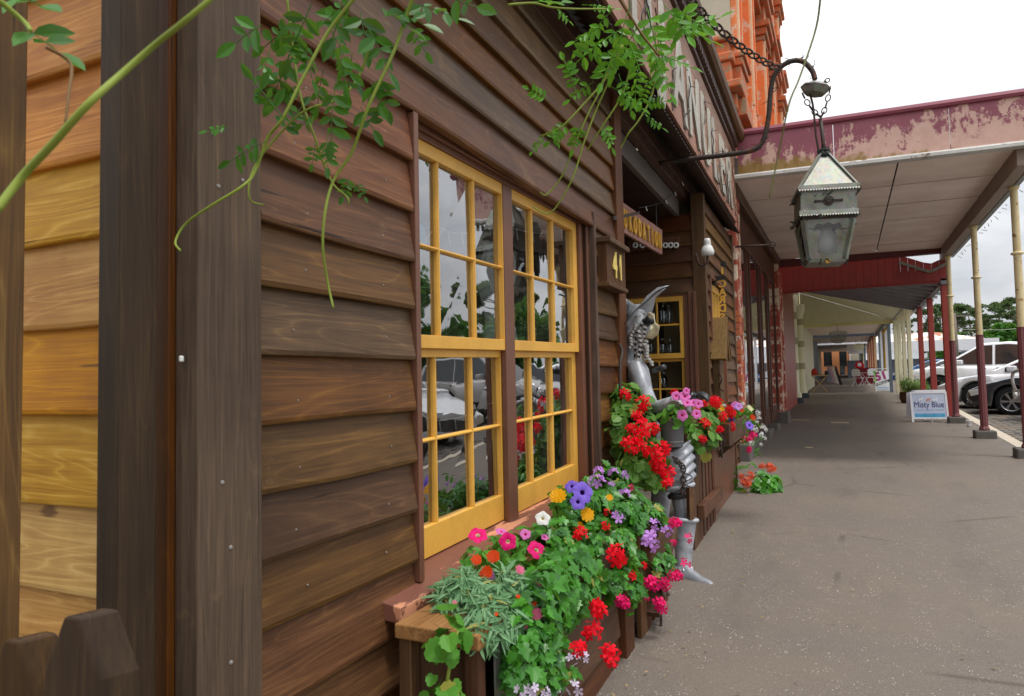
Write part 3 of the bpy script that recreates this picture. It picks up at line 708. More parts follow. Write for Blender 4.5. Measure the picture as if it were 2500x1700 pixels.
# ---- side return in honey pine, posts and pickets at the near corner
zs = [.35, .55, .752, .948, 1.156, 1.357, 1.561, 1.749, 1.973, 2.19, 2.4, 2.6, 2.8]
for i in range(len(zs)-1): board(shop, -2.2, -.10, zs[i]-.012, zs[i+1], 1.0, m_pine, 'n', .03)
MB().box(-2.2, -.03, 1.002, 1.03, 0, 3.0).build('side_backing', m_inter, shop)
MB().box(-.075, -.032, .955, .998, .55, 3.0).build('side_strip', m_orange, shop, bevel=.003)
MB().box(-.072, -.034, .957, .995, -.05, .548).build('side_strip', m_post, shop, bevel=.003)
po = MB().box(-.082, -.018, .838, .92, -.05, 2.9).build('stained_post', m_post, None, bevel=.004); po.location = FO; po.rotation_euler = (0, 0, TH)
tag(po, 'dark stained square post between the pine boards and grey corner board', 'post')
q0 = FR(60, 850, .66)
po = MB().box(q0.x-.11, q0.x, .57, .66, -.05, 2.6).build('rough_post', m_postl, None, bevel=.005); po.location = FO; po.rotation_euler = (0, 0, TH)
tag(po, 'rough light brown post at the far left edge', 'post')
pk = empty('picket_fence', FO, TH); tag(pk, 'dark brown pointed picket tops in the lower left corner', 'fence')
for px, py, wd in ((30, 1560, .075), (178, 1502, .078)):
    c0 = FR(px, py, .55)
    b = MB(); zt = c0.z
    b.prism([(-wd/2, -.2), (wd/2, -.2), (wd/2, zt-.085), (wd*.1, zt-.004), (-wd*.16, zt), (-wd/2, zt-.07)], lambda a, c, tt: (c0.x+a*.8+tt*.35, .55+tt+a*.45, c), 0, .045)
    b.build('picket', m_post, pk, bevel=.004)
MB().bar((c0.x-.5, .62, .55), (c0.x+.15, .62, .55), .03, .07).build('rail', m_post, pk, bevel=.003)
# unseen beam added overhead to block sky light from the near corner
pg = empty('shade_beam', FO, TH); tag(pg, 'unseen dark timber beam added above the near corner to shade it', 'shade_beam')
MB().bar((-.6, .95, 2.98), (1.0, .95, 2.98), .07, .12).build('beam', m_post, pk if False else pg, bevel=.004)
# ------------------------------------------------------------------ the two-storey neighbour and its verandah
WX = -1.35
bld = empty('rendered_shop_building', (0, 0, 0)); tag(bld, 'tall two-storey building with orange limewashed pilasters and peeling red piers', 'building')
YA, YB = 9.12, 16.2
def yof(px, x=-1.28): return PX(px, 880, x).y
MB().face([(-1.17, YA, 3.9), (-9, YA, 3.9), (-9, YA, 12), (-1.17, YA, 12)]).face([(-1.36, YA, 0), (-3, YA, 0), (-3, YA, 3.9), (-1.36, YA, 3.9)]).build('side_wall', m_plaster, bld)
MB().box(-9, -1.18, YA+.02, YB, 3.9, 11.5).box(-2.6, -2.5, YA+.02, YB, 0, 3.7).build('upper_wall', m_orangep, bld)
def mould(b, x0, y0, y1, z, prof):
    for dz, h, d in prof: b.box(-1.19, x0+d, y0-d*.8, y1+d*.8, z+dz, z+dz+h)
# pilasters with bases, capitals and sunk panels, up the whole front
zb0 = 4.25
for i, (y0, y1, x0, nm) in enumerate(((YA+.01, YA+.55, -1.10, 'corner'), (10.3, 10.9, -1.06, 'a'), (12.1, 12.7, -1.04, 'b'), (13.9, 14.5, -1.04, 'c'), (15.6, 16.2, -1.04, 'd'))):
    MB().box(-1.19, x0, y0, y1, zb0, 11.5).build('pilaster', m_orangep, bld, bevel=.01)
    if i == 0:
        b = MB(); mould(b, x0, y0, y1, 4.55, ((0, .22, .10), (.225, .10, .06), (.33, .34, .04), (.675, .10, .07), (.78, .06, .1))); b.build('pilaster_base', m_orangem, bld, bevel=.012)
    MB().box(x0+.001, x0+.03, y0+.04, y0+.09, zb0+.9, 11.4).build('pilaster_fillet', paint('cream_fillet', H('e6c9a4', 1.05), .7) if i == 0 else bpy.data.materials['cream_fillet'], bld)
    MB().box(x0+.001, x0+.02, y1-.12, y1-.05, zb0+.9, 11.4).build('pilaster_fillet', m_orangep, bld)
    if i >= 2:
        for zc_ in (6.9, 9.0):
            b = MB(); mould(b, x0, y0, y1, zc_, ((0, .08, .03), (.085, .12, .07), (.21, .10, .12), (.315, .30, .04), (.62, .12, .09), (.745, .10, .15))); b.build('capital', m_orangem, bld, bevel=.012)
b = MB(); b.box(-1.19, -1.05, YA, YB, 7.35, 7.5).box(-1.19, -.93, YA, YB, 7.5, 7.62).box(-1.19, -1.05, YA, YB, 9.6, 9.75).box(-1.19, -.85, YA, YB, 9.75, 9.95)
b.build('string_course', m_orangem, bld, bevel=.015)
# console at the corner, standing out over the verandah end
b = MB()
for x0, x1, d, z0, z1 in ((-1.62, -1.12, .30, 4.38, 4.60), (-1.60, -1.10, .22, 4.60, 4.80), (-1.66, -1.02, .42, 4.80, 4.90), (-1.58, -1.16, .24, 4.90, 5.22), (-1.61, -1.12, .28, 5.22, 5.33), (-1.55, -1.18, .2, 5.33, 5.50), (-1.60, -1.12, .26, 5.50, 5.57)): b.box(x0, x1, YA-d, YA+.1, z0, z1)
b.build('console', m_orangem, bld, bevel=.02)
# ground floor: piers, shopfront timber, plate glass, bluestone plinths
py0 = YA+.0
b = MB(); b.box(-1.5, -1.2, py0, py0+.42, .35, 4.0).build('pier', m_peelred, bld, bevel=.012)
for k in range(24):                                       # bricks showing where the render has gone
    z = .5+k*.082
    if z > 2.2: break
    for q in range(2):
        if random.random() < .45: continue
        MB().box(-1.497+.0, -1.193, py0-.006+0, py0+.02, z, z+.07).build('brick', m_brick, bld, bevel=.004) if q == 0 else MB().box(-1.3, -1.192, py0+.03+.0, py0+.22, z, z+.07).build('brick', m_brick, bld, bevel=.004)
MB().box(-1.55, -1.12, py0-.05, py0+.5, 0, .35).build('plinth_stone', m_stone, bld, bevel=.02)
yr = 15.25
MB().box(-1.5, -1.2, yr, yr+.5, .35, 4.0).build('pier', m_peelred, bld, bevel=.012)
MB().box(-1.55, -1.1, yr-.05, yr+.55, 0, .45).build('plinth_stone', m_stone, bld, bevel=.02)
ym = [9.56, 10.75, 11.05, 12.3, 12.6, 13.6, 13.9, 15.2]
sf = MB()
for i in range(0, 8): sf.box(-1.44, -1.275, ym[i], ym[i]+.11, .5, 3.35)
sf.box(-1.44, -1.27, 9.55, 15.3, 3.1, 3.7).box(-1.45, -1.30, 9.55, 10.86, .3, .62).box(-1.45, -1.30, 11.05, 12.41, .3, .62).box(-1.45, -1.3, 12.6, 13.7, .3, .62).box(-1.45, -1.3, 13.9, 15.3, .3, .62)
sfo = sf.build('shopfront_frame', m_timberd, bld, bevel=.008)
for i in (0, 2, 4, 6):
    MB().face([(-1.30, ym[i]+.11, .62), (-1.30, ym[i+1], .62), (-1.30, ym[i+1], 3.1), (-1.30, ym[i]+.11, 3.1)]).build('shop_pane', m_glassc, sfo)
for a, c in ((9.5, 11.0), (11.95, 12.75), (13.5, 14.05)): MB().box(-1.5, -1.16, a, c, 0, .30).build('plinth_stone', m_stone, bld, bevel=.02)
t = NT('shop_curtain'); v = t.obj(False)
m_curt = t.done(t.ramp(t.noise(t.map(v, (3, 3, .3)), 2, 3, .6), (.3, H('3c5560')), (.7, H('7d96a0'))), .8)
MB().box(-1.62, -1.60, 9.5, 15.3, .5, 3.2).build('blind', m_curt, bld)
# rod bracket and a little hook on the pier
bk = empty('rod_bracket', (0, 0, 0)); tag(bk, 'thin iron rod with ring end sticking out from the red pier', 'bracket')
p0 = PY(1795, 603, YA-.02); p1 = PY(1880, 598, YA-.02)
MB().tube([p0, p1], .012, 8).build('rod', m_iron, bk, True); MB().torus(p1+V((.03, 0, 0)), .032, .009, (0, 1, 0)).build('ring', m_iron, bk, True)
MB().tube([PY(1796, 475, YA-.02), p1], .003, 5).build('stay_wire', m_iron, bk)
# ---- verandah one
ver = empty('verandah', (0, 0, 0)); tag(ver, 'flat ceilinged verandah with peeling maroon fascia and cream pipe posts', 'verandah')
FY = 9.1; xl, xr = -1.14, 2.12
zl_, zr_ = 3.80, 3.71
def fz(x): return zl_+(zr_-zl_)*(x-xl)/(xr-xl)
fo = empty('x')
bpy.data.objects.remove(fo)
cuts = [xl, -.02, 1.18, xr]
for i in range(3):
    a, c = cuts[i], cuts[i+1]-.006
    b = MB(); b.v += [(a, 0, fz(a)-zl_), (c, 0, fz(c)-zl_), (c, 0, fz(c)-zl_+.5), (a, 0, fz(a)-zl_+.5), (a, .03, fz(a)-zl_), (c, .03, fz(c)-zl_), (c, .03, fz(c)-zl_+.5), (a, .03, fz(a)-zl_+.5)]
    b.f += [(0, 1, 2, 3), (5, 4, 7, 6), (4, 0, 3, 7), (1, 5, 6, 2), (3, 2, 6, 7), (4, 5, 1, 0)]; b.m += [0]*6
    b.build('fascia_panel', m_fascia, ver, loc=(0, FY+(.004 if i == 1 else 0), zl_))
b = MB(); b.prism([(-.03, .0), (-.045, .03), (-.03, .07), (.08, .09), (.08, 0)], lambda a, c, x: (x, FY+a, fz(x)+.5+c), xl-.02, xr+.1); b.build('capping', m_mar, ver)
b = MB(); b.prism([(-.035, -.055), (-.035, -.02), (-.02, 0), (.09, 0), (.09, -.06)], lambda a, c, x: (x, FY+a, fz(x)-.003+c), xl-.06, xr+.1); b.build('fascia_trim', paint('worn_white_trim', H('c9c6c0'), .6, H('7a6a58'), .4, .3), ver)
MB().box(xl-.12, xl, FY+.0, FY+.12, zl_-.02, zl_+.22).build('beam_end', wood('grey_old_beam', H('4a443e'), H('77706a', 1.1), H('98928a'), 0), ver, bevel=.006)
# ceiling sheets
CZ = lambda x: 3.745 - .022*(x+1.2)
xs2 = [-1.28, .66, 1.82]; rows = [FY+.1+i*1.16 for i in range(7)]
for i in range(6):
    for j in range(2):
        a, c = xs2[j]+.009, xs2[j+1]-.009; y0, y1 = rows[i]+.02, min(rows[i+1], YB-.25)-.02
        b = MB(); dz = random.uniform(-.004, .004)
        b.v += [(x, y, CZ(x)+dz+h) for h in (0, .012) for (x, y) in ((a, y0), (c, y0), (c, y1), (a, y1))]; b.f += [(0, 3, 2, 1), (4, 5, 6, 7), (0, 1, 5, 4), (1, 2, 6, 5), (2, 3, 7, 6), (3, 0, 4, 7)]; b.m += [0]*6
        b.build('ceiling_sheet', m_ceil, ver)
MB().box(-1.3, 2.0, FY+.1, YB-.1, 3.775, 3.82).build('roof_deck', m_dark, ver)
MB().box(-1.28, -1.18, FY+.12, YB-.3, 3.56, 3.735).build('wall_plate', m_timberd, ver, bevel=.006)
MB().box(1.80, 1.93, FY+.1, YB, 3.47, 3.70).build('post_beam', paint('stained_beam', H('8d7a6c', 1.1), .6, H('5a4638'), .35, .3), ver, bevel=.008)
b = MB(); b.prism([(1.94, 3.66), (1.95, 3.55), (1.98, 3.51), (2.04, 3.51), (2.08, 3.56), (2.08, 3.66), (2.07, 3.66), (2.06, 3.56), (2.03, 3.525), (1.99, 3.525), (1.96, 3.56), (1.95, 3.66)], lambda a, c, y: (a, y, c), FY+.05, YB); b.build('gutter', m_zinc, ver)
MB().box(-1.3, 1.95, YB-.28, YB-.14, 3.58, 3.73).build('end_beam', m_marbeam, ver, bevel=.006)
posts = []
for px, py in ((2490, 1118), (2405, 1070), (2338, 1033)):
    g = G(px, py); x, y = (1.95 if px > 2450 else 1.88), g.y; z0 = gz(y)
    pr = MB(); n = 20
    fl = [(.066, .0), (.074, .02), (.060, .05)] + [(.054, .06), (.052, 1.45), (.058, 1.47)]
    b0 = MB()
    for (r_, zz) in fl:
        for j in range(n):
            t_ = 2*math.pi*j/n; rr = r_*(1-.09*(j % 2)); b0.v.append((x+rr*math.cos(t_), y+rr*math.sin(t_), z0+.12+zz))
    for i in range(len(fl)-1):
        for j in range(n): b0.f.append((i*n+j, i*n+(j+1) % n, (i+1)*n+(j+1) % n, (i+1)*n+j)); b0.m.append(0)
    b0.f.append(tuple((len(fl)-1)*n+j for j in range(n))); b0.m.append(0)
    pt = b0.build('post', m_pipem, ver)
    zt = 3.47
    b1 = MB(); b1.lathe([(.046, z0+1.59), (.043, 2.62), (.042, zt)], (x, y, 0), 14)
    b1.build('post_pipe', m_pipec, pt, True, ang=40)
    MB().lathe([(.043, 0), (.066, .008), (.07, .02), (.066, .032), (.043, .04)], (x, y, 2.62+.02*len(posts)), 16).build('collar', m_pipec, pt, True)
    MB().lathe([(.042, -.04), (.052, -.03), (.066, 0)], (x, y, zt-.002), 14).build('post_head', m_pipec, pt, True)
    b2 = MB(); b2.box(x-.14, x+.14, y-.14, y+.14, z0-.03, z0+.12); b2.build('post_block', m_stone, pt, bevel=.02)
    posts.append(pt)
# icicle lights clipped along the gutter
b = MB()
for i in range(26):
    y = FY+.2+i*.27; p = V((2.09, y, 3.52)); q = p+V((random.uniform(.0, .07), random.uniform(-.05, .05), random.uniform(-.07, .01)))
    b.tube([p, q], [.004, .006], 5)
stuff(b.build('string_light_clips', m_zinc, ver))
# ---- verandah two: red boarded end, grey iron roof, red posts
v2 = empty('verandah', (0, 0, 0)); tag(v2, 'skillion verandah with barn red boarded end and red square posts', 'verandah')
y2a, y2b = YB+.0, 22.8
def r2(x): return 3.86-.262*(x+1.35)
k = 23
for i in range(k):
    a = -1.24+i*(3.17/k); c = a+3.17/k-.003
    top = lambda x: 3.69-.02*(x+1.24) - (.0 if x < 1.1 else .22*max(0, 1-abs(x-1.62)/.5))
    b = MB(); b.prism([(a, 3.06), (c, 3.06), (c, top(c)), (a, top(a))], lambda p, q, y: (p, y, q), y2a, y2a+.025); b.build('end_board', m_redb, v2, bevel=.003)
MB().box(-1.25, 1.95, y2a+.027, y2a+.07, 3.02, 3.30).build('end_backing', m_redb, v2); MB().box(-1.25, 1.05, y2a+.027, y2a+.07, 3.302, 3.64).build('end_backing', m_redb, v2)
b = MB(); 
for (xa, za), (xb, zb_) in ((((1.08), 3.50), (1.62, 3.25)), ((1.62, 3.25), (1.95, 3.41))): b.bar((xa, y2a-.01, za), (xb, y2a-.01, zb_), .05, .05)
b.build('end_flashing', m_zinc, v2)
b = MB(); kk = 60
for i in range(kk+1):
    y = y2a+.1+(y2b-y2a-.1)*i/kk
    b.v += [(-1.5, y, r2(-1.5)+.05+.01*(i % 2)), (1.98, y, r2(1.98)+.05+.01*(i % 2))]
for i in range(kk): b.f.append((2*i, 2*i+1, 2*i+3, 2*i+2)); b.m.append(0)
b.build('roof_iron', m_zincroof, v2)
for i in range(9):
    y = y2a+.3+i*.74; MB().bar((-1.4, y, r2(-1.4)-.02), (2.0, y, r2(2.0)-.02), .045, .07).build('rafter', paint('pale_grey_rafter', H('a9aaac'), .5) if i == 0 else bpy.data.materials['pale_grey_rafter'], v2)
MB().box(1.80, 1.92, y2a, y2b, 2.98, 3.10).build('post_beam', m_zincroof, v2)
for px in (2323, 2281, 2256):
    y = {2323: 16.3, 2281: 18.95, 2256: 21.5}[px]; MB().box(1.80, 1.92, y-.06, y+.06, gz(y)-.02, 2.98).build('post', m_redp, v2, bevel=.012)
MB().box(-1.5, -1.38, YB+.02, 22.9, 0, 3.9).build('rear_wall', m_redp, v2)
MB().box(-1.5, -1.2, YB-.1, YB+.14, 0, 3.5).build('end_pier', m_peelred, v2, bevel=.01)
# ---- building three: cream, with round banded columns, and its verandah
v3 = empty('cream_shop', (0, 0, 0)); tag(v3, 'cream painted shop with round banded columns and cream verandah', 'shop')
y3a, y3b = 22.8, 30.6
def r3(x): return 4.52-.39*(x+1.35)
m_olive = paint('drab_band_paint', H('a39a78', 1.05), .6)
MB().box(-1.9, -1.62, y3a, y3b, 0, 5.2).build('wall', m_cream, v3)
for px, py in ((1948, 985), (1962, 972)):
    g = G(px, py); x, y, z0 = -1.47, g.y, gz(g.y)
    c_ = MB().lathe([(.20, .18), (.20, .3), (.15, .36), (.14, 3.0), (.2, 3.1), (.22, 3.4)], (x, y, z0), 18).build('column', m_cream, v3, True, ang=50)
    MB().lathe([(.25, 0), (.25, .17)], (x, y, z0), 8).build('column_plinth', plain('blue_black_paint', H('2a3038'), .6), c_)
    for z in (1.05, 1.85, 2.65): MB().lathe([(.155, z), (.155, z+.22)], (x, y, z0), 18).build('column_band', m_olive, c_, True, ang=50)
b = MB(); b.v += [(-1.7, y3a, r3(-1.7)), (2.1, y3a, r3(2.1)), (2.1, y3b, r3(2.1)), (-1.7, y3b, r3(-1.7))]; b.f.append((0, 1, 2, 3)); b.m.append(0)
b.build('verandah_ceiling', m_cream, v3)
m_lining = m_cream
for i in range(30):
    a = -1.6+i*.115; c = a+.109
    MB().prism([(a, 3.28), (c, 3.28), (c, r3(c)-.01), (a, r3(a)-.01)], lambda p, q, y: (p, y, q), y3b-.05, y3b).build('lining_board', m_cream, v3, bevel=.004)
MB().prism([(-1.6, 3.28), (1.82, 3.28), (1.82, r3(1.82)-.02), (-1.6, r3(-1.6)-.02)], lambda p, q, y: (p, y, q), y3b+.002, y3b+.03).build('gable_backing', m_cream, v3)
MB().box(-1.7, 1.85, y3b-.075, y3b+.02, 3.16, 3.276).build('tie_beam', paint('butter_paint', H('e0d596', 1.05), .5), v3, bevel=.006)
for y in (24.1, 26.2, 28.3, 30.4):
    MB().box(1.72, 1.84, y-.06, y+.06, gz(y)-.02, r3(1.78)).build('post', m_cream, v3, bevel=.012)
MB().box(1.72, 1.84, y3a, y3b, r3(1.78), r3(1.78)+.14).build('post_beam', m_zincroof, v3)
# ---- further along: blue-grey, brown and cream verandahs, one after another
m_slate = paint('slate_blue_paint', H('66737d', 1.1), .5); m_navy = paint('navy_paint', H('2f3742', 1.1), .5); m_tan = paint('tan_post_paint', H('c9a77d', 1.05), .5); m_brick2 = plain('pale_stone', H('b9b09c'), .85)
def far_ver(name, label, y0, y1, zc, zb, wallm, beamm, postm, xs_, n, wallx=-1.6):
    o = empty(name, (0, 0, 0)); tag(o, label, 'verandah')
    MB().box(wallx-.3, wallx, y0+.05, y1, 0, 4.6).build('wall', wallm, o)
    MB().box(wallx, 1.9, y0+.1, y1-.1, zc, zc+.06).build('ceiling', m_ceil, o)
    MB().box(wallx, 1.75, y0, y0+.12, zb, zc+.1).build('front_beam', beamm, o)
    MB().box(1.55, 1.67, y0, y1, zb+.05, zc).build('post_beam', beamm, o)
    for i in range(n):
        y = y0+.4+(y1-y0-.4)*i/n; MB().box(xs_-.06, xs_+.06, y-.06, y+.06, gz(y)-.02, zb+.06).build('post', postm[i % len(postm)], o)
    return o
far_ver('verandah', 'slate blue verandah in the middle distance with yellow streamer', 31.0, 42.0, 3.42, 3.2, m_cream, m_slate, [m_slate, m_white], 1.62, 5)
fv = far_ver('verandah', 'dark beamed verandah with tan and brown posts further along', 42.2, 58.0, 3.62, 3.3, m_navy, m_navy, [m_tan, m_redp], 1.5, 8, -1.9)
far_ver('verandah', 'low white ceilinged verandah furthest away', 58.2, 84.0, 3.75, 3.5, m_brick2, m_white, [m_slate, m_cream], 1.35, 7, -2.4)
fs = empty('terracotta_shop', (0, 85, gz(85))); tag(fs, 'terracotta walled shop closing the view at the end of the footpath', 'shop')
MB().box(-4, -.6, 0, .3, 0, .95).box(-4, -2.2, 0, .3, .95, 4).box(-1.35, -.6, 0, .3, .95, 4).box(-4, 1.6, 0, .3, 3.2, 4).box(.15, .45, 0, .3, 0, 3.3).box(-.05, .16, 0.02, .3, 0, .9).build('wall', plain('terracotta_render', H('c98556', 1.05), .8), fs)
MB().box(-.65, .2, .1, .2, 0, 3.2).box(-2.3, -1.3, .12, .2, .9, 3.3).build('window', m_carg, fs)
MB().box(.5, 1.8, -.1, .25, 0, 3.5).build('stone_pier', m_brick2, fs)

# ------------------------------------------------------------------ cars
def wheel_mesh(r, wd, rimm, spokes):
    ty = MB(); ty.lathe([(r*.66, -wd*.5), (r*.9, -wd*.5), (r, -wd*.32), (r, wd*.32), (r*.9, wd*.5), (r*.66, wd*.5)], n=26, M=Matrix.Rotation(R(90), 3, 'X'), cap=False)
    rm = MB(); rm.lathe([(r*.66, wd*.46), (r*.62, wd*.40), (r*.60, -wd*.3)], n=26, M=Matrix.Rotation(R(90), 3, 'X'), cap=False)
    rm.lathe([(.001, wd*.34), (r*.13, wd*.36), (r*.15, wd*.2)], n=12, M=Matrix.Rotation(R(90), 3, 'X'), cap=False)
    for i in range(spokes):
        a = 2*math.pi*i/spokes; d = V((math.cos(a), 0, math.sin(a)))
        for q in (-.09, .09):
            d2 = V((math.cos(a+q), 0, math.sin(a+q))); rm.bar(d*(r*.1)+V((0, -wd*.32, 0)), d2*(r*.62)+V((0, -wd*.38, 0)), r*.055, wd*.08, up=(0, 1, 0))
    dk = MB(); dk.lathe([(r*.60, -wd*.1), (.001, -wd*.1)], n=20, M=Matrix.Rotation(R(90), 3, 'X'), cap=False)
    return ty.mesh('tyre', m_rub, True), rm.mesh('rim', rimm, False), dk.mesh('brake_disc', m_plast, False)
def lerp(tbl, x):
    for i in range(len(tbl)-1):
        if x <= tbl[i+1][0]:
            a, b = tbl[i], tbl[i+1]; f = max(0, min(1, (x-a[0])/(b[0]-a[0]+1e-9))); f = f*f*(3-2*f) if len(a) > 2 else f
            return a[1]+(b[1]-a[1])*f
    return tbl[-1][1]
def car(label, body, L, Wd, wb, wr, top, cab, roof, base=.28, group=None, rimm=None, spokes=5, ute=False, lens=True, glassx=None):
    """x forward; top: belt/bonnet line; cab: (x rear .. front) glasshouse foot; roof: roof line points"""
    root = empty('parked_car'); tag(root, label, 'car', group)
    hw = Wd/2; xr_, xf_ = -L/2, L/2; wx = (wb/2+.05, -wb/2+.05)
    N = 64; b = MB(); xs_ = [xr_+L*i/N for i in range(N+1)]
    prof = []
    for x in xs_:
        zt = lerp(top, x); e = min(1, (x-xr_)/.35, (xf_-x)/.45); e = max(e, 0); w_ = hw*(.80+.20*math.sqrt(e)) if e < 1 else hw
        zb = base+.06*(1-e)
        for c in wx:
            d = abs(x-c); rr = wr*1.16
            if d < rr: zb = max(zb, wr*.98+math.sqrt(rr*rr-d*d)*.97)
        zb = min(zb, zt-.05)
        ring = [(0, zb), (w_*.90, zb), (w_*.985, zb+.03), (w_, zb+(zt-zb)*.45), (w_*.985, zt-(zt-zb)*.18), (w_*.93, zt-.03), (w_*.82, zt), (0, zt+.015)]
        full = [(x, y, z) for y, z in ring]+[(x, -y, z) for y, z in reversed(ring[1:-1])]
        b.v += full; prof.append(len(full))
    m_ = prof[0]
    for i in range(N):
        for j in range(m_): b.f.append((i*m_+j, (i+1)*m_+j, (i+1)*m_+(j+1) % m_, i*m_+(j+1) % m_)); b.m.append(0)
    b.f.append(tuple(range(m_))); b.f.append(tuple(reversed(range(N*m_, (N+1)*m_)))); b.m += [0, 0]
    bo = b.build('body', body, root, True, ang=50)
    # glasshouse
    c0, c1 = cab; b = MB(); M_ = 30; xs_ = [c0+(c1-c0)*i/M_ for i in range(M_+1)]; ym = lambda z, x: hw*.93-(z-lerp(top, x))*.30
    for x in xs_:
        zt = lerp(top, x)-.03; zr = max(lerp(roof, x), zt+.005); y1 = hw*.93; y2 = ym(zr, x)
        ring = [(y1, zt), (y2+.0, zr-.04 if zr-zt > .1 else zr), (y2-.07, zr), (0, zr+.02)]
        b.v += [(x, y, z) for y, z in ring]+[(x, -y, z) for y, z in reversed(ring[:-1])]
    for i in range(M_):
        for j in range(6): b.f.append((i*7+j, (i+1)*7+j, (i+1)*7+j+1, i*7+j+1)); b.m.append(0)
    b.f.append(tuple(range(7))); b.f.append(tuple(reversed(range(M_*7, M_*7+7)))); b.m += [0, 0]
    b.build('cabin', body, root, True, ang=40)
    for s in (1, -1):
        for (xa, xb) in glassx:
            pts = []
            K = 8
            for i in range(K+1):
                x = xa+(xb-xa)*i/K; pts.append((x, lerp(top, x)+.02))
            for i in range(K, -1, -1):
                x = xa+(xb-xa)*i/K; zr = lerp(roof, x)-.075
                pts.append((x, max(zr, lerp(top, x)+.03)))
            g = MB(); g.face([(x, s*(ym(z, x)+.004), z) for x, z in (pts if s < 0 else list(reversed(pts)))]); g.build('side_window', m_carg, root)
    # windscreen and rear glass follow the slope of the roof line
    def slope(xa, xb, nm):
        g = MB(); P_ = []
        for x in (xa, (xa+xb)/2, xb):
            z = lerp(roof, x)+.024; y = ym(z, x)-.11; P_.append([(x, -y, z-.012), (x, 0, z+.0), (x, y, z-.012)])
        for i in range(2):
            for j in range(2): g.face([P_[i][j], P_[i+1][j], P_[i+1][j+1], P_[i][j+1]])
        g.build(nm, m_carg, root)
    rx = [p for p in roof]; slope(rx[-1][0]-.06, rx[-2][0]+.05, 'windscreen')
    if not ute: slope(rx[0][0]+.06, rx[1][0]-.05, 'rear_screen')
    for s in (1, -1):
        for xa in (glassx[0][1]-.12, glassx[-1][0]+.25 if len(glassx) > 1 else glassx[0][0]+.3):
            z = lerp(top, xa)-.10; MB().bar((xa-.09, s*(hw*.995), z), (xa+.09, s*(hw*.995), z), .03, .03).build('door_handle', m_chrome if body is m_carw else m_plast, root)
        MB().box(glassx[-1][1]-.28, glassx[-1][1]-.10, s*hw*1.02 if s > 0 else -hw*1.02-.18, s*hw*1.02+.18 if s > 0 else -hw*1.02, lerp(top, glassx[-1][1])+.02, lerp(top, glassx[-1][1])+.16).build('mirror', body, root, bevel=.03)
        h = MB(); zf = lerp(top, xf_-.25); h.prism([(xf_-.42, zf-.16), (xf_-.10, zf-.24), (xf_-.06, zf-.12), (xf_-.30, zf-.05)], lambda p, q, y: (p, y, q), s*(hw*.80), s*(hw*.985)); h.build('headlight', m_lens, root, bevel=.01)
    MB().box(xf_-.06, xf_+.015, -hw*.6, hw*.6, base+.12, base+.32).build('grille', m_plast, root)
    MB().box(xf_-.10, xf_+.03, -hw*.82, hw*.82, base, base+.11).build('bumper', body if not ute else m_plast, root, bevel=.02)
    ty, rm, dk = wheel_mesh(wr, .22, rimm or m_alloy, spokes)
    for c in wx:
        for s in (1, -1):
            o = put(ty, 'wheel', root, (c, s*(hw-.13), wr), (0, 0, 0 if s < 0 else math.pi)); put(rm, 'rim', o); put(dk, 'brake_disc', o)
            a = MB(); K = 14
            for i in range(K):
                t0, t1 = math.pi*i/K, math.pi*(i+1)/K; rr = wr*1.13
                a.face([(c+rr*math.cos(t0), s*(hw-.24), wr+rr*math.sin(t0)), (c+rr*math.cos(t1), s*(hw-.24), wr+rr*math.sin(t1)), (c+rr*math.cos(t1), s*hw*.95, wr+rr*math.sin(t1)), (c+rr*math.cos(t0), s*hw*.95, wr+rr*math.sin(t0))])
            a.face([(c+wr*1.13*math.cos(math.pi*i/K), s*(hw-.25), wr+wr*1.13*math.sin(math.pi*i/K)) for i in range(K+1)])
            a.build('wheel_arch', m_plast, root)
    return root
def place(o, x, y, ang, z=None):
    o.location = (x, y, (gz(y)-.14) if z is None else z); o.rotation_euler = (0, -SL*math.sin(ang) if False else 0, ang)
CARG = 'cars parked along the kerb'
ute = car('white dual cab pickup parked nose to the kerb behind the white sedan', m_carw, 5.3, 1.86, 3.15, .39,
          [(-2.65, 1.10), (-.7, 1.12), (.2, 1.10), (1.05, 1.12), (1.6, 1.10), (2.3, 1.02), (2.65, .82)], (-.95, 1.55), [(-.95, 1.2), (-.75, 1.74), (-.2, 1.80), (.45, 1.78), (1.5, 1.14)], .36, CARG, m_alloy, 6, True, glassx=[(-.62, .10), (.17, 1.18)])
b = MB(); b.tube(spline([(-1.0, .78, 1.15), (-1.02, .70, 1.66), (-1.25, .66, 1.70), (-2.0, .76, 1.17)]), .035, 8); b.tube(spline([(-1.0, -.78, 1.15), (-1.02, -.70, 1.66), (-1.25, -.66, 1.70), (-2.0, -.76, 1.17)]), .035, 8); b.tube([(-1.1, .7, 1.69), (-1.1, -.7, 1.69)], .03, 8)
b.build('sports_bar', m_plast, ute, True)
sedan = car('white low sedan with alloy wheels parked at the pitched gutter', m_carw, 4.75, 1.82, 2.8, .335,
            [(-2.37, .92), (-1.6, .98), (0, .92), (.7, .92), (1.2, .90), (1.9, .80), (2.37, .60)], (-1.85, 1.25), [(-1.85, .98), (-.95, 1.36), (-.2, 1.44), (.25, 1.40), (1.2, .93)], .2, CARG, m_alloy, 5, glassx=[(-1.35, -.45), (-.38, .85)])
bsed = car('black car between the white sedan and the silver four wheel drive', m_carb, 4.5, 1.78, 2.65, .33,
           [(-2.25, .9), (-1.5, .98), (0, .94), (.8, .93), (1.3, .90), (1.8, .78), (2.25, .58)], (-1.9, 1.2), [(-1.9, 1.0), (-1.2, 1.38), (-.2, 1.46), (.3, 1.40), (1.15, .94)], .2, CARG, m_alloy, 6, glassx=[(-1.4, -.45), (-.38, .8)])
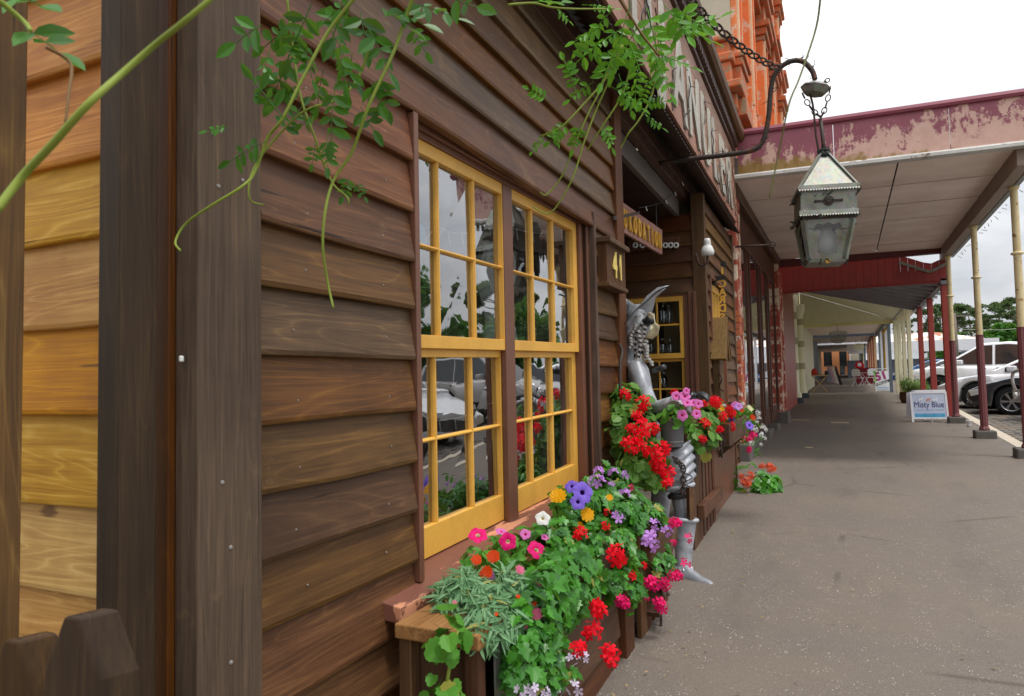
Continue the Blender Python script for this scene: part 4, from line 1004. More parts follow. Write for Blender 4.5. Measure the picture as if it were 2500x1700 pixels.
fwd = car('silver four wheel drive with bull bar and fog lamp at right edge', m_cars, 4.8, 1.9, 2.85, .40,
          [(-2.4, 1.12), (0, 1.12), (.8, 1.12), (1.3, 1.13), (2.1, 1.06), (2.4, .92)], (-2.3, 1.3), [(-2.3, 1.3), (-2.1, 1.82), (-.5, 1.90), (.35, 1.86), (1.25, 1.15)], .42, CARG, m_chrome, 5, glassx=[(-2.0, -1.1), (-1.02, -.1), (-.02, .9)])
b = MB(); b.tube(spline([(2.5, .72, .55), (2.62, .72, .85), (2.6, .70, 1.12), (2.6, 0, 1.16), (2.6, -.70, 1.12), (2.62, -.72, .85), (2.5, -.72, .55)]), .035, 8); b.box(2.42, 2.58, -.9, .9, .45, .72)
b.build('bull_bar', m_cars, fwd, True, ang=40)
for s in (1, -1): MB().lathe([(.001, .05), (.075, .05), (.09, 0), (.06, -.06)], (2.60, s*.62, .58), 14, Matrix.Rotation(R(90), 3, 'Y')).build('fog_lamp', m_lens, fwd, True)
AN = R(180+8)
def at_wheel(o, wx, hw, px, py, Y, ang):
    """put the car so that its near front wheel shows at the pixel, at depth Y"""
    g = PY(px, py, Y); c, s_ = math.cos(ang), math.sin(ang); lx, ly = wx, hw
    o.location = (g.x-(c*lx-s_*ly), Y-(s_*lx+c*ly), g.z); o.rotation_euler = (0, 0, ang)
def at_wheel(o, wx, hw, px, py, Y, ang, k=1.0):
    z = gz(Y)-.137; r_ = ray(px, py); x = CO.x+r_.x*(Y-CO.y)/r_.y; c, s_ = math.cos(ang)*k, math.sin(ang)*k
    o.location = (x-(c*wx-s_*hw), Y-(s_*wx+c*hw), z); o.rotation_euler = (0, 0, ang); o.scale = (k, k, k)
at_wheel(ute, 1.62, .90, 2292, 968, 27.0, R(162), 1.06)
at_wheel(sedan, 1.45, .88, 2386, 996, 22.0, R(157), 1.08)
at_wheel(bsed, 1.37, .86, 2472, 1012, 19.6, R(160), 1.04)
at_wheel(fwd, 1.47, .92, 2722, 1015, 16.8, R(188), .96)
extra = []
for i, (px, py, Y, bm, lb) in enumerate(((2262, 950, 35, m_carw, 'white hatch partly hidden by the cream posts, nearest the planter'), (2238, 945, 42, m_carw, 'white car in the distance behind the cream posts, second in the row'), (2212, 940, 50, m_carbl, 'blue car in the distance behind the cream posts'), (2276, 955, 31.5, m_carb, 'dark car behind the red posts beside the white pickup'))):
    o = copy_tree(sedan if i % 2 == 0 else bsed); o['label'] = lb
    for ch in o.children:
        if ch.name.split('.')[0] in ('body', 'cabin', 'mirror'):
            ch.data = ch.data.copy(); ch.data.materials[0] = bm
    at_wheel(o, 1.45, .88, px, py, Y, R(160)); extra.append(o)
# a white car that only shows as a reflection in the shop window
o = copy_tree(sedan); o['label'] = 'white car reflected in the yellow framed shop window'; o.location = (5.6, 11.2, gz(11.2)-.14); o.rotation_euler = (0, 0, R(205))
# ------------------------------------------------------------------ across the street
ab = empty('weatherboard_hall', (0, 0, 0)); tag(ab, 'long white fronted building with rusty iron roof behind the parked cars', 'building')
Yb = 66; z0 = gz(Yb)-.2
pA, pB = PY(2165, 880, Yb), PY(2425, 880, Yb); bx0, bx1 = pA.x-3, pB.x
MB().box(bx0, bx1, Yb, Yb+9, z0, PY(2300, 892, Yb).z+.6).build('wall', paint('slate_wall_paint', H('737b88', 1.05), .7), ab)
zw = PY(2300, 858, Yb).z; zt_ = PY(2300, 832, Yb).z
MB().box(bx0, bx1+.2, Yb-1.6, Yb-1.5, zw, zt_).build('awning_fascia', m_white, ab)
MB().box(bx0, bx1+.2, Yb-1.5, Yb+.1, zt_-.1, zt_).build('awning_roof', m_white, ab)
zr = PY(2330, 810, Yb+5).z
kk = 40; b = MB()
for i in range(kk+1):
    x = bx0+(bx1-.3-bx0)*i/kk; f = min(1, (bx1-.3-x)/3.0); dz = .03*(i % 2)
    b.v += [(x, Yb-.2, zt_+.02+dz), (x, Yb-.2+5*f, zt_+(zr-zt_)*f+dz)]
for i in range(kk): b.f.append((2*i, 2*i+2, 2*i+3, 2*i+1)); b.m.append(0)
b.build('roof', m_rustroof, ab)
for px in (2218, 2262, 2318, 2352):
    c = PY(px, 890, Yb-.03); MB().box(c.x-.35, c.x+.35, Yb-.05, Yb-.01, c.z-.7, c.z+.5).build('window', m_white, ab); MB().box(c.x-.27, c.x+.27, Yb-.08, Yb-.055, c.z-.62, c.z+.42).build('pane', m_carg, ab)
sh = empty('small_shed', (0, 0, 0)); tag(sh, 'low grey flat roofed shed right of the rusty roofed building', 'shed')
c = PY(2415, 868, Yb+2); MB().box(c.x-1.6, c.x+1.0, Yb+2, Yb+5, z0, c.z+.4).build('wall', m_slate, sh); MB().box(c.x-1.8, c.x+1.2, Yb+1.8, Yb+5.2, c.z+.4, c.z+.52).build('roof', m_white, sh)
# a row across the road seen only in the window glass
rb = empty('low_cottage', (25, 44, gz(44))); tag(rb, 'low pale cottage across the road reflected in the shop window', 'house')
MB().box(0, 6, -5, 5, -.3, 3.0).build('wall', m_plaster, rb); MB().prism([(-.5, 2.9), (6.5, 2.9), (3, 4.8)], lambda a, c, y: (a, y, c), -5.4, 5.4).build('roof', m_rustroof, rb)
for y in (-3, 2.6): MB().box(-.04, 0, y-.6, y+.6, .9, 2.2).build('window', m_carg, rb)
# ------------------------------------------------------------------ trees
m_bark = plain('tree_bark', H('5b4c3e', 1.0), .9, 0, .2, .4, 5)
m_barkg = plain('grey_tree_bark', H('847a6e', 1.0), .9, 0, .2, .4, 5)
m_pinef = leafmat('dark_pine_foliage', H('2c3f26', .9), H('5a7046', 1.0), .6, .2, .2)
m_bushf = leafmat('broadleaf_foliage', H('1f4a16', .9), H('4f8a2c', 1.0), .5, .25, .3)
m_limef = leafmat('lime_foliage', H('5c8a18', 1.0), H('a3c438', 1.0), .5, .3, .3)
def leaf_cloud(clumps, size, dens, flat=1.0):
    b = MB(); tone = []
    for c, r_, k in clumps:
        tn = random.random()
        for _ in range(int(dens*k)):
            d = V((random.gauss(0, 1), random.gauss(0, 1), random.gauss(0, 1))).normalized()*(random.random()**.45)
            p = V(c)+V((d.x*r_[0], d.y*r_[1], d.z*r_[2]))
            s = size*random.uniform(.6, 1.3); a = V((random.gauss(0, 1), random.gauss(0, 1), random.gauss(0, .6))).normalized(); e = a.cross(V((random.gauss(0, 1), random.gauss(0, 1), random.gauss(0, 1)))).normalized()
            b.face([p-a*s, p+e*s*.55, p+a*s, p-e*s*.5]); tone.append(max(0, min(1, .5*tn+.5*random.random())))
    return b, tone
def tone_attr(o, tone):
    a = o.data.attributes.new('tone', 'FLOAT', 'FACE'); a.data.foreach_set('value', tone)
def tree(name, label, base, h, spread, kind, mat, bark, group=None, dens=130, size=.22):
    root = empty(name, base); tag(root, label, 'tree', group)
    tb = MB(); lean = random.uniform(-.05, .05)
    trunk = [V((lean*h*t*t, 0, h*.86*t)) for t in (0, .15, .35, .55, .75, 1)]
    tb.tube(trunk, [h*.028*(1-.75*t) for t in (0, .15, .35, .55, .75, 1)], 8)
    cl = []
    if kind == 'pine':
        for i in range(22):
            z = h*random.uniform(.34, .97); f = (z/h); rr = spread*(.35+.65*random.random())*(1.15-.35*abs(f-.8)/.5); a = random.uniform(0, 6.28)
            p = V((math.cos(a)*rr, math.sin(a)*rr, z)); tb.tube(spline([V((lean*z, 0, z*.84)), V((p.x*.5, p.y*.5, z*.93)), p], 4), [h*.008, h*.007, h*.006]+[h*.005]*6, 5)
            cl.append((p, (spread*.30, spread*.30, h*.032), 1.0))
        for i in range(5):
            a = random.uniform(0, 6.28); cl.append((V((math.cos(a)*spread*.3, math.sin(a)*spread*.3, h*random.uniform(.9, 1.0))), (spread*.38, spread*.38, h*.035), 1.0))
    else:
        for i in range(22):
            a = random.uniform(0, 6.28); rr = spread*math.sqrt(random.random())*.8; z = h*(.22+.7*random.random()*(1-.4*rr/spread)); p = V((math.cos(a)*rr, math.sin(a)*rr, z))
            tb.tube([V((0, 0, z*.5)), p], [h*.01, h*.004], 5); cl.append((p, (spread*.38, spread*.38, h*.15), 1.0))
    tb.build('trunk', bark, root, True)
    b, tone = leaf_cloud(cl, size, dens); o = b.build('crown', mat, root); tone_attr(o, tone)
    return root
def tree_at(px, pytop, Y, spread_px, *a, **k):
    p = PY(px, pytop, Y); z0 = gz(Y)-.3; sp = spread_px/FPX*Y*1.05
    return tree(a[0], a[1], (p.x, Y, z0), p.z-z0, sp, *a[2:], **k)
TG = 'trees beyond the parked cars'
for i, (px, py, Y, s, lb) in enumerate(((2262, 752, 105, 22, 'pine seen between the two red posts'), (2290, 748, 112, 26, 'broad pine left of the rusty pipe post'), (2338, 742, 100, 34, 'flat topped pine just right of the rusty pipe post'), (2372, 750, 118, 30, 'pine with a light green top behind the power pole'), (2432, 741, 104, 34, 'layered dark pine in the middle of the right hand gap'), (2478, 731, 92, 32, 'tallest pine at the right edge of the photo'), (2205, 770, 120, 22, 'pine seen between the cream posts'), (2520, 725, 96, 34, 'pine at the very right edge behind the last pipe post'))):
    tree_at(px, py, Y, s, 'pine_tree', lb, 'pine', m_pinef, m_barkg, group=TG, dens=95, size=.2)
tree_at(2437, 785, 74, 40, 'leafy_tree', 'dense dark green tree above the white pickup', 'round', m_bushf, m_bark, group=TG, dens=420, size=.24)
tree_at(2482, 800, 78, 26, 'leafy_tree', 'yellow green tree at right beside the dark one', 'round', m_limef, m_bark, group=TG, dens=330, size=.24)
tree_at(2384, 820, 80, 26, 'leafy_tree', 'light green round bush above the rusty roof end', 'round', m_limef, m_bark, group=TG, dens=300, size=.22)
tree_at(2302, 800, 84, 34, 'leafy_tree', 'dark shrubby tree behind the rusty roof', 'round', m_bushf, m_bark, group=TG, dens=300, size=.24)
tree_at(2520, 850, 70, 40, 'leafy_tree', 'green tree cut by the right edge behind the pickup tray', 'round', m_bushf, m_bark, group=TG, dens=300, size=.24)
for i, (x, y, h, s, kd, lb) in enumerate(((17, 33, 7.6, 3.0, 'round', 'large tree across the road reflected left in the window'), (13.5, 38, 6.2, 2.4, 'round', 'smaller tree across the road reflected in the window'), (21, 52, 9, 3.4, 'pine', 'tall pine across the road reflected in the window'))):
    tree('street_tree', lb, (x, y, gz(y)-.2), h, s, kd, m_bushf if kd == 'round' else m_pinef, m_bark, 'trees across the road', 260, .26)
# power pole and wire
pp = empty('power_pole', (0, 0, 0)); tag(pp, 'weathered timber power pole rising behind the rusty roof', 'pole')
c = PY(2337, 900, 60); MB().tube([(c.x, 60, gz(60)-.2), (c.x-.05, 60, PY(2334, 765, 60).z)], [.2, .15], 8).build('pole', m_barkg, pp, True)
MB().bar((c.x-1.1, 60, PY(2334, 772, 60).z), (c.x+1.0, 60, PY(2334, 772, 60).z), .1, .12).build('crossarm', m_barkg, pp)
MB().tube([PY(2345, 805, 60), PY(2440, 806, 60), PY(2520, 800, 60)], .02, 5).build('wire', m_zinc, pp)
# ------------------------------------------------------------------ lantern on its pipe bracket
LU = 5.5
def FL(px, py, u=LU):
    return FR(px, py, u)
lb_ = empty('lantern_bracket', FO, TH); tag(lb_, 'bent rusty pipe bracket reaching out from the sign with chain and dish', 'bracket')
path = [FL(1640, 395)]+[FL(*p) for p in ((1690, 388), (1760, 380), (1835, 368), (1862, 345), (1876, 290), (1882, 220), (1894, 178), (1925, 152), (1958, 150), (1982, 172), (1990, 195))]
path[0].x = .03
MB().tube(spline(path, 6), .019, 10).build('pipe', m_iron, lb_, True)
b = MB()
for i in range(60):                                     # dry vine twined round the pipe
    q = spline(path, 6); k = 6+i % (len(q)-8); p = q[k]
    d = V((random.uniform(-1, 1), random.uniform(-1, 1), random.uniform(-1, 1))).normalized(); b.tube([p+d*.012, p+d*.022+V((.02, .01, .01)), p+d*random.uniform(.04, .07)], [.004, .003, .002], 4)
stuff(b.build('dry_twigs', m_iron, lb_))
dc = FL(1992, 212); 
b = MB(); b.lathe([(.005, .03), (.05, .028), (.105, .0), (.11, -.008), (.075, -.055), (.07, -.058), (.004, -.062)], dc, 8, Matrix.Rotation(R(14), 3, 'Y')); b.build('dish', m_zinc, lb_)
def chain(b, p0, p1, sag, n, r0=.017, r1=.0045):
    p0, p1 = V(p0), V(p1)
    for i in range(n):
        t_ = (i+.5)/n; p = p0.lerp(p1, t_)-V((0, 0, sag*4*t_*(1-t_))); t2 = t_+.02; q = p0.lerp(p1, t2)-V((0, 0, sag*4*t2*(1-t2))); d = (q-p).normalized()
        a = d.cross(V((0, 0, 1))); a = a if a.length > .05 else d.cross(V((1, 0, 0))); a.normalize()
        b.torus(p, r0, r1, a if i % 2 else d.cross(a), 10, 5, 1.5, d)
b = MB(); chain(b, dc+V((.10, 0, -.01)), FL(2005, 285), .03, 5); chain(b, dc+V((-.10, 0, -.02)), FL(2003, 285), .03, 5); chain(b, dc+V((-.06, -.08, 0)), dc+V((.09, -.02, .03)), .02, 6, .014); b.build('chain', m_iron, lb_, True)
b = MB(); chain(b, FL(1895, 165), (.235, 4.15, 4.0), .12, 34, .03, .0065); b.build('stay_chain', m_iron, lb_, True)
ln = empty('hanging_lantern', FO, TH); tag(ln, 'large weathered zinc street lantern hanging in front of the verandah', 'lantern')
c0 = FL(2012, 500); ROTL = R(9); LM = Matrix.Rotation(ROTL, 3, 'Z') @ Matrix.Rotation(R(2.0), 3, 'Y')
zt = FL(2008, 372).z; ze = FL(2012, 474).z; zb1 = FL(2012, 537).z; zb2 = FL(2012, 640).z
hw1 = .185; hw2 = .165; hw3 = .118
def LP(x, y, z): 
    q = LM @ V((x, y, z-c0.z)); return (c0.x+q.x, LU+q.y, c0.z+q.z)
def frus(b, z0, h0, z1, h1, cap=True):
    b.face([LP(-h0, -h0, z0), LP(h0, -h0, z0), LP(h1, -h1, z1), LP(-h1, -h1, z1)]); b.face([LP(h0, -h0, z0), LP(h0, h0, z0), LP(h1, h1, z1), LP(h1, -h1, z1)])
    b.face([LP(h0, h0, z0), LP(-h0, h0, z0), LP(-h1, h1, z1), LP(h1, h1, z1)]); b.face([LP(-h0, h0, z0), LP(-h0, -h0, z0), LP(-h1, -h1, z1), LP(-h1, h1, z1)])
    if cap: b.face([LP(-h1, -h1, z1), LP(h1, -h1, z1), LP(h1, h1, z1), LP(-h1, h1, z1)]); b.face([LP(-h0, h0, z0), LP(h0, h0, z0), LP(h0, -h0, z0), LP(-h0, -h0, z0)])
b = MB(); frus(b, ze, hw1+.012, zt, .012); rf = b.build('lantern_roof', m_zinc, ln)
for sx, sy in ((-1, -1), (1, -1), (1, 1), (-1, 1)): MB().bar(LP(sx*(hw1+.014), sy*(hw1+.014), ze+.0), LP(sx*.014, sy*.014, zt+.01), .03, .005, up=V(LP(sx, sy, 3))-V(LP(0, 0, 3))).build('roof_strip', m_zinc, rf)
b = MB(); frus(b, zb1, hw1, ze-.004, hw1); bd = b.build('lantern_band', m_zinc, ln)
for z, h in ((ze, hw1+.018), (zb1+.012, hw1+.01)):
    b = MB()
    for s in range(4):
        Rm = Matrix.Rotation(R(90*s), 3, 'Z'); K = 22
        for i in range(K):
            a0, a1 = -h+2*h*i/K, -h+2*h*(i+1)/K; am = (a0+a1)/2
            def Q(a, zz, o_): v_ = Rm @ V((a, -h-o_, 0)); return LP(v_.x, v_.y, zz)
            b.face([Q(a0, z+.02, 0), Q(a0, z-.012, .006), Q(am, z-.026, .014), Q(a1, z-.012, .006), Q(a1, z+.02, 0)])
    b.build('scalloped_trim', m_zinc, ln)
b = MB(); frus(b, zb1-.03, hw2+.006, zb1-.0, hw2+.012); b.build('lower_collar', m_iron, ln)
for sx, sy in ((-1, -1), (1, -1), (1, 1), (-1, 1)): MB().bar(LP(sx*hw2, sy*hw2, zb1-.03), LP(sx*hw3, sy*hw3, zb2), .03, .03).build('corner_bar', m_zinc, ln)
for s in range(4):                                      # fretted side sheets with a flame-shaped opening, glass behind
    Rm = Matrix.Rotation(R(90*s), 3, 'Z'); H_ = zb1-.03-zb2
    def S(a, f, o_=0.0):
        hh = hw3+(hw2-hw3)*f; v_ = Rm @ V((a*hh, -hh-o_, 0)); return LP(v_.x, v_.y, zb2+H_*f)
    b = MB()
    for sgn in (-1, 1):
        inner = [(.50, .16), (.46, .30), (.52, .45), (.40, .58), (.30, .70), (.45, .76), (.52, .70), (.60, .80), (.45, .90), (.22, .86), (.0, .92)]
        outer = [(.99, .16), (.99, .30), (.99, .45), (.99, .58), (.99, .70), (.99, .76), (.99, .82), (.99, .9), (.8, 1), (.4, 1), (.0, 1)]
        for i in range(len(inner)-1): 
            q = [S(sgn*inner[i][0], inner[i][1], .002), S(sgn*outer[i][0], outer[i][1], .002), S(sgn*outer[i+1][0], outer[i+1][1], .002), S(sgn*inner[i+1][0], inner[i+1][1], .002)]
            b.face(q if sgn > 0 else q[::-1])
    b.face([S(-.99, 0, .002), S(.99, 0, .002), S(.99, .16, .002), S(-.99, .16, .002)])
    b.build('fretted_sheet', m_zinc, ln)
    MB().face([S(-.97, .04, -.004), S(.97, .04, -.004), S(.97, .98, -.004), S(-.97, .98, -.004)]).build('pane', m_glassc, ln)
gl_ = NT('frosted_globe'); m_globe = gl_.done((.82, .82, .80, 1), .35, 0, None, .5)
MB().lathe([(.04, -.12), (.045, -.085), (.085, -.05), (.098, 0), (.085, .05), (.05, .08), (.045, .11)], (c0.x, LU, (zb1+zb2)/2-.02), 18).build('globe', m_globe, ln, True)
b = MB(); frus(b, zb2-.02, hw3+.004, zb2-.001, hw3+.012); b.build('base_plate', m_zinc, ln)
b = MB(); b.lathe([(.001, .012), (.012, .014), (.02, .008), (.034, .008), (.036, 0)], LP(0, -hw1-.002, (ze+zb1)/2), 18, LM @ Matrix.Rotation(R(90), 3, 'X')); b.bar(LP(-.085, -hw1-.006, (ze+zb1)/2), LP(.085, -hw1-.006, (ze+zb1)/2), .008, .014)
for s in (-1, 1): b.lathe([(.001, .008), (.010, .007), (.012, 0)], LP(s*.085, -hw1-.004, (ze+zb1)/2), 10, LM @ Matrix.Rotation(R(90), 3, 'X'))
b.build('latch', m_iron, ln, True, ang=40)
b = MB()
for s in range(4):
    Rm = Matrix.Rotation(R(90*s), 3, 'Z')
    for x, z in ((-.16, ze-.02), (0, ze-.02), (.16, ze-.02), (-.16, zb1+.03), (0, zb1+.03), (.16, zb1+.03)):
        v_ = Rm @ V((x, -hw1-.001, 0)); b.lathe([(.001, .004), (.0055, .002), (.007, 0)], LP(v_.x, v_.y, z), 6, LM @ Rm @ Matrix.Rotation(R(90), 3, 'X'))
stuff(b.build('rivets', m_rivet, ln))
MB().box(-.013, .013, -.006, .006, -.05, -.02).build('padlock', m_gold, ln, loc=LP(0, -hw3-.012, zb2+.02))
b = MB(); apex = V(LP(0, 0, zt-.03)); b.tube([apex, apex+V((0, 0, .1)), FL(2003, 290)], [.016, .014, .013], 8); b.tube(spline([apex+V((-.03, 0, .02)), FL(1992, 330), FL(1985, 260), dc+V((-.05, 0, -.02))]), .008, 6); b.build('hanger_rod', m_iron, ln, True)
b = MB()
for i in range(34):
    a = i*.9; z = zt-.02+random.uniform(-.03, .04); b.torus((apex.x, apex.y, z), random.uniform(.03, .05), .003, (random.uniform(-.4, .4), random.uniform(-.4, .4), 1), 10, 4)
for z, h, k in ((ze-.03, hw1+.02, 16), (zb1-.01, hw1+.015, 18), (zb2-.0, hw3+.02, 14)):
    for i in range(k):
        a = random.uniform(-1, 1)*h; s = i % 4; v_ = Matrix.Rotation(R(90*s), 3, 'Z') @ V((a, -h, 0)); p = V(LP(v_.x, v_.y, z)); d = V((random.uniform(-1, 1), random.uniform(-1, 1), random.uniform(-1, .3))).normalized()
        b.tube([p, p+d*random.uniform(.025, .05)], [.004, .006], 5)
stuff(b.build('string_lights', plain('dark_green_wire', H('25302a'), .5), ln))
# ------------------------------------------------------------------ hanging sign, insulator rack, lamp, cards sign, letterbox on the shop
RT_R = Matrix(((1, 0, 0), (0, 0, -1), (0, 1, 0)))          # text facing the viewer (x->n, y->z)
hs_ = empty('hanging_sign', FO, TH); tag(hs_, 'brown board with gold letters reading MUKODATION hung in the porch', 'sign')
pA, pB = FC(1498, 478, -.16), FC(1617, 562, -.13); pC, pD = FC(1498, 553, -.16), FC(1617, 622, -.13)
def HS(f, g, o_=0.0):
    a = pC.lerp(pD, f); c = pA.lerp(pB, f); p = a.lerp(c, g); return (p.x+o_, p.y, p.z)
b = MB(); b.v += [HS(0, 0), HS(1, 0), HS(1, 1), HS(0, 1), HS(0, 0, -.025), HS(1, 0, -.025), HS(1, 1, -.025), HS(0, 1, -.025)]; b.f += [(0, 1, 2, 3), (5, 4, 7, 6), (3, 2, 6, 7), (4, 5, 1, 0), (1, 5, 6, 2), (4, 0, 3, 7)]; b.m += [0]*6
b.build('sign_board', m_signw, hs_, bevel=.003)
L_ = (V(HS(1, 0))-V(HS(0, 0))).length; dirh = (V(HS(1, .5))-V(HS(0, .5))); hgt = (V(HS(.5, 1))-V(HS(.5, 0))).length
az = math.atan2(dirh.y, dirh.x)
txt = 'MUKODATION'
for i, ch in enumerate(txt):
    f = .05+.092*(i+.35); me = text_mesh(ch, hgt*.80, .006, 'letter', m_gold, .008, sx=.62*L_/(hgt*10)*1.55)
    put(me, 'letter', hs_, HS(f, .17, .012), Matrix.Rotation(az, 3, 'Z') @ Matrix.Rotation(R(90), 3, 'X'))
MB().tube([HS(.15, .98), (HS(.15, 1)[0], HS(.15, 1)[1], 2.80)], .006, 6).tube([HS(.85, .98), (HS(.85, 1)[0], HS(.85, 1)[1], 2.80)], .006, 6).build('hanger', m_black, hs_)
p0, p1 = FC(1497, 533, .05), FC(1560, 520, -.10)
MB().bar((p0.x, p0.y, p0.z), (p1.x, p1.y, p1.z), .012, .022).build('sign_stay', m_iron, hs_)
ir = empty('insulator_rack', FO, TH); tag(ir, 'dark rail with white ring insulators on the porch wall', 'rack')
q0, q1 = FR(1535, 600, RU), FR(1660, 602, RU)
MB().box(q0.x, q1.x, RU-.05, RU-.027, q0.z-.07, q0.z+.035).build('rail', m_trim, ir, bevel=.003)
m_porc = plain('white_porcelain', (.8, .8, .78, 1), .15)
for px in (1551, 1568, 1586, 1624, 1637, 1650):
    c = FR(px, 599, RU-.07); b = MB(); b.torus((c.x, RU-.07, c.z), .021, .010, (0, 1, 0), 16, 8); b.build('insulator_ring', m_porc, ir, True)
lp = empty('porcelain_insulator', FO, TH); tag(lp, 'white porcelain bell insulator on a curled iron hook', 'insulator')
c = FC(1727, 606, N2+.12)
MB().lathe([(.045, -.07), (.058, -.06), (.06, -.03), (.045, .01), (.03, .03), (.034, .04), (.03, .07), (.026, .085)], c, 16).build('bell', m_porc, lp, True)
MB().tube(spline([(N2+.02, c.y-.02, c.z-.05), (N2+.05, c.y-.02, c.z-.15), (N2+.11, c.y-.01, c.z-.14), (c.x, c.y, c.z-.06)]), .011, 8).build('hook', m_iron, lp, True)
cs = empty('vertical_sign', FO, TH); tag(cs, 'thin vertical sign of yellow mirrored letters with a black pointing hand', 'sign')
UC = 7.35
for ch, py in (('I', 661), ('C', 693), ('A', 714), ('R', 732), ('D', 753), ('S', 775)):
    p = FR(1764, py, UC); p = FR(1764, py+8, UC)
    put(text_mesh(ch, .108, .006, 'letter', m_gold, .004, mirror=True, sx=1.0), 'letter', cs, (p.x, UC, p.z), RT_R)
p = FR(1766, 645, UC); MB().lathe([(.001, .01), (.03, .009), (.03, -.009), (.001, -.01)], (p.x, UC, p.z), 14, Matrix.Rotation(R(90), 3, 'X')).build('finial', m_black, cs)
p = FR(1762, 797, UC); MB().lathe([(.001, .01), (.055, .009), (.055, -.009), (.001, -.01)], (p.x, UC, p.z-.02), 16, Matrix.Rotation(R(90), 3, 'X')).build('lower_disc', m_black, cs)
MB().bar((FR(1766, 650, UC).x, UC+.006, FR(1766, 650, UC).z), (p.x, UC+.006, p.z), .012, .006).build('spine', m_black, cs)
P2 = [(1721, 676), (1745, 674), (1775, 676), (1772, 681), (1752, 685), (1746, 690), (1752, 699), (1742, 697), (1734, 694), (1722, 687)]
b = MB(); pts = [FR(x, y, UC-.02) for x, y in P2]; b.prism([(q.x, q.z) for q in pts], lambda a, c, y: (a, y, c), UC-.025, UC-.012); b.build('pointing_hand', m_black, cs)
lbx = empty('letterbox', FO, TH); tag(lbx, 'house shaped wooden letterbox with steep roof on the shop front', 'letterbox')
a0, a1 = FR(1724, 880, 7.0), FR(1762, 880, 7.0); zt2 = FR(1745, 790, 7.0).z; zm = FR(1745, 872, 7.0).z; zb = FR(1745, 985, 7.0).z
xa, xb = max(a0.x, N2+.03), a1.x
m_lbx = wood('letterbox_ply', H('3f2c1a'), H('6a5034', 1.1), H('8a6c48', 1.1), 2, .6)
MB().box(xa, xb-.02, 7.0, 7.28, zb, zm).build('box_body', m_lbx, lbx, bevel=.004)
b = MB(); b.prism([(6.92, zm-.02), (6.94, zm-.035), (7.16, zt2+.03), (7.38, zm-.035), (7.40, zm-.02), (7.16, zt2+.075)], lambda u, z, n: (n, u, z), xa-.01, xb+.05); b.build('box_roof', m_lbx, lbx, bevel=.004)
b = MB()
for i in range(4): b.bar((xb+.04, 7.0+.02*i, zm-.04+.0*i), (xb+.04, 7.16, zt2+.03-.05*i), .012, .02)
for i in range(4): b.bar((xb+.04, 7.32-.02*i, zm-.04), (xb+.04, 7.16, zt2+.03-.05*i), .012, .02)
b.build('gable_slats', m_lbx, lbx)
MB().tube(spline([(xa+.06, 6.98, zm-.16), (xa+.09, 6.94, zm-.22), (xa+.06, 6.96, zm-.30), (xa+.10, 6.98, zm-.34)]), .008, 6).build('handle', m_iron, lbx, True)
hk = empty('iron_hook', FO, TH); tag(hk, 'long wrought iron hook and ring hanging on the brown corner post', 'hook')
pts = [FC(1512, 840, .06), FC(1519, 860, .08), FC(1514, 890, .08), FC(1515, 960, .09), FC(1520, 975, .09), FC(1530, 985, .09), FC(1525, 1005, .09)]
MB().tube(spline(pts, 5), .009, 8).build('hook_bar', m_iron, hk, True)
c = FC(1519, 993, .09); MB().torus(c, .035, .008, (.3, 1, 0), 16, 6, 1.35, (0, 0, 1)).build('ring', m_iron, hk, True)
# ------------------------------------------------------------------ planters, gates
def F0(name, label, cat, grp=None): return tag(empty(name, FO, TH), label, cat, grp)
sh_ = F0('planter_bench', 'low timber bench planter under the window with a plank top', 'planter')
MB().box(.10, .36, 1.56, 2.9, .505, .545).build('plank_top', wood('bleached_plank', H('6b4c2e', 1.2), H('9a7a50', 1.2), H('b99a6c', 1.2), 1, .65), sh_, bevel=.004)
for n, u in ((.12, 1.60), (.325, 1.60), (.325, 2.6), (.12, 2.6)): MB().box(n-.02, n+.022, u-.02, u+.022, 0, .505).build('leg', m_postl if n < .2 else m_trim, sh_, bevel=.003)
MB().box(.352, .358, 1.66, 2.1, .02, .495).build('metal_panel', m_zinc, sh_); MB().box(.14, .305, 1.625, 1.635, .02, .5).build('end_panel', m_trim, sh_)
for i in range(4): 
    b = MB(); b.prism([(.362, i*.135+.0), (.384, i*.135+.0), (.370, i*.135+.14), (.362, i*.135+.14)], lambda a, c, u: (a, u, c), 2.02, 2.78); b.build('board', m_trimy, sh_, bevel=.002)
MB().box(.34, .405, 2.79, 2.92, -.02, .50).build('end_post', m_trim, sh_, bevel=.004)
def gate(name, label, u0, u1, z1, n, k, rails):
    g = F0(name, label, 'gate', 'half gates at the porch')
    for i in range(k):
        a = u0+(u1-u0)*i/k; wd = (u1-u0)/k*(.62 if i else .9)
        MB().box(n-.012, n+.012, a, a+wd, .03, z1-random.uniform(0, .02)).build('slat', m_trim, g, bevel=.003)
    for z in rails: MB().box(n+.014, n+.062, u0+.02, u1, z, z+.095).build('rail', m_trimy, g, bevel=.004)
    return g
g1 = gate('half_gate', 'near brown slatted half gate beneath the trailing geraniums', 3.02, 3.62, .50, .40, 5, (.36,))
MB().bar((.425, 3.12, .12), (.425, 3.6, .46), .03, .09, up=(1, 0, 0)).build('brace', m_trimy, g1)
MB().tube(spline([(.45, 3.20, .50), (.46, 3.21, .3), (.455, 3.20, .02)]), .006, 6).build('drop_bolt', m_iron, g1); b = MB(); b.torus((.47, 3.22, .22), .028, .012, (1, .2, 0)); b.torus((.475, 3.26, .20), .024, .010, (1, .5, .3)); b.build('rope_knot', plain('old_rope', H('8a8378'), .9), g1, True)
g2 = gate('half_gate', 'far brown slatted half gate beside the figure with thick rails and latch', 4.72, 5.62, .92, .36, 6, (.70, .24))
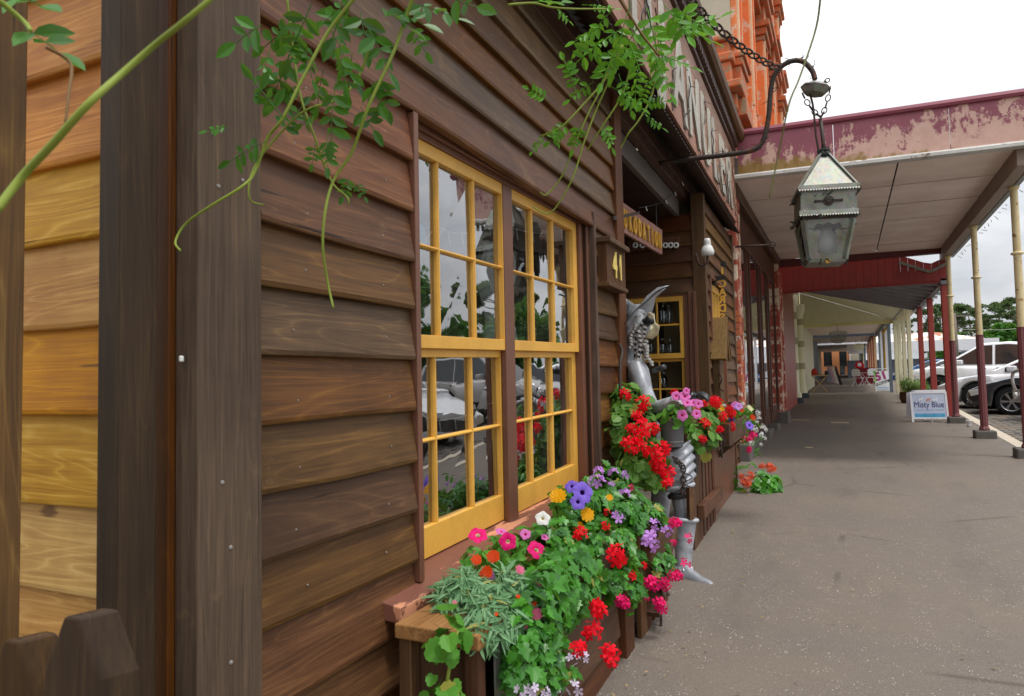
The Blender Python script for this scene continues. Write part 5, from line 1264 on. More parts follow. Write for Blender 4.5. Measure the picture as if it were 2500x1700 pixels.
MB().tube(spline([(.43, 5.35, .80), (.47, 5.4, .72), (.46, 5.42, .66)]), .008, 6).build('latch_pin', m_iron, g2); b = MB(); b.torus((.45, 5.44, .64), .04, .007, (1, .1, 0), 14, 6, 1.4, (0, 0, 1)); b.build('latch_ring', m_iron, g2, True)
MB().box(.33, .375, 4.60, 4.70, -.02, 1.0).build('gate_post', m_trim, g2, bevel=.004); MB().box(.376, .392, 4.62, 4.72, .55, .82).build('hinge_plate', m_black, g2)
pn = F0('solid_fence_panel', 'plain brown fence panel below the far flower box', 'fence')
MB().box(.325, .35, 5.64, 7.12, -.02, .70).build('panel', m_brn, pn, bevel=.003); MB().box(.30, .36, 7.12, 7.18, -.02, .95).build('end_stile', m_trim, pn, bevel=.003)
for u in (6.0, 6.7): MB().bar((.30, u, .50), (.46, u, .64), .04, .04).build('bracket', m_trim, pn)
fb = F0('flower_box', 'dark timber flower box overflowing with red geraniums and white alyssum', 'flower box')
MB().box(.28, .48, 5.70, 7.05, .64, .66).box(.28, .30, 5.70, 7.05, .66, .82).box(.46, .48, 5.70, 7.05, .66, .82).box(.30, .46, 5.70, 5.72, .66, .82).box(.30, .46, 7.03, 7.05, .66, .82).build('trough', m_trimy, fb, bevel=.004)
MB().box(.30, .46, 5.72, 7.03, .76, .79).build('soil', plain('potting_soil', (.03, .022, .015, 1), .95), fb)
# ------------------------------------------------------------------ the tin figure
fg = F0('tin_figure', 'grey sheet metal figure with floppy hat and ringlets holding a flower bucket', 'sculpture')
def FRp(px, py, u): q = FR(px, py, u); return V((q.x, q.y, q.z))
foot = FRp(1744, 1444, 3.93); heel = FRp(1640, 1418, 4.02); ank = FRp(1668, 1388, 4.03)
b = MB(); 
sec = [(heel+V((0, 0, .015)), .035, .05), (FRp(1665, 1402, 4.02), .05, .07), (FRp(1688, 1412, 3.99), .048, .055), (FRp(1715, 1428, 3.96), .044, .04), (foot+V((-.02, 0, .03)), .034, .026), (foot+V((0.01, 0, .022)), .012, .010)]
n_ = 10
for c, wy, hz in sec:
    c = V((c.x, c.y, max(c.z, hz*.95)))
    for j in range(n_):
        a = 2*math.pi*j/n_; b.v.append((c.x+.0, c.y+math.cos(a)*wy, max(.004, c.z+math.sin(a)*hz)))
for i in range(len(sec)-1):
    for j in range(n_): b.f.append((i*n_+j, i*n_+(j+1) % n_, (i+1)*n_+(j+1) % n_, (i+1)*n_+j)); b.m.append(0)
b.f.append(tuple(range(n_))); b.f.append(tuple((len(sec)-1)*n_+j for j in range(n_))); b.m += [0, 0]
b.build('boot_foot', m_tin, fg, True, ang=45)
top = FRp(1672, 1268, 4.06); b = MB(); b.tube([ank+V((.0, 0, -.03)), ank.lerp(top, .35), top], [.044, .05, .068], 16); b.build('boot_shaft', m_tin, fg, True, ang=50)
MB().torus(top, .070, .012, (top-ank).normalized(), 22, 8).build('boot_cuff', m_tin, fg, True)
b = MB()
for i in range(12): a = i*.55; b.torus(ank+V((.05*math.cos(a), .05*math.sin(a), .0)), .012, .004, (random.random(), random.random(), .3))
stuff(b.build('ankle_wire', m_rivet, fg))
knee = FRp(1664, 1230, 4.08); b = MB(); b.tube([top+V((0, 0, -.02)), knee, FRp(1655, 1160, 4.12)], [.048, .052, .07], 14); b.build('thigh', m_tin, fg, True)
MB().tube([FRp(1686, 1268, 4.0), FRp(1684, 1190, 4.01)], .022, 4).build('wooden_stake', m_postl, fg)
b = MB(); b.tube([FRp(1600, 1400, 4.25)*1.0, FRp(1612, 1230, 4.25), FRp(1625, 1100, 4.25)], [.05, .06, .075], 12); b.build('rear_leg', m_tin, fg, True)
MB().torus(FRp(1662, 1208, 4.09), .062, .018, (-.2, 0, 1), 20, 8).build('knee_band', m_tind, fg, True); MB().torus(FRp(1660, 1188, 4.10), .078, .014, (-.2, 0, 1), 20, 8).build('knee_roll', m_tin, fg, True)
# corrugated skirt
b = MB(); K, J = 40, 10
sA, sB = FRp(1648, 1086, 4.16), FRp(1658, 1186, 4.10)
for i in range(K+1):
    f = i/K; c = sA.lerp(sB, f); r_ = .080+.012*f*(1-f)*4
    for j in range(J+1):
        a = R(-115+230*j/J)-R(52); r2_ = r_+.0075*math.cos(f*2*math.pi*4.6+a*1.6)+.004*math.sin(a*5); b.v.append((c.x+math.cos(a)*r2_*1.05, c.y+math.sin(a)*r2_, c.z+.03*math.cos(a*1.5)))
for i in range(K):
    for j in range(J): b.f.append((i*(J+1)+j, i*(J+1)+j+1, (i+1)*(J+1)+j+1, (i+1)*(J+1)+j)); b.m.append(0)
sk = b.build('corrugated_skirt', m_tin, fg, True); sm = sk.modifiers.new('s', 'SOLIDIFY'); sm.thickness = .003
# torso, neck, head
b = MB(); tp = [(FRp(1585, 1085, 4.40), .10), (FRp(1568, 1020, 4.42), .115), (FRp(1548, 960, 4.44), .125), (FRp(1540, 905, 4.45), .12), (FRp(1540, 872, 4.46), .07), (FRp(1546, 845, 4.45), .05), (FRp(1552, 830, 4.44), .055), (FRp(1560, 800, 4.42), .085), (FRp(1562, 770, 4.41), .09), (FRp(1560, 745, 4.41), .06)]
b.tube([p for p, _ in tp], [r_ for _, r_ in tp], 18); b.build('torso', m_tin, fg, True)
b = MB(); b.v += [tuple(FRp(x, y, u)) for x, y, u in ((1515, 880, 4.5), (1530, 872, 4.34), (1565, 1010, 4.30), (1530, 1000, 4.5), (1555, 900, 4.28), (1590, 1010, 4.26))]; b.f += [(0, 1, 2, 3), (1, 4, 5, 2)]; b.m += [0, 0]
st_ = b.build('breast_sheet', m_tin, fg, True); sm = st_.modifiers.new('s', 'SOLIDIFY'); sm.thickness = .006; sm = st_.modifiers.new('b', 'SUBSURF'); sm.levels = sm.render_levels = 2
sho, elb, wri = FRp(1552, 890, 4.27), FRp(1592, 1003, 4.16), FRp(1650, 980, 4.06)
MB().tube(spline([sho, sho.lerp(elb, .5)+V((.0, -.02, 0)), elb], 5), [.058]*3+[.056]*3+[.052]*3+[.046]*2, 14).build('upper_arm', m_tin, fg, True)
MB().tube([elb+V((-.02, .01, -.005)), elb.lerp(wri, .6), wri], [.048, .042, .034], 14).build('forearm', m_tin, fg, True)
b = MB()
for i in range(26):
    f = i/25; p = sho.lerp(elb, f); b.lathe([(.001, .006), (.004, .004), (.005, 0)], p+V((.035, -.045, .01)), 6, frame_of((.5, -.8, .1)))
for i in range(12): b.lathe([(.001, .006), (.004, .004), (.005, 0)], elb.lerp(wri, i/12)+V((0, -.045, .012)), 6, frame_of((0, -1, .2)))
stuff(b.build('rivets', m_rivet, fg))
b = MB(); hand = wri
for i in range(4): 
    a = -.03+.02*i; b.tube(spline([hand+V((.0, a*.4, .0)), hand+V((.045, a, -.01)), hand+V((.07, a*1.1, -.03)), hand+V((.075, a*1.1, -.055-.006*i))], 3), [.013, .013, .012, .012, .011, .011, .010, .010, .009, .008], 8)
b.tube(spline([hand+V((-.01, -.02, 0)), hand+V((.02, -.05, .0)), hand+V((.05, -.055, -.02))], 3), [.013, .013, .012, .011, .010, .009, .008], 8); b.tube([hand+V((-.03, 0, 0)), hand+V((.02, 0, -.003))], [.034, .032], 10)
b.build('hand', m_tin, fg, True)
# the other gloved hand reaching over the flowers
b = MB(); h2 = FRp(1695, 968, 4.35)
b.tube(spline([FRp(1665, 985, 4.4), FRp(1685, 972, 4.37), h2], 3), [.02, .022, .024, .026, .028, .03, .03], 10)
for i in range(4):
    q = V((.02*i-.02, 0, .004*i)); b.tube(spline([h2+V((0, .02*i-.03, 0)), FRp(1712, 960+2*i, 4.35-.03*i), FRp(1726, 966+3*i, 4.33-.03*i), FRp(1731-2*i, 976+2*i, 4.33-.03*i)], 3), [.012]*4+[.010]*3+[.009, .008, .006], 7)
b.tube(spline([h2+V((0, -.03, -.01)), FRp(1706, 978, 4.28), FRp(1716, 984, 4.27)], 3), [.012, .011, .010, .009, .008, .007, .006], 7)
b.build('glove', m_tind, fg, True)
# hat: folded sheets of tin
def sheet(name, pts, th=.005, sub=1, mat=None):
    b = MB(); c = V((0, 0, 0)); P_ = [FRp(*q) for q in pts]
    for q in P_: c = c+q
    c = c/len(P_); b.v.append(tuple(c)); b.v += [tuple(q) for q in P_]
    for i in range(len(P_)): b.f.append((0, 1+i, 1+(i+1) % len(P_))); b.m.append(0)
    o = b.build(name, mat or m_tin, fg, True); sm = o.modifiers.new('s', 'SOLIDIFY'); sm.thickness = th
    if sub: sm = o.modifiers.new('b', 'SUBSURF'); sm.subdivision_type = 'SIMPLE'; sm.levels = sm.render_levels = sub
    return o
sheet('hat_brim', [(1494, 712, 4.62), (1530, 730, 4.5), (1562, 752, 4.36), (1548, 778, 4.34), (1520, 798, 4.42), (1494, 800, 4.6)])
sheet('hat_crown', [(1546, 786, 4.36), (1556, 752, 4.34), (1580, 722, 4.34), (1606, 702, 4.33), (1634, 696, 4.32), (1612, 706, 4.34), (1600, 722, 4.36), (1592, 760, 4.38), (1578, 788, 4.36)])
sheet('hat_fold', [(1558, 758, 4.27), (1572, 772, 4.24), (1556, 806, 4.23), (1532, 822, 4.26), (1508, 830, 4.34), (1502, 818, 4.4), (1522, 800, 4.28), (1540, 775, 4.26)])
b = MB(); b.tube(spline([FRp(1515, 805, 4.24), FRp(1530, 785, 4.23), FRp(1552, 758, 4.28), FRp(1580, 735, 4.32), FRp(1605, 712, 4.32), FRp(1630, 700, 4.3)], 5), .004, 5); stuff(b.build('wire_of_lights', m_black, fg))
m_ring = plain('pale_tin_curl', H('b9b6b2', 1.1), .4, .3)
for px0, py0, px1, py1, u in ((1558, 765, 1548, 880, 4.27), (1566, 765, 1568, 870, 4.26), (1552, 790, 1536, 850, 4.25), (1573, 790, 1578, 880, 4.25), (1562, 800, 1560, 890, 4.24), (1570, 835, 1590, 892, 4.24)):
    b = MB(); p0, p1 = FRp(px0, py0, u), FRp(px1, py1, u); K = 72; tn = 8
    for i in range(K):
        f = i/K; p = p0.lerp(p1, f)+V((.008*math.sin(f*9+px0), 0, 0)); a = f*2*math.pi*tn; r_ = .017*(1-.2*f)
        for dz in (-.0078, .0078): b.v.append((p.x+r_*math.cos(a), p.y+r_*math.sin(a), p.z+dz))
    for i in range(K-1): b.f.append((2*i, 2*i+1, 2*i+3, 2*i+2)); b.m.append(0)
    b.tube([p0, p1], .007, 5, m=1); b.build('ringlet', [m_ring, m_tind], fg, True)
b = MB(); b.tube([FRp(1596, 906, 4.22), FRp(1622, 896, 4.16)], [.016, .018], 10); b.build('chest_pipe', m_tind, fg, True)
m_cloth = plain('cream_fabric', H('d8d0b0', 1.05), .85, 0, .2, .2, 20)
sheet('cloth_flower', [(1577, 770, 4.25), (1586, 762, 4.22), (1594, 768, 4.22), (1597, 777, 4.24), (1586, 781, 4.22)], .003, 1, m_cloth)
sheet('cloth_flower', [(1590, 790, 4.24), (1597, 765, 4.27), (1600, 788, 4.22), (1610, 796, 4.2), (1608, 815, 4.22), (1594, 828, 4.24), (1574, 826, 4.24), (1586, 806, 4.2)], .003, 1, m_cloth)
b = MB(); b.tube(spline([FRp(1575, 790, 4.3), FRp(1585, 780, 4.26), FRp(1590, 785, 4.22)]), [.03]*5+[.028]*4+[.02]*4, 8); b.build('goggles', m_tind, fg, True)
b = MB(); chain(b, FRp(1645, 1118, 4.03), FRp(1668, 1140, 4.02), .0, 4, .014, .004); chain(b, FRp(1668, 1140, 4.02), FRp(1668, 1215, 4.0), .0, 6, .014, .004); b.build('chain', m_iron, fg, True)
b = MB(); b.tube(spline([FRp(1556, 970, 4.22), FRp(1580, 985, 4.14), FRp(1600, 1010, 4.1), FRp(1610, 1025, 4.08), FRp(1640, 1060, 4.06)], 5), .0035, 5); b.tube(spline([FRp(1660, 1150, 4.05), FRp(1690, 1165, 4.02), FRp(1670, 1180, 4.03), FRp(1692, 1192, 4.0)], 5), .003, 5); stuff(b.build('string_of_lights', m_black, fg))
bk_ = F0('tin_bucket', 'grey tapered metal bucket of pink petunias held by the figure', 'bucket')
bc = FRp(1641, 1058, 4.08); zt_b = FRp(1641, 1028, 4.08).z; zb_b = FRp(1641, 1090, 4.08).z; rb_ = (FRp(1672, 1040, 4.08)-FRp(1611, 1040, 4.08)).length/2
b = MB(); b.lathe([(.001, 0), (rb_*.82, 0), (rb_*.84, .004), (rb_*.99, zt_b-zb_b), (rb_*1.04, zt_b-zb_b+.004), (rb_*1.03, zt_b-zb_b+.012), (rb_*.95, zt_b-zb_b)], (bc.x, bc.y, zb_b), 26, cap=False); b.build('pail', plain('bucket_zinc', H('6e7076', 1.15), .45, .3, .5, .25, 8), bk_, True, ang=50)
MB().lathe([(.001, 0), (rb_*.94, 0)], (bc.x, bc.y, zt_b-.02), 20, cap=False).build('soil', bpy.data.materials['potting_soil'], bk_)
MB().torus((bc.x, bc.y, zb_b+.03), rb_*.85, .004, (0, 0, 1), 26, 6).build('hoop', m_zinc, bk_, True)
# ------------------------------------------------------------------ leaves and flowers
LEAF = {'ivy': [(0, 0), (-.14, .2), (.06, .48), (.26, .34), (.46, .56), (.56, .26), (.76, .2), (1, 0)],
        'round': [(0, 0), (-.12, .26), (.04, .5), (.2, .5), (.32, .6), (.46, .5), (.64, .5), (.72, .34), (.9, .22), (.96, 0)],
        'oval': [(0, 0), (.2, .17), (.5, .25), (.78, .16), (1, 0)],
        'needle': [(0, 0), (.3, .095), (.7, .07), (1, 0)]}
def add_leaf(b, tone, kind, p, nrm, d, s, tv, fold=.18, curl=.12):
    nrm = V(nrm).normalized(); d = V(d); d = (d-nrm*d.dot(nrm))
    if d.length < 1e-4: d = nrm.orthogonal()
    d.normalize(); e = nrm.cross(d)
    L = LEAF[kind]
    for sg in (1, -1):
        pts = []
        for x, y in L:
            pts.append(V(p)+d*(x*s)+e*(sg*y*s)+nrm*(s*(fold*abs(y)-curl*x*x)))
        b.face(pts if sg < 0 else pts[::-1]); tone.append(tv)
def EL(px, py, n, rn, ru, rz):
    c = FC(px, py, n); return ((c.x, c.y, c.z), (rn, ru, rz))
class Mass:
    """a clump of foliage: ellipsoids in shop-front coordinates (n,u,z)"""
    def __init__(s, els): s.e = [(V(c), V(r_)) for c, r_ in els]
    def hit(s, px, py):
        o = toF(CO); d = toF(CO+ray(px, py))-o; best = None
        for c, r_ in s.e:
            a = V((d.x/r_.x, d.y/r_.y, d.z/r_.z)); q = V(((o.x-c.x)/r_.x, (o.y-c.y)/r_.y, (o.z-c.z)/r_.z))
            A, B, C_ = a.dot(a), 2*a.dot(q), q.dot(q)-1; D = B*B-4*A*C_
            if D > 0:
                t_ = (-B-math.sqrt(D))/(2*A)
                if best is None or t_ < best[0]:
                    p = o+d*t_; best = (t_, p, V(((p.x-c.x)/r_.x**2, (p.y-c.y)/r_.y**2, (p.z-c.z)/r_.z**2)).normalized())
        if best is None:                                  # just beside the clump: nearest depth of the closest ellipsoid
            c, r_ = min(s.e, key=lambda q: ((q[0]-o).cross(d.normalized())).length/max(q[1])); t_ = (c-o).dot(d)/d.dot(d)*.97; best = (t_, o+d*t_, V((.6, -.6, .4)).normalized())
        return best[1], best[2]
    def leaves(s, kind, n, size, poly=None, droop=.5, inner=.62):
        b = MB(); tone = []
        vol = [r_.x*r_.y+r_.y*r_.z+r_.x*r_.z for _, r_ in s.e]; tot = sum(vol)
        for (c, r_), w_ in zip(s.e, vol):
            for _ in range(int(n*w_/tot)):
                d = V((random.gauss(0, 1), random.gauss(0, 1), random.gauss(0, 1))).normalized(); f = inner+(1.06-inner)*random.random()**.6
                p = c+V((d.x*r_.x, d.y*r_.y, d.z*r_.z))*f
                if p.x < .02 and p.y < 4.2: continue
                if p.z < .01: continue
                x_, y_, z_ = proj(Fw(p.x, p.y, p.z))
                if poly and not inpoly(x_+random.gauss(0, 9), y_+random.gauss(0, 9), poly): continue
                if any((x_-q[0])**2+(y_-q[1])**2 < (q[2]*.95+9)**2 and z_ < q[3]+.02 for q in BLM): continue
                nn = V((d.x/r_.x, d.y/r_.y, d.z/r_.z)).normalized(); nn = (nn+V((.25, -.25, .6))+V((random.gauss(0, .42), random.gauss(0, .42), random.gauss(0, .42)))).normalized()
                dr = V((d.x*.6+random.gauss(0, .6), d.y*.6+random.gauss(0, .6), -droop+random.gauss(0, .5)))
                add_leaf(b, tone, kind, p, nn, dr, size*random.uniform(.6, 1.25), max(0, min(1, random.gauss(.45, .28))))
        return b, tone
m_ivy = leafmat('ivy_geranium_leaf', H('145018', .95), H('5fb42e', 1.0), .36, .3, .5)
m_ger = leafmat('geranium_leaf', H('2f5c22', 1.0), H('6f9c3c', 1.0), .5, .25, .35)
m_pet = leafmat('petunia_leaf', H('2a6a1c', 1.0), H('6aa83a', 1.0), .5, .3, .3)
m_moss = leafmat('moss_rose_leaf', H('4d7f52', 1.0), H('8fb886', 1.0), .45, .25, .4)
m_vine = leafmat('wisteria_leaf', H('17480f', .9), H('4c9026', .95), .34, .35, .45)
m_stem = plain('green_stem', H('8a9a3a', 1.0), .6, 0, .3, .25, 12)
m_stemo = plain('olive_stem', H('6a6a34'), .6, 0, .3, .3, 10)
m_stemb = plain('brown_stem', H('7a5c34', 1.0), .7, 0, .3, .3, 14)
PC = {'red': H('ff0a26', 1.05), 'magenta': H('f5107c'), 'pink': H('e67ac4'), 'lilac': H('d89af0'), 'pale': H('e6d4ee'), 'purple': H('9070e8'), 'white': H('f2f2ee'), 'yellow': H('f5b80c'), 'orange': H('e04a08'), 'coral': H('f2663c'), 'rose': H('e87a9a'), 'cream': H('e8e4b8'), 'hot': H('ff1a78', 1.0)}
pm = {k: petal('petal_'+k, c) for k, c in PC.items()}
m_throatw = petal('throat_cream', H('f0e2b0')); m_throatd = petal('throat_dark', H('35106a')); m_eye = petal('flower_eye', H('f2c830'))
def petunia(name, pmat, tmat, ruf=.07):
    b = MB(); n = 30; rings = [(.10, -.42), (.15, -.2), (.24, -.04), (.45, .05), (.78, .07), (1.0, .0)]
    for i, (r_, z) in enumerate(rings):
        for j in range(n):
            a = 2*math.pi*j/n; k = math.cos(5*a); rr = r_*(1+(.09*k if i == 5 else .04*k if i == 4 else 0)); zz = z+(ruf*math.cos(11*a+1)+.05*math.cos(5*a+2))*(i/5.0)**3 + (random.uniform(-.03, .03) if i == 5 else 0); b.v.append((rr*math.cos(a), rr*math.sin(a), zz))
    for i in range(5):
        for j in range(n): b.f.append((i*n+j, i*n+(j+1) % n, (i+1)*n+(j+1) % n, (i+1)*n+j)); b.m.append(1 if i < 2 else 0)
    b.f.append(tuple(range(n))); b.m.append(1)
    return b.mesh(name, [pmat, tmat], True)
def petalfan(b, c, ax, d, L, w_, m=0, cup=.15):
    e = ax.cross(d); P_ = [c]
    for x, y in ((.35, -.32), (.72, -.5), (.98, -.28), (1.02, 0), (.98, .28), (.72, .5), (.35, .32)): P_.append(c+d*(x*L)+e*(y*w_)+ax*(cup*L*x*x))
    b.face(P_, m)
def umbel(name, pmat, k=10, fr=.46, eye=None, petals=5):
    b = MB()
    for i in range(k):
        z = 1-(i+.5)/k*1.05; a = i*2.4; s = math.sqrt(max(0, 1-z*z)); ax = V((s*math.cos(a), s*math.sin(a), max(z, .1))).normalized(); c = V((s*math.cos(a)+random.gauss(0, .16), s*math.sin(a)+random.gauss(0, .16), z*.45+random.gauss(0, .12)))*.6
        ax = (ax+V((random.gauss(0, .2), random.gauss(0, .2), .2))).normalized(); t0 = ax.orthogonal().normalized(); ph = random.random()*6
        for q in range(petals):
            an = ph+2*math.pi*q/petals; d = (t0*math.cos(an)+ax.cross(t0)*math.sin(an)); petalfan(b, c, ax, d, fr*random.uniform(.85, 1.1), fr*.62)
        if eye: b.face([c+ax*.03+(t0*math.cos(t_)+ax.cross(t0)*math.sin(t_))*fr*.14 for t_ in (0, 1.57, 3.14, 4.71)], 1)
    return b.mesh(name, [pmat, eye or pmat])
def marigold(name, pmat):
    b = MB()
    for l, (n, r_, z) in enumerate(((11, 1, 0), (10, .8, .14), (8, .58, .26), (6, .34, .36))):
        for i in range(n):
            a = 2*math.pi*i/n+l*.4; d = V((math.cos(a), math.sin(a), 0)); petalfan(b, V((0, 0, z*.6)), V((0, 0, 1)), d, r_*random.uniform(.9, 1.08), r_*.5, 0, .22)
    return b.mesh(name, pmat)
FM = {}
for k in ('magenta', 'pink', 'purple', 'white', 'lilac'):
    FM['petunia_'+k] = [petunia('petunia', pm[k], m_throatd if k == 'purple' else (pm['magenta'] if k == 'pink' else m_throatw)) for _ in range(2)]
for k in ('red', 'magenta', 'lilac', 'pale', 'coral', 'hot', 'rose', 'white'):
    FM['umbel_'+k] = [umbel('geranium_head', pm[k], q, .56) for q in (8, 7, 6, 9)]
    FM['sprig_'+k] = [umbel('geranium_sprig', pm[k], q, .62) for q in (4, 3, 5)]
FM['alyssum'] = [umbel('alyssum_head', pm['white'], 16, .26, None, 4) for _ in range(2)]
for k in ('yellow', 'orange', 'rose', 'cream'): FM['marigold_'+k] = [marigold('marigold', pm[k]) for _ in range(2)]
def plant(name, label, group=None): return F0(name, label, 'plant', group)
BLM = []
LATER = []
def bloom(root, mass, kind, px, py, rpx, face=.5, lift=.02, stem=True):
    p, nn = mass.hit(px, py); o = toF(CO); vd = (o-p).normalized(); dep = (p-o).length
    q = (nn*(1-face)+vd*face+V((random.gauss(0, .18), random.gauss(0, .18), .18+random.gauss(0, .15)))).normalized()
    r_ = rpx/FPX*dep*.95; p = p+vd*(lift+.4*r_)
    put(random.choice(FM[kind]), 'flower', root, p, frame_of(q) @ Matrix.Rotation(random.random()*6, 3, 'Z'), r_)
    BLM.append((px, py, rpx, dep-lift))
    return p, q, r_
def grow(root, mass, kind, n, size, mat, poly=None, **k): LATER.append((root, mass, kind, n, size, mat, poly, k))
def finish(root, b, tone, mat, name='foliage'):
    o = b.build(name, mat, root); tone_attr(o, tone); stuff(o); return o
# ---- near planter: moss rose, petunias, ivy geraniums
A = Mass([EL(1200, 1450, .24, .13, .2, .12), EL(1130, 1460, .18, .10, .14, .09), EL(1265, 1480, .32, .09, .16, .11), EL(1200, 1530, .33, .07, .12, .08)])
PO6 = [(1075, 1430), (1130, 1395), (1200, 1385), (1290, 1400), (1330, 1450), (1330, 1530), (1280, 1570), (1200, 1565), (1175, 1590), (1150, 1560), (1100, 1520), (1075, 1470)]
mr = plant('moss_rose', 'grey green moss rose with small pink buds spilling over the plank top'); grow(mr, A, 'needle', 6500, .05, m_moss, poly=PO6, droop=.05, inner=.45)
for kx, px, py, r_ in (('marigold_rose', 1268, 1392, 13), ('marigold_rose', 1309, 1500, 16), ('marigold_rose', 1318, 1425, 7), ('marigold_rose', 1282, 1530, 7), ('marigold_rose', 1110, 1472, 6), ('marigold_orange', 1265, 1457, 6), ('marigold_orange', 1305, 1474, 6), ('marigold_orange', 1212, 1500, 5)): bloom(mr, A, kx, px, py, r_)
B = Mass([EL(1200, 1345, .14, .09, .16, .07), EL(1290, 1335, .16, .10, .2, .08)])
PO5 = [(1140, 1360), (1190, 1310), (1260, 1300), (1340, 1260), (1390, 1290), (1370, 1380), (1250, 1400), (1160, 1400)]
pt_ = plant('petunia_plant', 'magenta petunias against the lower window sash'); grow(pt_, B, 'oval', 520, .05, m_pet, poly=PO5)
for px, py, r_ in ((1167, 1307, 23), (1240, 1322, 21), (1310, 1343, 23)): bloom(pt_, B, 'petunia_magenta', px, py, r_, .75)
for px, py, r_ in ((1224, 1298, 15), (1283, 1305, 14), (1330, 1312, 10)): bloom(pt_, B, 'petunia_pink', px, py, r_, .25)
bloom(pt_, B, 'petunia_white', 1325, 1266, 18, .7)
mg = plant('marigold_plant', 'orange marigolds tucked behind the moss rose'); Bm = Mass([EL(1185, 1375, .19, .06, .1, .05)]); grow(mg, Bm, 'oval', 130, .04, m_pet)
for px, py, r_ in ((1163, 1368, 14), (1204, 1360, 17), (1187, 1398, 17)): bloom(mg, Bm, 'marigold_orange', px, py, r_)
bloom(mg, Bm, 'petunia_lilac', 1197, 1408, 12)
Cc = Mass([EL(1430, 1240, .20, .10, .26, .10), EL(1500, 1250, .28, .12, .30, .13), EL(1560, 1300, .36, .10, .30, .14), EL(1590, 1390, .42, .08, .24, .13), EL(1470, 1350, .36, .10, .26, .13), EL(1360, 1340, .26, .11, .22, .10), EL(1390, 1430, .37, .07, .2, .12), EL(1330, 1470, .39, .06, .16, .11), EL(1300, 1560, .41, .06, .15, .12), EL(1290, 1660, .41, .07, .14, .12), EL(1380, 1650, .42, .05, .10, .10), EL(1530, 1430, .42, .06, .2, .10), EL(1480, 1180, .16, .08, .25, .08)])
PO1 = [(1290, 1300), (1320, 1250), (1380, 1190), (1440, 1150), (1500, 1125), (1560, 1150), (1600, 1200), (1640, 1260), (1660, 1310), (1650, 1380), (1655, 1440), (1620, 1465), (1570, 1480), (1540, 1505), (1510, 1470), (1470, 1450), (1480, 1520), (1450, 1560), (1405, 1545), (1395, 1600), (1420, 1650), (1395, 1730), (1235, 1730), (1235, 1610), (1262, 1530), (1290, 1430), (1275, 1350)]
ig = plant('ivy_geranium', 'large trailing ivy geranium with red magenta and lilac flowers under the window'); grow(ig, Cc, 'ivy', 6200, .042, m_ivy, poly=PO1, droop=.7)
for px, py, r_ in ((1415, 1300, 22), (1508, 1358, 30), (1478, 1284, 14), (1459, 1485, 27), (1445, 1537, 28), (1415, 1582, 23), (1489, 1597, 30), (1544, 1404, 14), (1571, 1381, 11), (1480, 1250, 11)): bloom(ig, Cc, 'umbel_red' if r_ > 20 else 'sprig_red', px, py, r_)
for px, py, r_ in ((1592, 1423, 23), (1624, 1426, 18), (1649, 1404, 20), (1673, 1375, 15), (1523, 1470, 20), (1612, 1476, 22), (1650, 1275, 17), (1681, 1313, 13), (1645, 1324, 10), (1541, 1190, 9), (1580, 1462, 9)): bloom(ig, Cc, 'umbel_hot' if r_ > 16 else 'sprig_hot', px, py, r_)
for px, py, r_ in ((1588, 1320, 27), (1599, 1282, 18), (1630, 1295, 16), (1510, 1262, 19), (1527, 1204, 16), (1460, 1172, 22), (1463, 1148, 15), (1498, 1152, 14), (1527, 1158, 12), (1440, 1180, 12), (1492, 1180, 10)): bloom(ig, Cc, 'sprig_lilac', px, py, r_)
for px, py, r_ in ((1400, 1608, 17), (1427, 1605, 13), (1272, 1690, 18), (1300, 1686, 18), (1335, 1692, 14), (1362, 1690, 13), (1402, 1682, 20)): bloom(ig, Cc, 'sprig_pale', px, py, r_)
pv = plant('petunia_plant', 'violet petunias and yellow marigolds at the top of the window planter'); Pv = Mass([EL(1410, 1215, .22, .08, .2, .07)]); grow(pv, Pv, 'oval', 160, .045, m_pet)
for px, py, r_ in ((1422, 1203, 26), (1396, 1188, 17), (1411, 1226, 19)): bloom(pv, Pv, 'petunia_purple', px, py, r_, .7)
for px, py, r_ in ((1362, 1213, 22), (1433, 1257, 18), (1488, 1215, 9), (1415, 1282, 9)): bloom(pv, Pv, 'marigold_yellow', px, py, r_)
# trailing runner of larger leaves at the plank end
Dm = Mass([((.30, 1.50, .56), (.05, .05, .06)), ((.30, 1.47, .42), (.05, .05, .07)), ((.28, 1.46, .24), (.06, .06, .12)), ((.28, 1.46, .06), (.06, .06, .10))])
tr_ = plant('trailing_runner', 'runner of bright rounded leaves hanging off the near end of the plank'); grow(tr_, Dm, 'round', 130, .044, m_pet, droop=.9, inner=.5)
MB().tube(spline([(.30, 1.56, .55), (.31, 1.50, .5), (.30, 1.47, .34), (.29, 1.46, .15), (.28, 1.45, .0)]), .005, 6).build('stem', m_stem, tr_, True)
# ---- middle: red geraniums behind the near gate
E_ = Mass([EL(1545, 1040, .14, .14, .26, .18), EL(1570, 1110, .24, .12, .22, .16), EL(1530, 975, .10, .08, .15, .10), EL(1600, 1140, .30, .08, .15, .12)])
PO2 = [(1503, 1050), (1506, 955), (1545, 940), (1595, 980), (1610, 1050), (1640, 1100), (1645, 1185), (1605, 1195), (1560, 1175), (1503, 1150)]
rg = plant('red_geranium', 'tall red geranium between the corner post and the tin figure'); grow(rg, E_, 'round', 1500, .055, m_ger, poly=PO2, droop=.4)
for px, py, r_ in ((1527, 964, 21), (1569, 985, 27), (1556, 1016, 20), (1569, 1052, 33), (1540, 1045, 18), (1597, 1046, 21), (1538, 1082, 30), (1561, 1085, 20), (1591, 1100, 30), (1606, 1122, 26), (1624, 1097, 22), (1606, 1142, 22), (1629, 1152, 26), (1630, 1178, 22), (1548, 1100, 16)): bloom(rg, E_, 'umbel_red', px, py, r_*.88, .6)
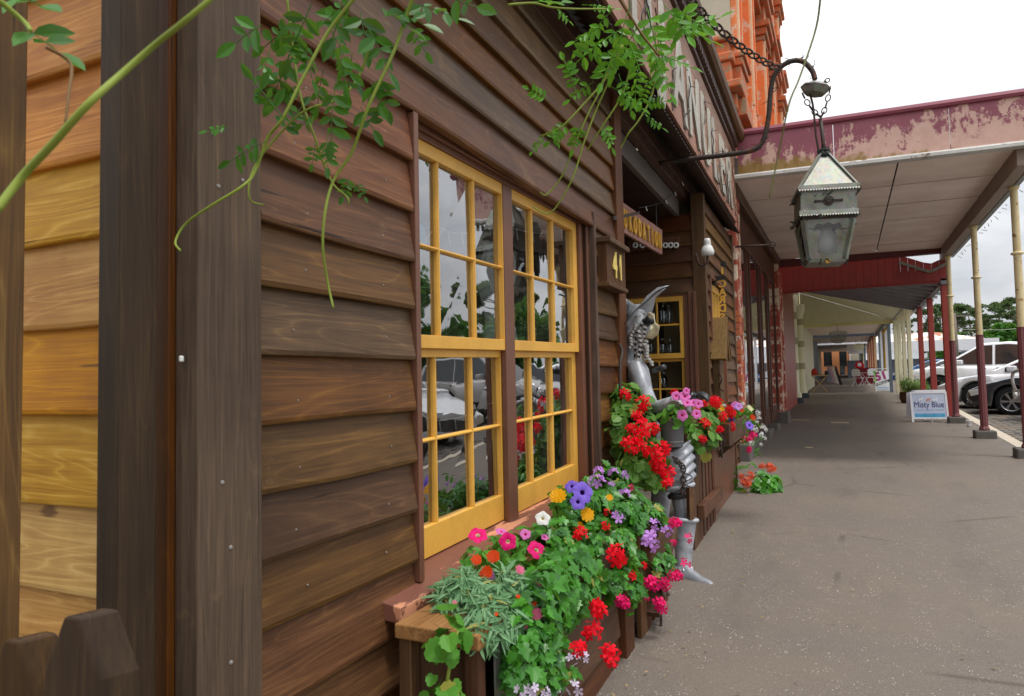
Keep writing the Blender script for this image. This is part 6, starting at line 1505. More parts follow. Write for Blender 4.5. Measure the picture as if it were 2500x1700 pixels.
# ---- bucket petunias
bq = toF(Fw(0, 0, 0)); Fm = Mass([((bc.x+.02, bc.y, zt_b+.05), (.11, .11, .09)), ((bc.x+.10, bc.y+.03, zt_b+.04), (.08, .08, .08))])
bp = plant('bucket_petunia', 'pink petunias with oval leaves growing in the tin bucket'); grow(bp, Fm, 'oval', 260, .07, m_pet, poly=[(1632, 1005), (1645, 955), (1700, 958), (1718, 1020), (1695, 1055), (1640, 1042)], droop=.3)
for px, py, r_ in ((1672, 968, 14), (1678, 983, 14), (1651, 967, 12), (1666, 1014, 14), (1701, 1011, 12), (1705, 986, 12), (1692, 984, 10), (1676, 955, 9)): bloom(bp, Fm, 'petunia_pink', px, py, r_, .6)
# ---- far flower box
Gm = Mass([EL(1725, 1020, .36, .13, .4, .14), EL(1765, 1020, .38, .13, .45, .14), EL(1715, 1065, .42, .08, .25, .12)])
PO3 = [(1690, 1000), (1740, 980), (1790, 980), (1800, 1050), (1755, 1078), (1735, 1070), (1712, 1100), (1695, 1090), (1690, 1040)]
gr_ = plant('red_geranium', 'red geraniums spilling over the far gate'); grow(gr_, Gm, 'round', 1900, .06, m_ger, poly=PO3, droop=.5)
for px, py, r_ in ((1721, 1033, 15), (1714, 1072, 11), (1718, 986, 12), (1700, 1000, 10), (1750, 984, 17), (1737, 980, 13), (1647, 958, 12), (1765, 1018, 15), (1770, 1048, 18), (1785, 1043, 14), (1787, 1011, 14), (1779, 998, 12), (1757, 1048, 12)): bloom(gr_, Gm, 'umbel_red', px, py, r_, .6)
Hm = Mass([EL(1805, 1020, .42, .14, .4, .18), EL(1835, 1040, .48, .14, .4, .2), EL(1840, 1080, .52, .09, .3, .15)])
PO4 = [(1775, 985), (1810, 978), (1845, 992), (1870, 1030), (1872, 1075), (1845, 1105), (1815, 1098), (1795, 1070), (1780, 1040)]
al = plant('mixed_annuals', 'feathery annuals with white alyssum and magenta blooms at the box end'); grow(al, Hm, 'oval', 1900, .05, m_ivy, poly=PO4, droop=.4)
for px, py, r_ in ((1812, 986, 9), (1851, 1009, 10), (1853, 1020, 8), (1864, 1043, 11), (1860, 1062, 11), (1833, 1082, 10), (1844, 1048, 12), (1870, 1050, 8), (1848, 1030, 7), (1768, 990, 7), (1858, 1085, 6), (1868, 1070, 7)): bloom(al, Hm, 'alyssum', px, py, r_)
for kx, px, py, r_ in (('petunia_lilac', 1803, 993, 10), ('petunia_pink', 1795, 990, 11), ('petunia_purple', 1830, 1039, 11), ('petunia_purple', 1786, 1027, 8), ('marigold_orange', 1837, 1020, 8), ('marigold_orange', 1811, 1003, 5), ('marigold_yellow', 1763, 999, 7), ('umbel_magenta', 1809, 1064, 11), ('umbel_magenta', 1840, 1061, 11), ('umbel_magenta', 1828, 1072, 9), ('umbel_hot', 1828, 1097, 9), ('marigold_cream', 1830, 998, 9)): bloom(al, Hm, kx, px, py, r_)
cg0 = toF(G(1835, 1195)); Im = Mass([((cg0.x, cg0.y, .16), (.20, .22, .17)), ((cg0.x+.12, cg0.y-.02, .14), (.15, .18, .14))])
cg = plant('coral_geranium', 'small coral geranium growing at the foot of the stone pier'); grow(cg, Im, 'round', 700, .055, m_ivy, droop=.2)
for px, py, r_ in ((1832, 1160, 13), (1821, 1178, 14), (1882, 1142, 13), (1810, 1163, 8), (1860, 1138, 8)): bloom(cg, Im, 'umbel_coral', px, py, r_)
for root, mass, kind, n, size, mat, poly, kw in LATER:
    b, tn = mass.leaves(kind, n, size, poly, **kw); finish(root, b, tn, mat)
# ------------------------------------------------------------------ wisteria overhead
def DP(px, py, dep): return CO+ray(px, py)*dep
vn = empty('wisteria_vine', (0, 0, 0)); tag(vn, 'wisteria with hanging tendrils and feathery leaves over the shop wall', 'vine')
STEMS = [
 (1.35, .0034, 'g', [(872, -12), (800, 80), (740, 190), (690, 290), (655, 335), (622, 420), (592, 455), (520, 500), (455, 545), (428, 590), (440, 612)]),
 (1.38, .0036, 'g', [(1010, -10), (985, 60), (960, 130), (900, 260), (860, 370), (815, 440), (795, 510), (788, 600), (800, 690), (814, 752)]),
 (1.42, .0026, 'g', [(700, -10), (715, 120), (735, 240), (770, 340), (790, 400), (815, 452), (848, 482), (850, 500)]),
 (1.40, .0026, 'g', [(905, 100), (880, 180), (830, 240), (745, 270), (680, 330), (625, 400), (608, 450), (612, 490), (642, 500)]),
 (2.6, .006, 'b', [(1505, -15), (1545, 50), (1575, 95), (1610, 138)]),
 (2.6, .0045, 'g', [(1520, 110), (1480, 190), (1420, 260), (1370, 310), (1318, 334)]),
 (2.65, .0038, 'g', [(1500, 120), (1470, 210), (1440, 270), (1400, 360), (1372, 430), (1335, 475), (1318, 470)]),
 (2.62, .0038, 'g', [(1490, 190), (1455, 270), (1425, 350), (1400, 430), (1362, 500), (1335, 522), (1300, 505)]),
 (2.7, .004, 'g', [(1552, 105), (1530, 200), (1512, 245), (1470, 310), (1432, 370)]),
 (2.7, .004, 'g', [(1605, 140), (1592, 230), (1562, 290), (1535, 325), (1522, 350), (1515, 362)]),
 (1.9, .003, 'g', [(1240, 12), (1300, 8), (1345, 18), (1400, 22), (1480, 22)]),
 (1.15, .0018, 'o', [(2004, -15), (1992, 70), (1952, 190), (1926, 255), (1902, 370), (1878, 484)]),
 (.62, .0036, 'g', [(-12, 518), (60, 425), (130, 350), (215, 255), (300, 178), (380, 108), (450, 52), (530, -15)]),
 (.75, .002, 'b', [(112, 115), (172, 155), (168, 230), (160, 300)]),
 (.72, .003, 'g', [(-10, -5), (60, 55), (75, 75)]),
]
SP = []
for dep, r_, k, pts in STEMS:
    q = spline([DP(x, y, dep+.02*math.sin(i*1.7)) for i, (x, y) in enumerate(pts)], 5); SP.append(q)
    MB().tube(q, [r_*(1.1-.45*i/len(q)) for i in range(len(q))], 7).build('stem', {'g': m_stem, 'b': m_stemb, 'o': m_stemo}[k], vn, True)
def compound(n, s, L, mat=None):
    """a pinnate leaf: leaflets in pairs along a short stalk; x forward, z up"""
    b = MB(); tone = []; tb = [V((L*i/8, 0, -.12*L*(i/8)**2)) for i in range(9)]; b.tube(tb, [.0016]*9, 4)
    tone += [.8]*len(b.f)
    for i in range(n):
        t_ = .25+.72*i/n; p = V((L*t_, 0, -.12*L*t_*t_))
        for sg in (1, -1):
            add_leaf(b, tone, 'oval', p, V((random.gauss(0, .25), random.gauss(0, .3), 1)), V((.45, sg, -.15+random.gauss(0, .15))), s*random.uniform(.6, 1.15)*(1-.25*t_), random.random(), .18, random.uniform(.05, .45))
    add_leaf(b, tone, 'oval', V((L, 0, -.12*L)), V((0, .2, 1)), V((1, 0, -.2)), s*.9, random.random())
    me = b.mesh('leaf', mat or m_vine); a = me.attributes.new('tone', 'FLOAT', 'FACE'); a.data.foreach_set('value', tone); return me
CL = [compound(3, .074, .13), compound(4, .068, .16), compound(2, .08, .09), compound(3, .062, .12)]
m_vine2 = leafmat('wisteria_leaf_bright', H('2c7014', .9), H('78c030', .95), .42, .4, .35)
CL2 = [compound(4, .062, .15, m_vine2), compound(5, .054, .17, m_vine2), compound(3, .066, .12, m_vine2), compound(4, .05, .13, m_vine2)]
def frond(px, py, dep, ang, k, s=1.0, tilt=0.0):
    """ang: direction of the stalk in the picture plane, degrees, 0 = right, -90 = down"""
    p = DP(px, py, dep); a = R(ang); d = (RT*math.cos(a)+UP*math.sin(a)+FW*random.gauss(0, .25)).normalized(); nz = (-FW*.75+UP*.45+RT*random.gauss(0, .45)+UP*random.gauss(0, .35)).normalized(); y = nz.cross(d).normalized(); z = d.cross(y)
    put((CL2 if dep > 2 else CL)[k % 4], 'leaf', vn, p, Matrix((d, y, z)).transposed(), s)
for px, py, ang, s in ((690, 20, 200, 1.0), (640, 60, 215, 1.0), (660, 120, 250, .9), (720, 40, 260, 1), (760, 10, 240, 1), (800, 60, 300, 1), (840, 20, 250, 1.1), (830, 90, 270, 1.0), (760, 120, 220, .9), (880, 30, 280, 1), (900, 70, 300, 1), (930, 20, 330, 1), (970, 30, 340, .9), (1010, 10, 350, 1.1), (1060, 5, 340, 1), (860, 130, 260, .9), (790, 170, 250, .9), (820, 200, 260, 1.0), (905, 200, 290, .8), (930, 190, 280, .7), (880, 260, 300, .8), (690, 285, 130, 1.0), (660, 330, 150, .9), (680, 330, 60, .8), (650, 345, 200, .8), (690, 350, 300, .9), (560, 310, 190, .5), (575, 340, 260, .5), (800, 330, 270, .6), (770, 350, 250, .5), (780, 270, 200, .6), (855, 430, 250, .5), (870, 445, 300, .4), (690, 180, 240, .9), (735, 90, 290, 1), (1100, -5, 330, 1), (1000, 60, 300, .7), (870, -5, 200, 1), (745, 215, 200, .6), (720, 60, 200, 1.1)):
    if random.random() < .85: frond(px, py, 1.38+random.gauss(0, .05), ang, random.randint(0, 3), s*.70)
for px, py, ang, s in ((1500, 20, 220, 1.2), (1540, 10, 250, 1.4), (1580, 20, 280, 1.4), (1620, 10, 300, 1.3), (1650, 20, 320, 1.1), (1680, 15, 250, 1.0), (1640, 60, 330, 1.2), (1600, 60, 270, 1.2), (1560, 60, 240, 1.2), (1520, 70, 210, 1.1), (1480, 60, 200, 1), (1470, 100, 220, 1.1), (1500, 120, 250, 1.2), (1540, 110, 280, 1.1), (1580, 110, 300, 1.2), (1630, 100, 20, 1.3), (1660, 70, 45, 1.1), (1600, 130, 340, 1.0), (1620, 140, 30, .9), (1480, 160, 260, 1.1), (1450, 200, 210, .9), (1510, 180, 290, .9), (1490, 210, 330, .9), (1400, 190, 120, .8), (1410, 230, 110, .9), (1370, 210, 130, .6), (1340, 245, 150, .6), (1330, 330, 230, .5), (1350, 310, 290, .5), (1450, 270, 330, .8), (1480, 250, 10, .8), (1540, 240, 20, .9), (1570, 250, 0, .7), (1560, 270, 330, .7), (1470, 300, 300, .7), (1440, 330, 320, .6), (1420, 300, 250, .8), (1390, 300, 220, .7), (1300, 5, 20, 1.2), (1350, 10, 330, .7), (1420, 12, 350, .8), (1560, 160, 260, .9), (1590, 180, 250, .7)):
    (frond(px, py, 2.6+random.gauss(0, .08), ang, random.randint(0, 3), s*.95) if random.random() < .85 else None)
for px, py, ang, s in ((40, -5, 340, .7), (60, 70, 330, .75)): frond(px, py, .85, ang, 2, s*.8)
# ------------------------------------------------------------------ things inside the shop window
def inside(name, label, cat): return F0(name, label, cat)
m_bluegl = plain('sky_blue_enamel', H('6cc0da'), .3); m_linen = plain('unbleached_linen', H('b8a988'), .9, 0, .2, .2, 30); m_pine2 = wood('raw_pine', H('8a6436'), H('b98e54'), H('d0aa70'), 2, .6)
for i, (u, z, lb) in enumerate(((2.12, .78, 'upper roll of cream cloth on the shelf inside the window'), (2.10, .70, 'lower roll of cream cloth on the shelf inside the window'))):
    o = inside('cloth_roll', lb, 'roll'); MB().tube([(-.32-.02*i, u-.35, z), (-.36, u+.22, z)], .045, 14).build('cloth', m_linen, o, True, ang=50); MB().tube([(-.37, u+.219, z), (-.362, u+.226, z)], .012, 8).build('core', m_trim, o)
o = inside('display_shelf', 'low pine display shelf inside the window', 'shelf'); MB().box(-.55, -.18, 1.75, 2.65, .62, .645).build('shelf_board', m_pine2, o); MB().box(-.55, -.53, 1.75, 2.65, .62, 1.0).build('back_rail', m_pine2, o)
for u in (1.78, 2.62): MB().box(-.55, -.2, u-.015, u+.015, 0.02, .62).build('side', m_pine2, o)
o = inside('timber_ladder', 'pine ladder leaning inside the window', 'ladder'); MB().bar((-.55, 2.55, .1), (-.75, 2.5, 1.35), .03, .06).build('stile', m_pine2, o); MB().bar((-.9, 2.75, .1), (-1.1, 2.7, 1.35), .03, .06).build('stile', m_pine2, o)
for i in range(4): MB().tube([(-.60-.05*i, 2.54, .3+.28*i), (-.95-.05*i, 2.74, .3+.28*i)], .014, 6).build('rung', m_pine2, o)
for px, py, lb in ((1082, 470, 'blue glass ornament hanging at the top of the left sash'), (1018, 585, 'larger blue glass ornament at the left window edge')):
    c = FC(px, py, -.22); o = inside('blue_ornament', lb, 'ornament'); MB().lathe([(.002, .07), (.03, .05), (.042, 0), (.034, -.05), (.01, -.07)], c, 8).build('drop', m_bluegl, o, True); MB().tube([c+V((0, 0, .06)), (c.x, c.y, 2.1)], .0015, 4).build('cord', m_black, o)
o = inside('fairy_lights', 'white string of tube lights looped behind the window', 'lights'); m_wl = plain('white_tube_light', (.85, .85, .83, 1), .4)
pts = [FC(x, y, -.16) for x, y in ((1010, 640), (1060, 560), (1110, 570), (1160, 565), (1210, 540), (1260, 560), (1320, 570), (1370, 560), (1400, 600))]
MB().tube(spline(pts, 4), .0025, 5).build('cord', m_wl, o)
for p in spline(pts, 3)[1::2]: MB().tube([p, p+V((0, .015, -.05))], .004, 6).build('tube', m_wl, o)
pts = [FC(x, y, -.16) for x, y in ((1012, 980), (1040, 1020), (1090, 1025), (1150, 1010), (1200, 985), (1260, 1000), (1300, 1010), (1350, 960), (1400, 930))]
MB().tube(spline(pts, 4), .0025, 5).build('cord', m_wl, o)
for p in spline(pts, 3)[1::2]: MB().tube([p, p+V((0, .01, -.045))], .004, 6).build('tube', m_wl, o)
o = inside('white_garment', 'white crumpled cloth hanging behind the right sash', 'cloth'); b = MB(); K = 14
for i in range(K+1):
    for j in range(9):
        f = i/K; a = 3.0+f*.36; b.v.append((-.35+.05*math.sin(i*1.3)+.02*math.cos(j*1.1+i), a, 1.9-.07*j-.02*math.sin(i*.9)))
for i in range(K):
    for j in range(8): b.f.append((i*9+j, (i+1)*9+j, (i+1)*9+j+1, i*9+j+1)); b.m.append(0)
b.build('cloth', plain('white_linen', (.75, .78, .8, 1), .9), o, True)
o = inside('broom', 'pale wooden broom handle standing in the right corner of the window', 'broom'); MB().tube([(-.25, 3.35, .6), (-.3, 3.42, 1.25)], .014, 8).build('handle', m_pine2, o, True)
# bottles in the porch window
m_bot = NT('pale_green_bottle'); m_bottle = m_bot.done((.55, .68, .64, 1), .08, 0, None, .6)
m_bottle = glass('bottle_glass', (.62, .78, .74, 1), .1, .25, 12, dirt_or_lift=.75)  # pale diffuse veil standing in for light on the bottles in their dark alcove
BL = 'old glass bottles in the porch window'
for i, (px, py, h) in enumerate(((1621, 787, .19), (1634, 787, .19), (1619, 862, .15), (1637, 862, .14), (1580, 787, .18), (1590, 862, .16), (1575, 862, .14), (1532, 787, .17), (1622, 946, .16))):
    c = FR(px, py, RU+.14); o = inside('glass_bottle', ('tall' if h > .155 else 'squat')+' clear glass bottle number %d from the right on the porch window shelf' % (i+1), 'bottle'); o['label'] = ['tall clear bottle at right end of the porch window top shelf left of its twin', 'tall clear bottle at far right of the porch window top shelf', 'blue tinted bottle at left on the porch window middle shelf', 'squat bottle at far right of the porch window middle shelf', 'clear bottle behind the hat tip on the top shelf', 'bottle behind the cloth flower on the middle shelf', 'small bottle behind the ringlets on the middle shelf', 'green bottle in the left pane of the porch window', 'bottle low behind the chest pipe in the porch window'][i]; o['group'] = BL
    MB().lathe([(.001, 0), (.032, 0), (.034, .01), (.034, h*.55), (.026, h*.68), (.012, h*.8), (.012, h*.97), (.015, h*.98), (.015, h)], (c.x, RU+.14, c.z), 14).build('bottle', m_bottle, o, True, ang=60)
for py in (788, 863, 948):
    c = FR(1620, py, RU+.14); MB().box(-1.25, wn1, RU+.07, RU+.3, c.z-.016, c.z-.002).build('bottle_shelf', m_pine2, w2)
# ------------------------------------------------------------------ things standing on the footpath
def gp(px, py, dz=0): q = G(px, py); q.z += dz; return q
af = empty('pavement_sign', (0, 0, 0)); tag(af, 'white A-frame sign reading Misty Blue beside the red post', 'sign')
l = gp(2227, 1031); ud = V((.985, .17, 0)).normalized(); wd = 80/FPX*(l-CO).dot(FW); bkd = V((-ud.y, ud.x, 0)); az = math.atan2(ud.y, ud.x)
af.location = l; af.rotation_euler = (0, 0, az)
hgt = (1032-960)/FPX*((l-CO).dot(FW)); TL = R(-10)
def panel(par, w_, h, tl, mat, name, y0=0.0):
    b = MB(); b.box(0, w_, 0, .012, .07, h); o = b.build(name, mat, par); o.rotation_euler = (tl, 0, 0); o.location = (0, y0, 0); return o
m_signb = plain('pale_blue_print', H('c3cbe0'), .5, 0, .3, .05)
p_ = panel(af, wd, hgt, TL, m_signb, 'sign_face')
b = MB(); b.box(0, .035, -.008, .02, 0, hgt+.02).box(wd-.035, wd, -.008, .02, 0, hgt+.02).box(.035, wd-.035, -.008, .02, hgt-.015, hgt+.02).box(.035, wd-.035, -.008, .02, .06, .095); b.build('frame', m_white, p_)
TX = Matrix.Rotation(R(90), 3, 'X')
m_ink = plain('navy_ink', H('2c3170'), .6, 0, .3, .02); m_cy = plain('cyan_print', H('36a6d2'), .5, 0, .3, .05); m_skyb = plain('sky_print', H('8fb4dc'), .5); m_wh = plain('white_print', (.85, .88, .9, 1), .5); m_rust2 = plain('tan_print', H('d88a5c'), .5)
me = text_mesh('Misty Blue', .17, .001, 'lettering', m_ink, .0); put(me, 'lettering', p_, (wd/2, -.003, hgt*.50), TX, (wd*.80/ (max(v.co.x for v in me.vertices)-min(v.co.x for v in me.vertices)), 1, 1))
MB().box(.10*wd, .90*wd, -.003, .0, hgt*.16, hgt*.29).build('blue_band', m_cy, p_)
for z in (.25, .195):
    for i in range(3): MB().box((.14+.25*i)*wd, (.33+.25*i)*wd, -.005, -.003, hgt*z, hgt*(z+.018)).build('small_print', m_skyb, p_)
for i in range(3): MB().box((.12+.27*i)*wd, (.34+.27*i)*wd, -.003, 0, hgt*.40, hgt*.425).build('small_print', m_skyb, p_)
for i, (cx, cz, mt) in enumerate(((.30, .78, m_wh), (.50, .76, m_rust2), (.68, .75, m_wh))):
    b = MB(); w2_ = .075; z0 = hgt*cz; x0 = wd*cx
    b.prism([(-.5, -.1), (-.42, -.5), (-.32, -.5), (-.3, -.12), (.25, -.12), (.28, -.5), (.38, -.5), (.42, .1), (.62, .3), (.5, .48), (.35, .42), (.3, .15), (-.45, .15)], lambda a, c, y: (x0+a*w2_, y, z0+c*w2_*1.3), -.004, -.001); b.build('animal_print', mt, p_)
bk2 = panel(af, wd, hgt, R(10), m_white, 'back_panel', .42); MB().tube([(wd*.5, -.12, .012), (wd*.5, .5, .02)], .012, 6).build('spreader', m_white, af)
a2 = empty('pavement_sign', (0, 0, 0)); tag(a2, 'second white A-frame sign half hidden behind the Misty Blue one', 'sign'); a2.location = l+V((.17, 1.1, .02)); a2.rotation_euler = (0, 0, az)
p2_ = panel(a2, wd*1.0, hgt*1.02, TL, m_white, 'sign_face'); MB().box(wd*.42, wd*.56, -.003, 0, hgt*.90, hgt*.96).build('logo', plain('plum_print', H('5a2038'), .5), p2_); panel(a2, wd, hgt, R(10), m_white, 'back_panel', .4)
# the 51 sign
a3 = empty('pavement_sign', (0, 0, 0)); tag(a3, 'white pavement sign with large pink number 51 and black stripe', 'sign')
l = gp(2138, 958); ud = V((.98, .2, 0)).normalized(); w3_ = 34/FPX*(l-CO).dot(FW); az3 = math.atan2(ud.y, ud.x); a3.location = l; a3.rotation_euler = (0, 0, az3); h3 = (958-906)/FPX*((l-CO).dot(FW))
p3_ = panel(a3, w3_, h3, R(-8), m_wh, 'sign_face'); MB().box(0, .03, -.01, .02, 0, h3*1.12).box(w3_-.03, w3_, -.01, .02, 0, h3*1.12).box(.03, w3_-.03, -.01, .02, h3*1.09, h3*1.12).build('frame', m_white, p3_)
put(text_mesh('51', .46, .001, 'numeral', plain('plum_ink', H('b02a7c'), .5), .02), 'numeral', p3_, (w3_*.48, -.004, h3*.60), Matrix.Rotation(R(-12), 3, 'Y') @ TX)
b = MB(); b.prism([(0, .28), (1, .50), (1, .62), (0, .40)], lambda a, c, y: (a*w3_, y, c*h3), -.004, -.001); b.build('stripe', m_black, p3_)
put(text_mesh('ON', .12, .001, 'lettering', m_wh, .004), 'lettering', p3_, (w3_*.25, -.007, h3*.365), Matrix.Rotation(R(-14), 3, 'Y') @ TX)
for i in range(5): MB().box(w3_*(.42+.09*i), w3_*(.48+.09*i), -.007, -.005, h3*(.40+.018*i), h3*(.455+.018*i)).build('small_print', m_wh, p3_)
for z in (.13, .21): MB().box(w3_*.1, w3_*.9, -.003, 0, h3*z, h3*(z+.03)).build('small_print', m_skyb, p3_)
b = MB()
for i in range(14): a_ = random.uniform(0, 6.28); b.face([(0, -.02, h3*.9), (.07*math.cos(a_), -.05, h3*.9+.1*math.sin(a_)), (.07*math.cos(a_+.5), -.06, h3*.9+.1*math.sin(a_+.5))])
b.face([(0, -.02, h3*.9), (.05, -.03, h3*.5), (-.02, -.03, h3*.48)]); b.build('green_bow', plain('lime_ribbon', H('8ad018'), .4), p3_)
# half barrel with a shrub
hbn = empty('half_barrel', gp(2222, 984)); tag(hbn, 'timber half barrel planter at the foot of the cream post', 'planter'); hbn.location.x = 1.68
b = MB(); b.lathe([(.001, 0), (.24, 0), (.29, .14), (.28, .32), (.25, .32), (.24, .27), (.001, .27)], (0, 0, 0), 20, cap=False); b.build('staves', wood('barrel_oak', H('3b2b20'), H('5c4634'), H('7a6048'), 2), hbn, True, ang=40)
for z in (.06, .25): MB().torus((0, 0, z), .285-.02*(z < .1), .008, (0, 0, 1), 24, 6).build('hoop', m_black, hbn, True)
bs = empty('barrel_shrub', hbn.location+V((0, 0, .27))); tag(bs, 'pale green leafy shrub growing in the half barrel', 'plant'); cl = [((random.uniform(-.25, .25), random.uniform(-.25, .25), random.uniform(.12, .38)), (.17, .17, .12), 1) for _ in range(12)]
b, tn = leaf_cloud(cl, .035, 80); o = b.build('foliage', leafmat('shrub_leaf', H('4a6a34'), H('8fa866'), .5), bs); tone_attr(o, tn); stuff(o)
b = MB()
for i in range(6): b.tube([(0, 0, -.02), (random.uniform(-.2, .2), random.uniform(-.2, .2), .3)], [.01, .004], 5)
b.build('stems', m_bark, bs)
bs2 = empty('barrel_shrub', hbn.location+V((.25, 2.6, .2))); tag(bs2, 'second low shrub behind the red posts', 'plant'); b, tn = leaf_cloud([((random.uniform(-.4, .4), random.uniform(-.3, .3), random.uniform(0, .45)), (.2, .2, .15), 1) for _ in range(10)], .045, 80); o = b.build('foliage', leafmat('shrub_leaf_dark', H('31561f'), H('6f9440'), .5), bs2); tone_attr(o, tn); stuff(o)
# folding table heaped with clothes, left
tb = empty('folding_table', (-1.05, 33.0, gz(33.0))); tag(tb, 'folding trestle table with goods outside the cream shop', 'table')
MB().box(-.35, .35, -.3, .3, .70, .73).build('table_top', m_tan, tb); 
for s in (-.28, .28):
    MB().bar((-.3, s, 0), (.3, s, .7), .03, .03).build('leg', m_tan, tb); MB().bar((.3, s, 0), (-.3, s, .7), .03, .03).build('leg', m_tan, tb)
for i, (x, y, z, sx, sz, c_, lb) in enumerate(((-.2, 0, .73, .22, .30, 'b8352a', 'red bag on the trestle table'), (.08, -.05, .73, .2, .12, 'b9a88c', 'beige hat pile on the trestle table'), (.28, .1, .73, .14, .2, '2c2c34', 'dark bundle on the trestle table'))):
    o = MB().lathe([(sx*.5, 0), (sx*.62, sz*.3), (sx*.5, sz*.75), (sx*.2, sz)], (0, 0, 0), 10).build('goods_bundle', plain('goods_%d' % i, H(c_), .9), None, True); o.location = tb.location+V((x, y, z)); tag(o, lb, 'bundle')
cr_ = empty('clothes_rack', (-.62, 33.6, gz(33.6))); tag(cr_, 'small rack of grey and pink garments beside the trestle table', 'rack')
MB().tube([(-.1, 0, 0), (-.1, 0, 1.15)], .015, 6).tube([(-.1, 0, 1.15), (.25, 0, 1.1)], .012, 6).build('stand', m_zinc, cr_)
for i, c_ in enumerate(('8d90a4', 'c9a3ae', 'd8cfc4', '2e2e38')):
    b = MB(); x = -.08+.1*i; b.prism([(-.03, 1.1), (.03, 1.1), (.16+.03*i, .42-.06*i), (-.06, .38)], lambda a, c, y: (x+a, y, c), -.12+.02*i, .1); b.build('garment', plain('garment_%d' % i, H(c_), .9), cr_)
# cafe chairs and table, red postal box
def fold_chair(loc, rz, label):
    o = empty('folding_chair', loc, rz); tag(o, label, 'chair', 'white folding cafe chairs')
    MB().box(-.2, .2, -.2, .2, .44, .46).build('seat', m_white, o); MB().prism([(-.2, .55), (.2, .55), (.22, .84), (.1, .92), (-.1, .92), (-.22, .84)], lambda a, c, y: (a, y, c), .2, .215).build('backrest', m_white, o)
    for s in (-.19, .19):
        MB().tube([(s, -.25, 0), (s, .22, .86)], .011, 6).build('leg', m_white, o); MB().tube([(s, .28, 0), (s, -.2, .46)], .011, 6).build('leg', m_white, o)
    return o
fold_chair((.55, 39.5, gz(39.5)), R(150), 'white folding chair nearest the path centre'); fold_chair((1.15, 40.5, gz(40.5)), R(200), 'white folding chair behind the 51 sign')
ct = empty('cafe_table', (.95, 39.8, gz(39.8))); tag(ct, 'small white folding cafe table between the chairs', 'table'); MB().lathe([(.3, .70), (.3, .72)], n=16).build('table_top', m_white, ct)
for s in (-1, 1): MB().tube([(-.22, .1*s, 0), (.22, .1*s, .7)], .011, 6).build('leg', m_white, ct); MB().tube([(.22, .1*s, 0), (-.22, .1*s, .7)], .011, 6).build('leg', m_white, ct)
m_pred = plain('post_box_red', H('d01010'), .35)
pb = empty('post_box', (.75, 46.0, gz(46))); tag(pb, 'red rounded street post box far down the footpath', 'post box')
MB().box(-.25, .25, -.22, .22, .1, 1.05).build('box_body', m_pred, pb, bevel=.03); MB().prism([(-.25, 1.05)]+[(.25*math.cos(math.pi-a), 1.05+.28*math.sin(a)) for a in [math.pi*i/10 for i in range(1, 10)]]+[(.25, 1.05)], lambda a, c, y: (a, y, c), -.21, .21).build('box_top', m_pred, pb); MB().lathe([(.001, .004), (.11, .004), (.11, 0)], (0, -.22, 1.12), 14, Matrix.Rotation(R(90), 3, 'X')).build('badge', m_white, pb); MB().box(-.2, .2, -.2, .2, 0, .1).build('plinth', m_black, pb)
wb_ = empty('cafe_windbreak', (1.2, 43, gz(43))); tag(wb_, 'dark red canvas windbreak behind the white chairs', 'windbreak'); MB().box(-.7, .3, 0, .02, .05, .95).build('canvas', plain('crimson_canvas', H('7a1424'), .8), wb_)
for x in (-.7, .3): MB().tube([(x, 0, 0), (x, 0, 1.0)], .015, 6).build('upright', m_zinc, wb_)
tcn = empty('traffic_cone', (2.02, 32.2, gz(32.2))); tag(tcn, 'orange traffic cone glimpsed between the cream posts', 'cone'); MB().lathe([(.13, .03), (.03, .68), (.001, .69)], n=14).build('cone', m_amber, tcn, True); MB().box(-.18, .18, -.18, .18, 0, .03).build('base', m_black, tcn)
st2 = empty('streamer', (0, 0, 0)); tag(st2, 'yellow streamer wound round the slate blue verandah posts', 'streamer'); MB().tube(spline([(1.62, 31.4, 3.15), (1.5, 33, 2.95), (1.62, 34.5, 3.05), (1.62, 35, 2.2), (1.62, 35, 1.0)]), .06, 6).build('ribbon', plain('yellow_ribbon', H('e8b41c'), .5), st2, True)
chn = empty('wire_chandelier', PY(2046, 823, 30.2)); chn.scale = (.8, .8, .8); tag(chn, 'bead basket chandelier hanging under the dark verandah beam', 'chandelier')
b = MB()
for i in range(7): z = -.28+.09*i; rr = .42*math.sqrt(max(.05, 1-((i-4)/5.0)**2)); b.torus((0, 0, z), rr, .012, (0, 0, 1), 20, 5)
for i in range(16): a = i*math.pi/8; b.tube([(.42*math.cos(a), .42*math.sin(a), .2), (.3*math.cos(a), .3*math.sin(a), -.2), (.1*math.cos(a), .1*math.sin(a), -.32)], .012, 4)
b.build('basket', m_zinc, chn); MB().tube([(0, 0, .2), (0, 0, .6)], .01, 5).build('chain', m_black, chn)
ov = empty('oval_sign', PY(2097, 847, 43)); ov.scale = (.5, .5, .6); tag(ov, 'cream oval sign hanging under the far verandah', 'sign'); b = MB(); b.prism([(.55*math.cos(a), .33*math.sin(a)) for a in [2*math.pi*i/20 for i in range(20)]], lambda a, c, y: (a, y, c), 0, .04); b.build('board', m_cream, ov); MB().tube([(-.3, .02, .3), (-.3, .02, .75)], .012, 5).tube([(.3, .02, .3), (.3, .02, .75)], .012, 5).build('hanger', m_black, ov)
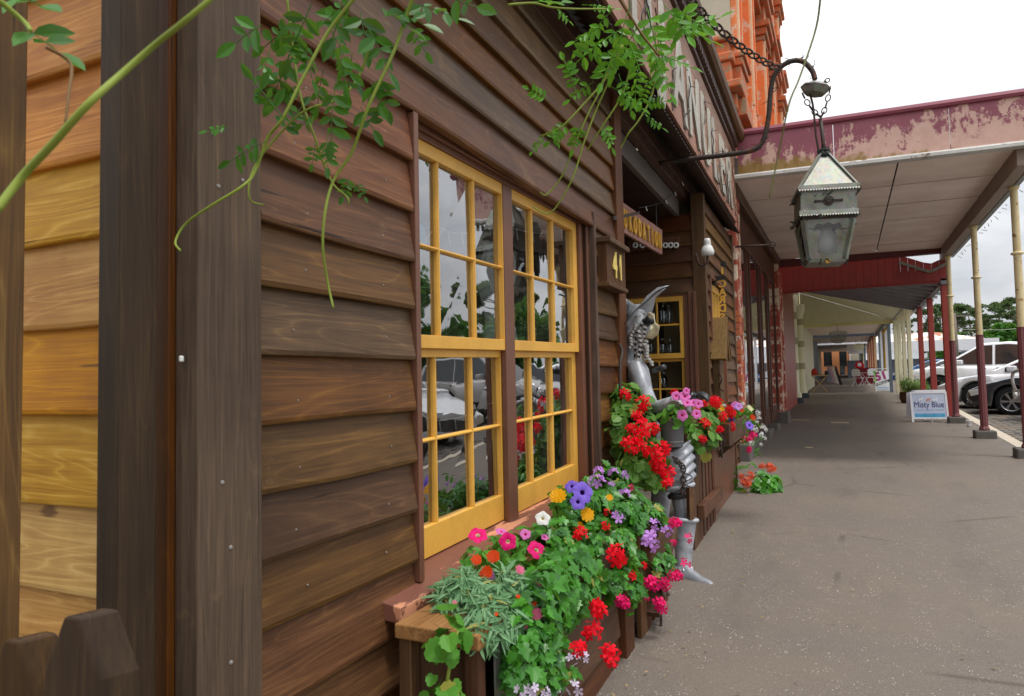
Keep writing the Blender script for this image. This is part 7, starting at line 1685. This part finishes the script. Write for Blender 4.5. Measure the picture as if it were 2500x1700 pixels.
# pit lids and scraps on the footpath
for px, py, w_, d, lb in ((2050, 1032, .34, .22, 'pale concrete pit lid set in the footpath'), (1955, 1026, .34, .10, 'narrow pale service cover near the stone plinth'), (1975, 1093, .10, .07, 'small yellow scrap of card on the footpath')):
    q = gp(px, py); o = MB().box(-w_/2, w_/2, -d/2, d/2, -.01, .007).build('pit_lid' if w_ > .2 else 'card_scrap', plain('pit_lid_%d' % px, H('b9a684'), .8), None, bevel=.003); o.location = q; tag(o, lb, 'pit lid' if w_ > .2 else 'litter')
q = gp(2366, 1042); cup = empty('paper_cup', q+V((.0, 0, 0))); tag(cup, 'white paper cup standing at the stone block of the pipe post', 'cup'); MB().lathe([(.001, 0), (.032, 0), (.042, .11), (.045, .112), (.04, .114), (.035, .02)], n=14, cap=False).build('cup', m_white, cup, True)
b = MB(); tn = []
for i in range(240):
    x = random.uniform(-.85, 1.5); y = 2.2+random.random()**1.6*14
    if random.random() < .6: x = -.85+abs(random.gauss(0, .25))
    add_leaf(b, tn, 'oval', V((x, y, gz(y)+.012)), V((random.gauss(0, .2), random.gauss(0, .2), 1)), V((random.gauss(0, 1), random.gauss(0, 1), 0)), random.uniform(.006, .022), random.random())
o = b.build('leaf_litter', leafmat('dry_litter', H('6a5236'), H('b59a6c'), .8, .1), None); tone_attr(o, tn); o['kind'] = 'stuff'; o['label'] = 'tiny dry leaves and petals scattered on the footpath'
b = MB(); tn = []
for px, py in ((1588, 1488), (1790, 1300), (1600, 1380), (1693, 1296), (1866, 1226), (1560, 1505)): 
    q = gp(px, py, .01); add_leaf(b, tn, 'oval', q, V((.2, .1, 1)), V((random.gauss(0, 1), random.gauss(0, 1), 0)), .03, .8)
o = b.build('fallen_leaves', m_pet, None); tone_attr(o, tn); o['kind'] = 'stuff'
# ------------------------------------------------------------------ dry vine over the sign, wires and twigs under the eave
dv_ = F0('dry_creeper', 'leafless dark creeper stems clinging to the sign boards', 'vine')
for i in range(15):
    u = random.uniform(3.8, 8.8); z = random.uniform(3.2, 3.9); b = MB(); pts = []
    for k in range(6): pts.append((SN+.05+random.uniform(0, .012), u, z)); u += random.uniform(-.12, .12); z -= random.uniform(.02, .12)
    pts = [p for p in pts if p[2] > 3.1]
    if len(pts) > 2: b.tube(spline(pts, 3), .0045, 5); b.tube([pts[1], (pts[1][0]+.04, pts[1][1]+random.uniform(-.06, .06), pts[1][2]+random.uniform(-.05, .05))], .003, 4); b.build('twig', m_stemb if False else m_black, dv_)
wr_ = F0('porch_wire', 'string of dead fairy lights drooping under the porch beam', 'wire')
pts = [FC(1690, 385, .2), FC(1676, 420, .12), FC(1660, 455, .05), FC(1640, 475, -.02), FC(1615, 495, -.05), FC(1560, 508, -.1)]
MB().tube(spline(pts, 5), .003, 5).build('cord', m_black, wr_)
for p in spline(pts, 3)[2::3]: MB().tube([p, p+V((.01, .01, -.035))], .004, 5).build('bulb', m_wl, wr_)
pole_ = F0('bamboo_pole', 'split bamboo pole fixed inside the porch beam', 'pole'); MB().tube([FC(1540, 325, -.12), FC(1582, 370, -.12)], .014, 8).tube([FC(1605, 405, -.12), FC(1672, 475, -.12)], .012, 8).build('cane', m_pine2, pole_, True)
b = MB(); b.torus(FC(1560, 395, -.14), .07, .007, (.2, .9, .2)); b.torus(FC(1630, 430, -.14), .05, .006, (.2, .9, .2)); b.build('hoop', m_pine2, pole_, True)

wc = F0('plastic_clip', 'small white plastic clip on the edge of the grey corner board', 'clip'); c = FC(441, 876, .0); MB().box(c.x+.0, c.x+.008, c.y-.006, c.y+.003, c.z-.007, c.z+.006).build('clip_body', m_wl, wc, bevel=.003)
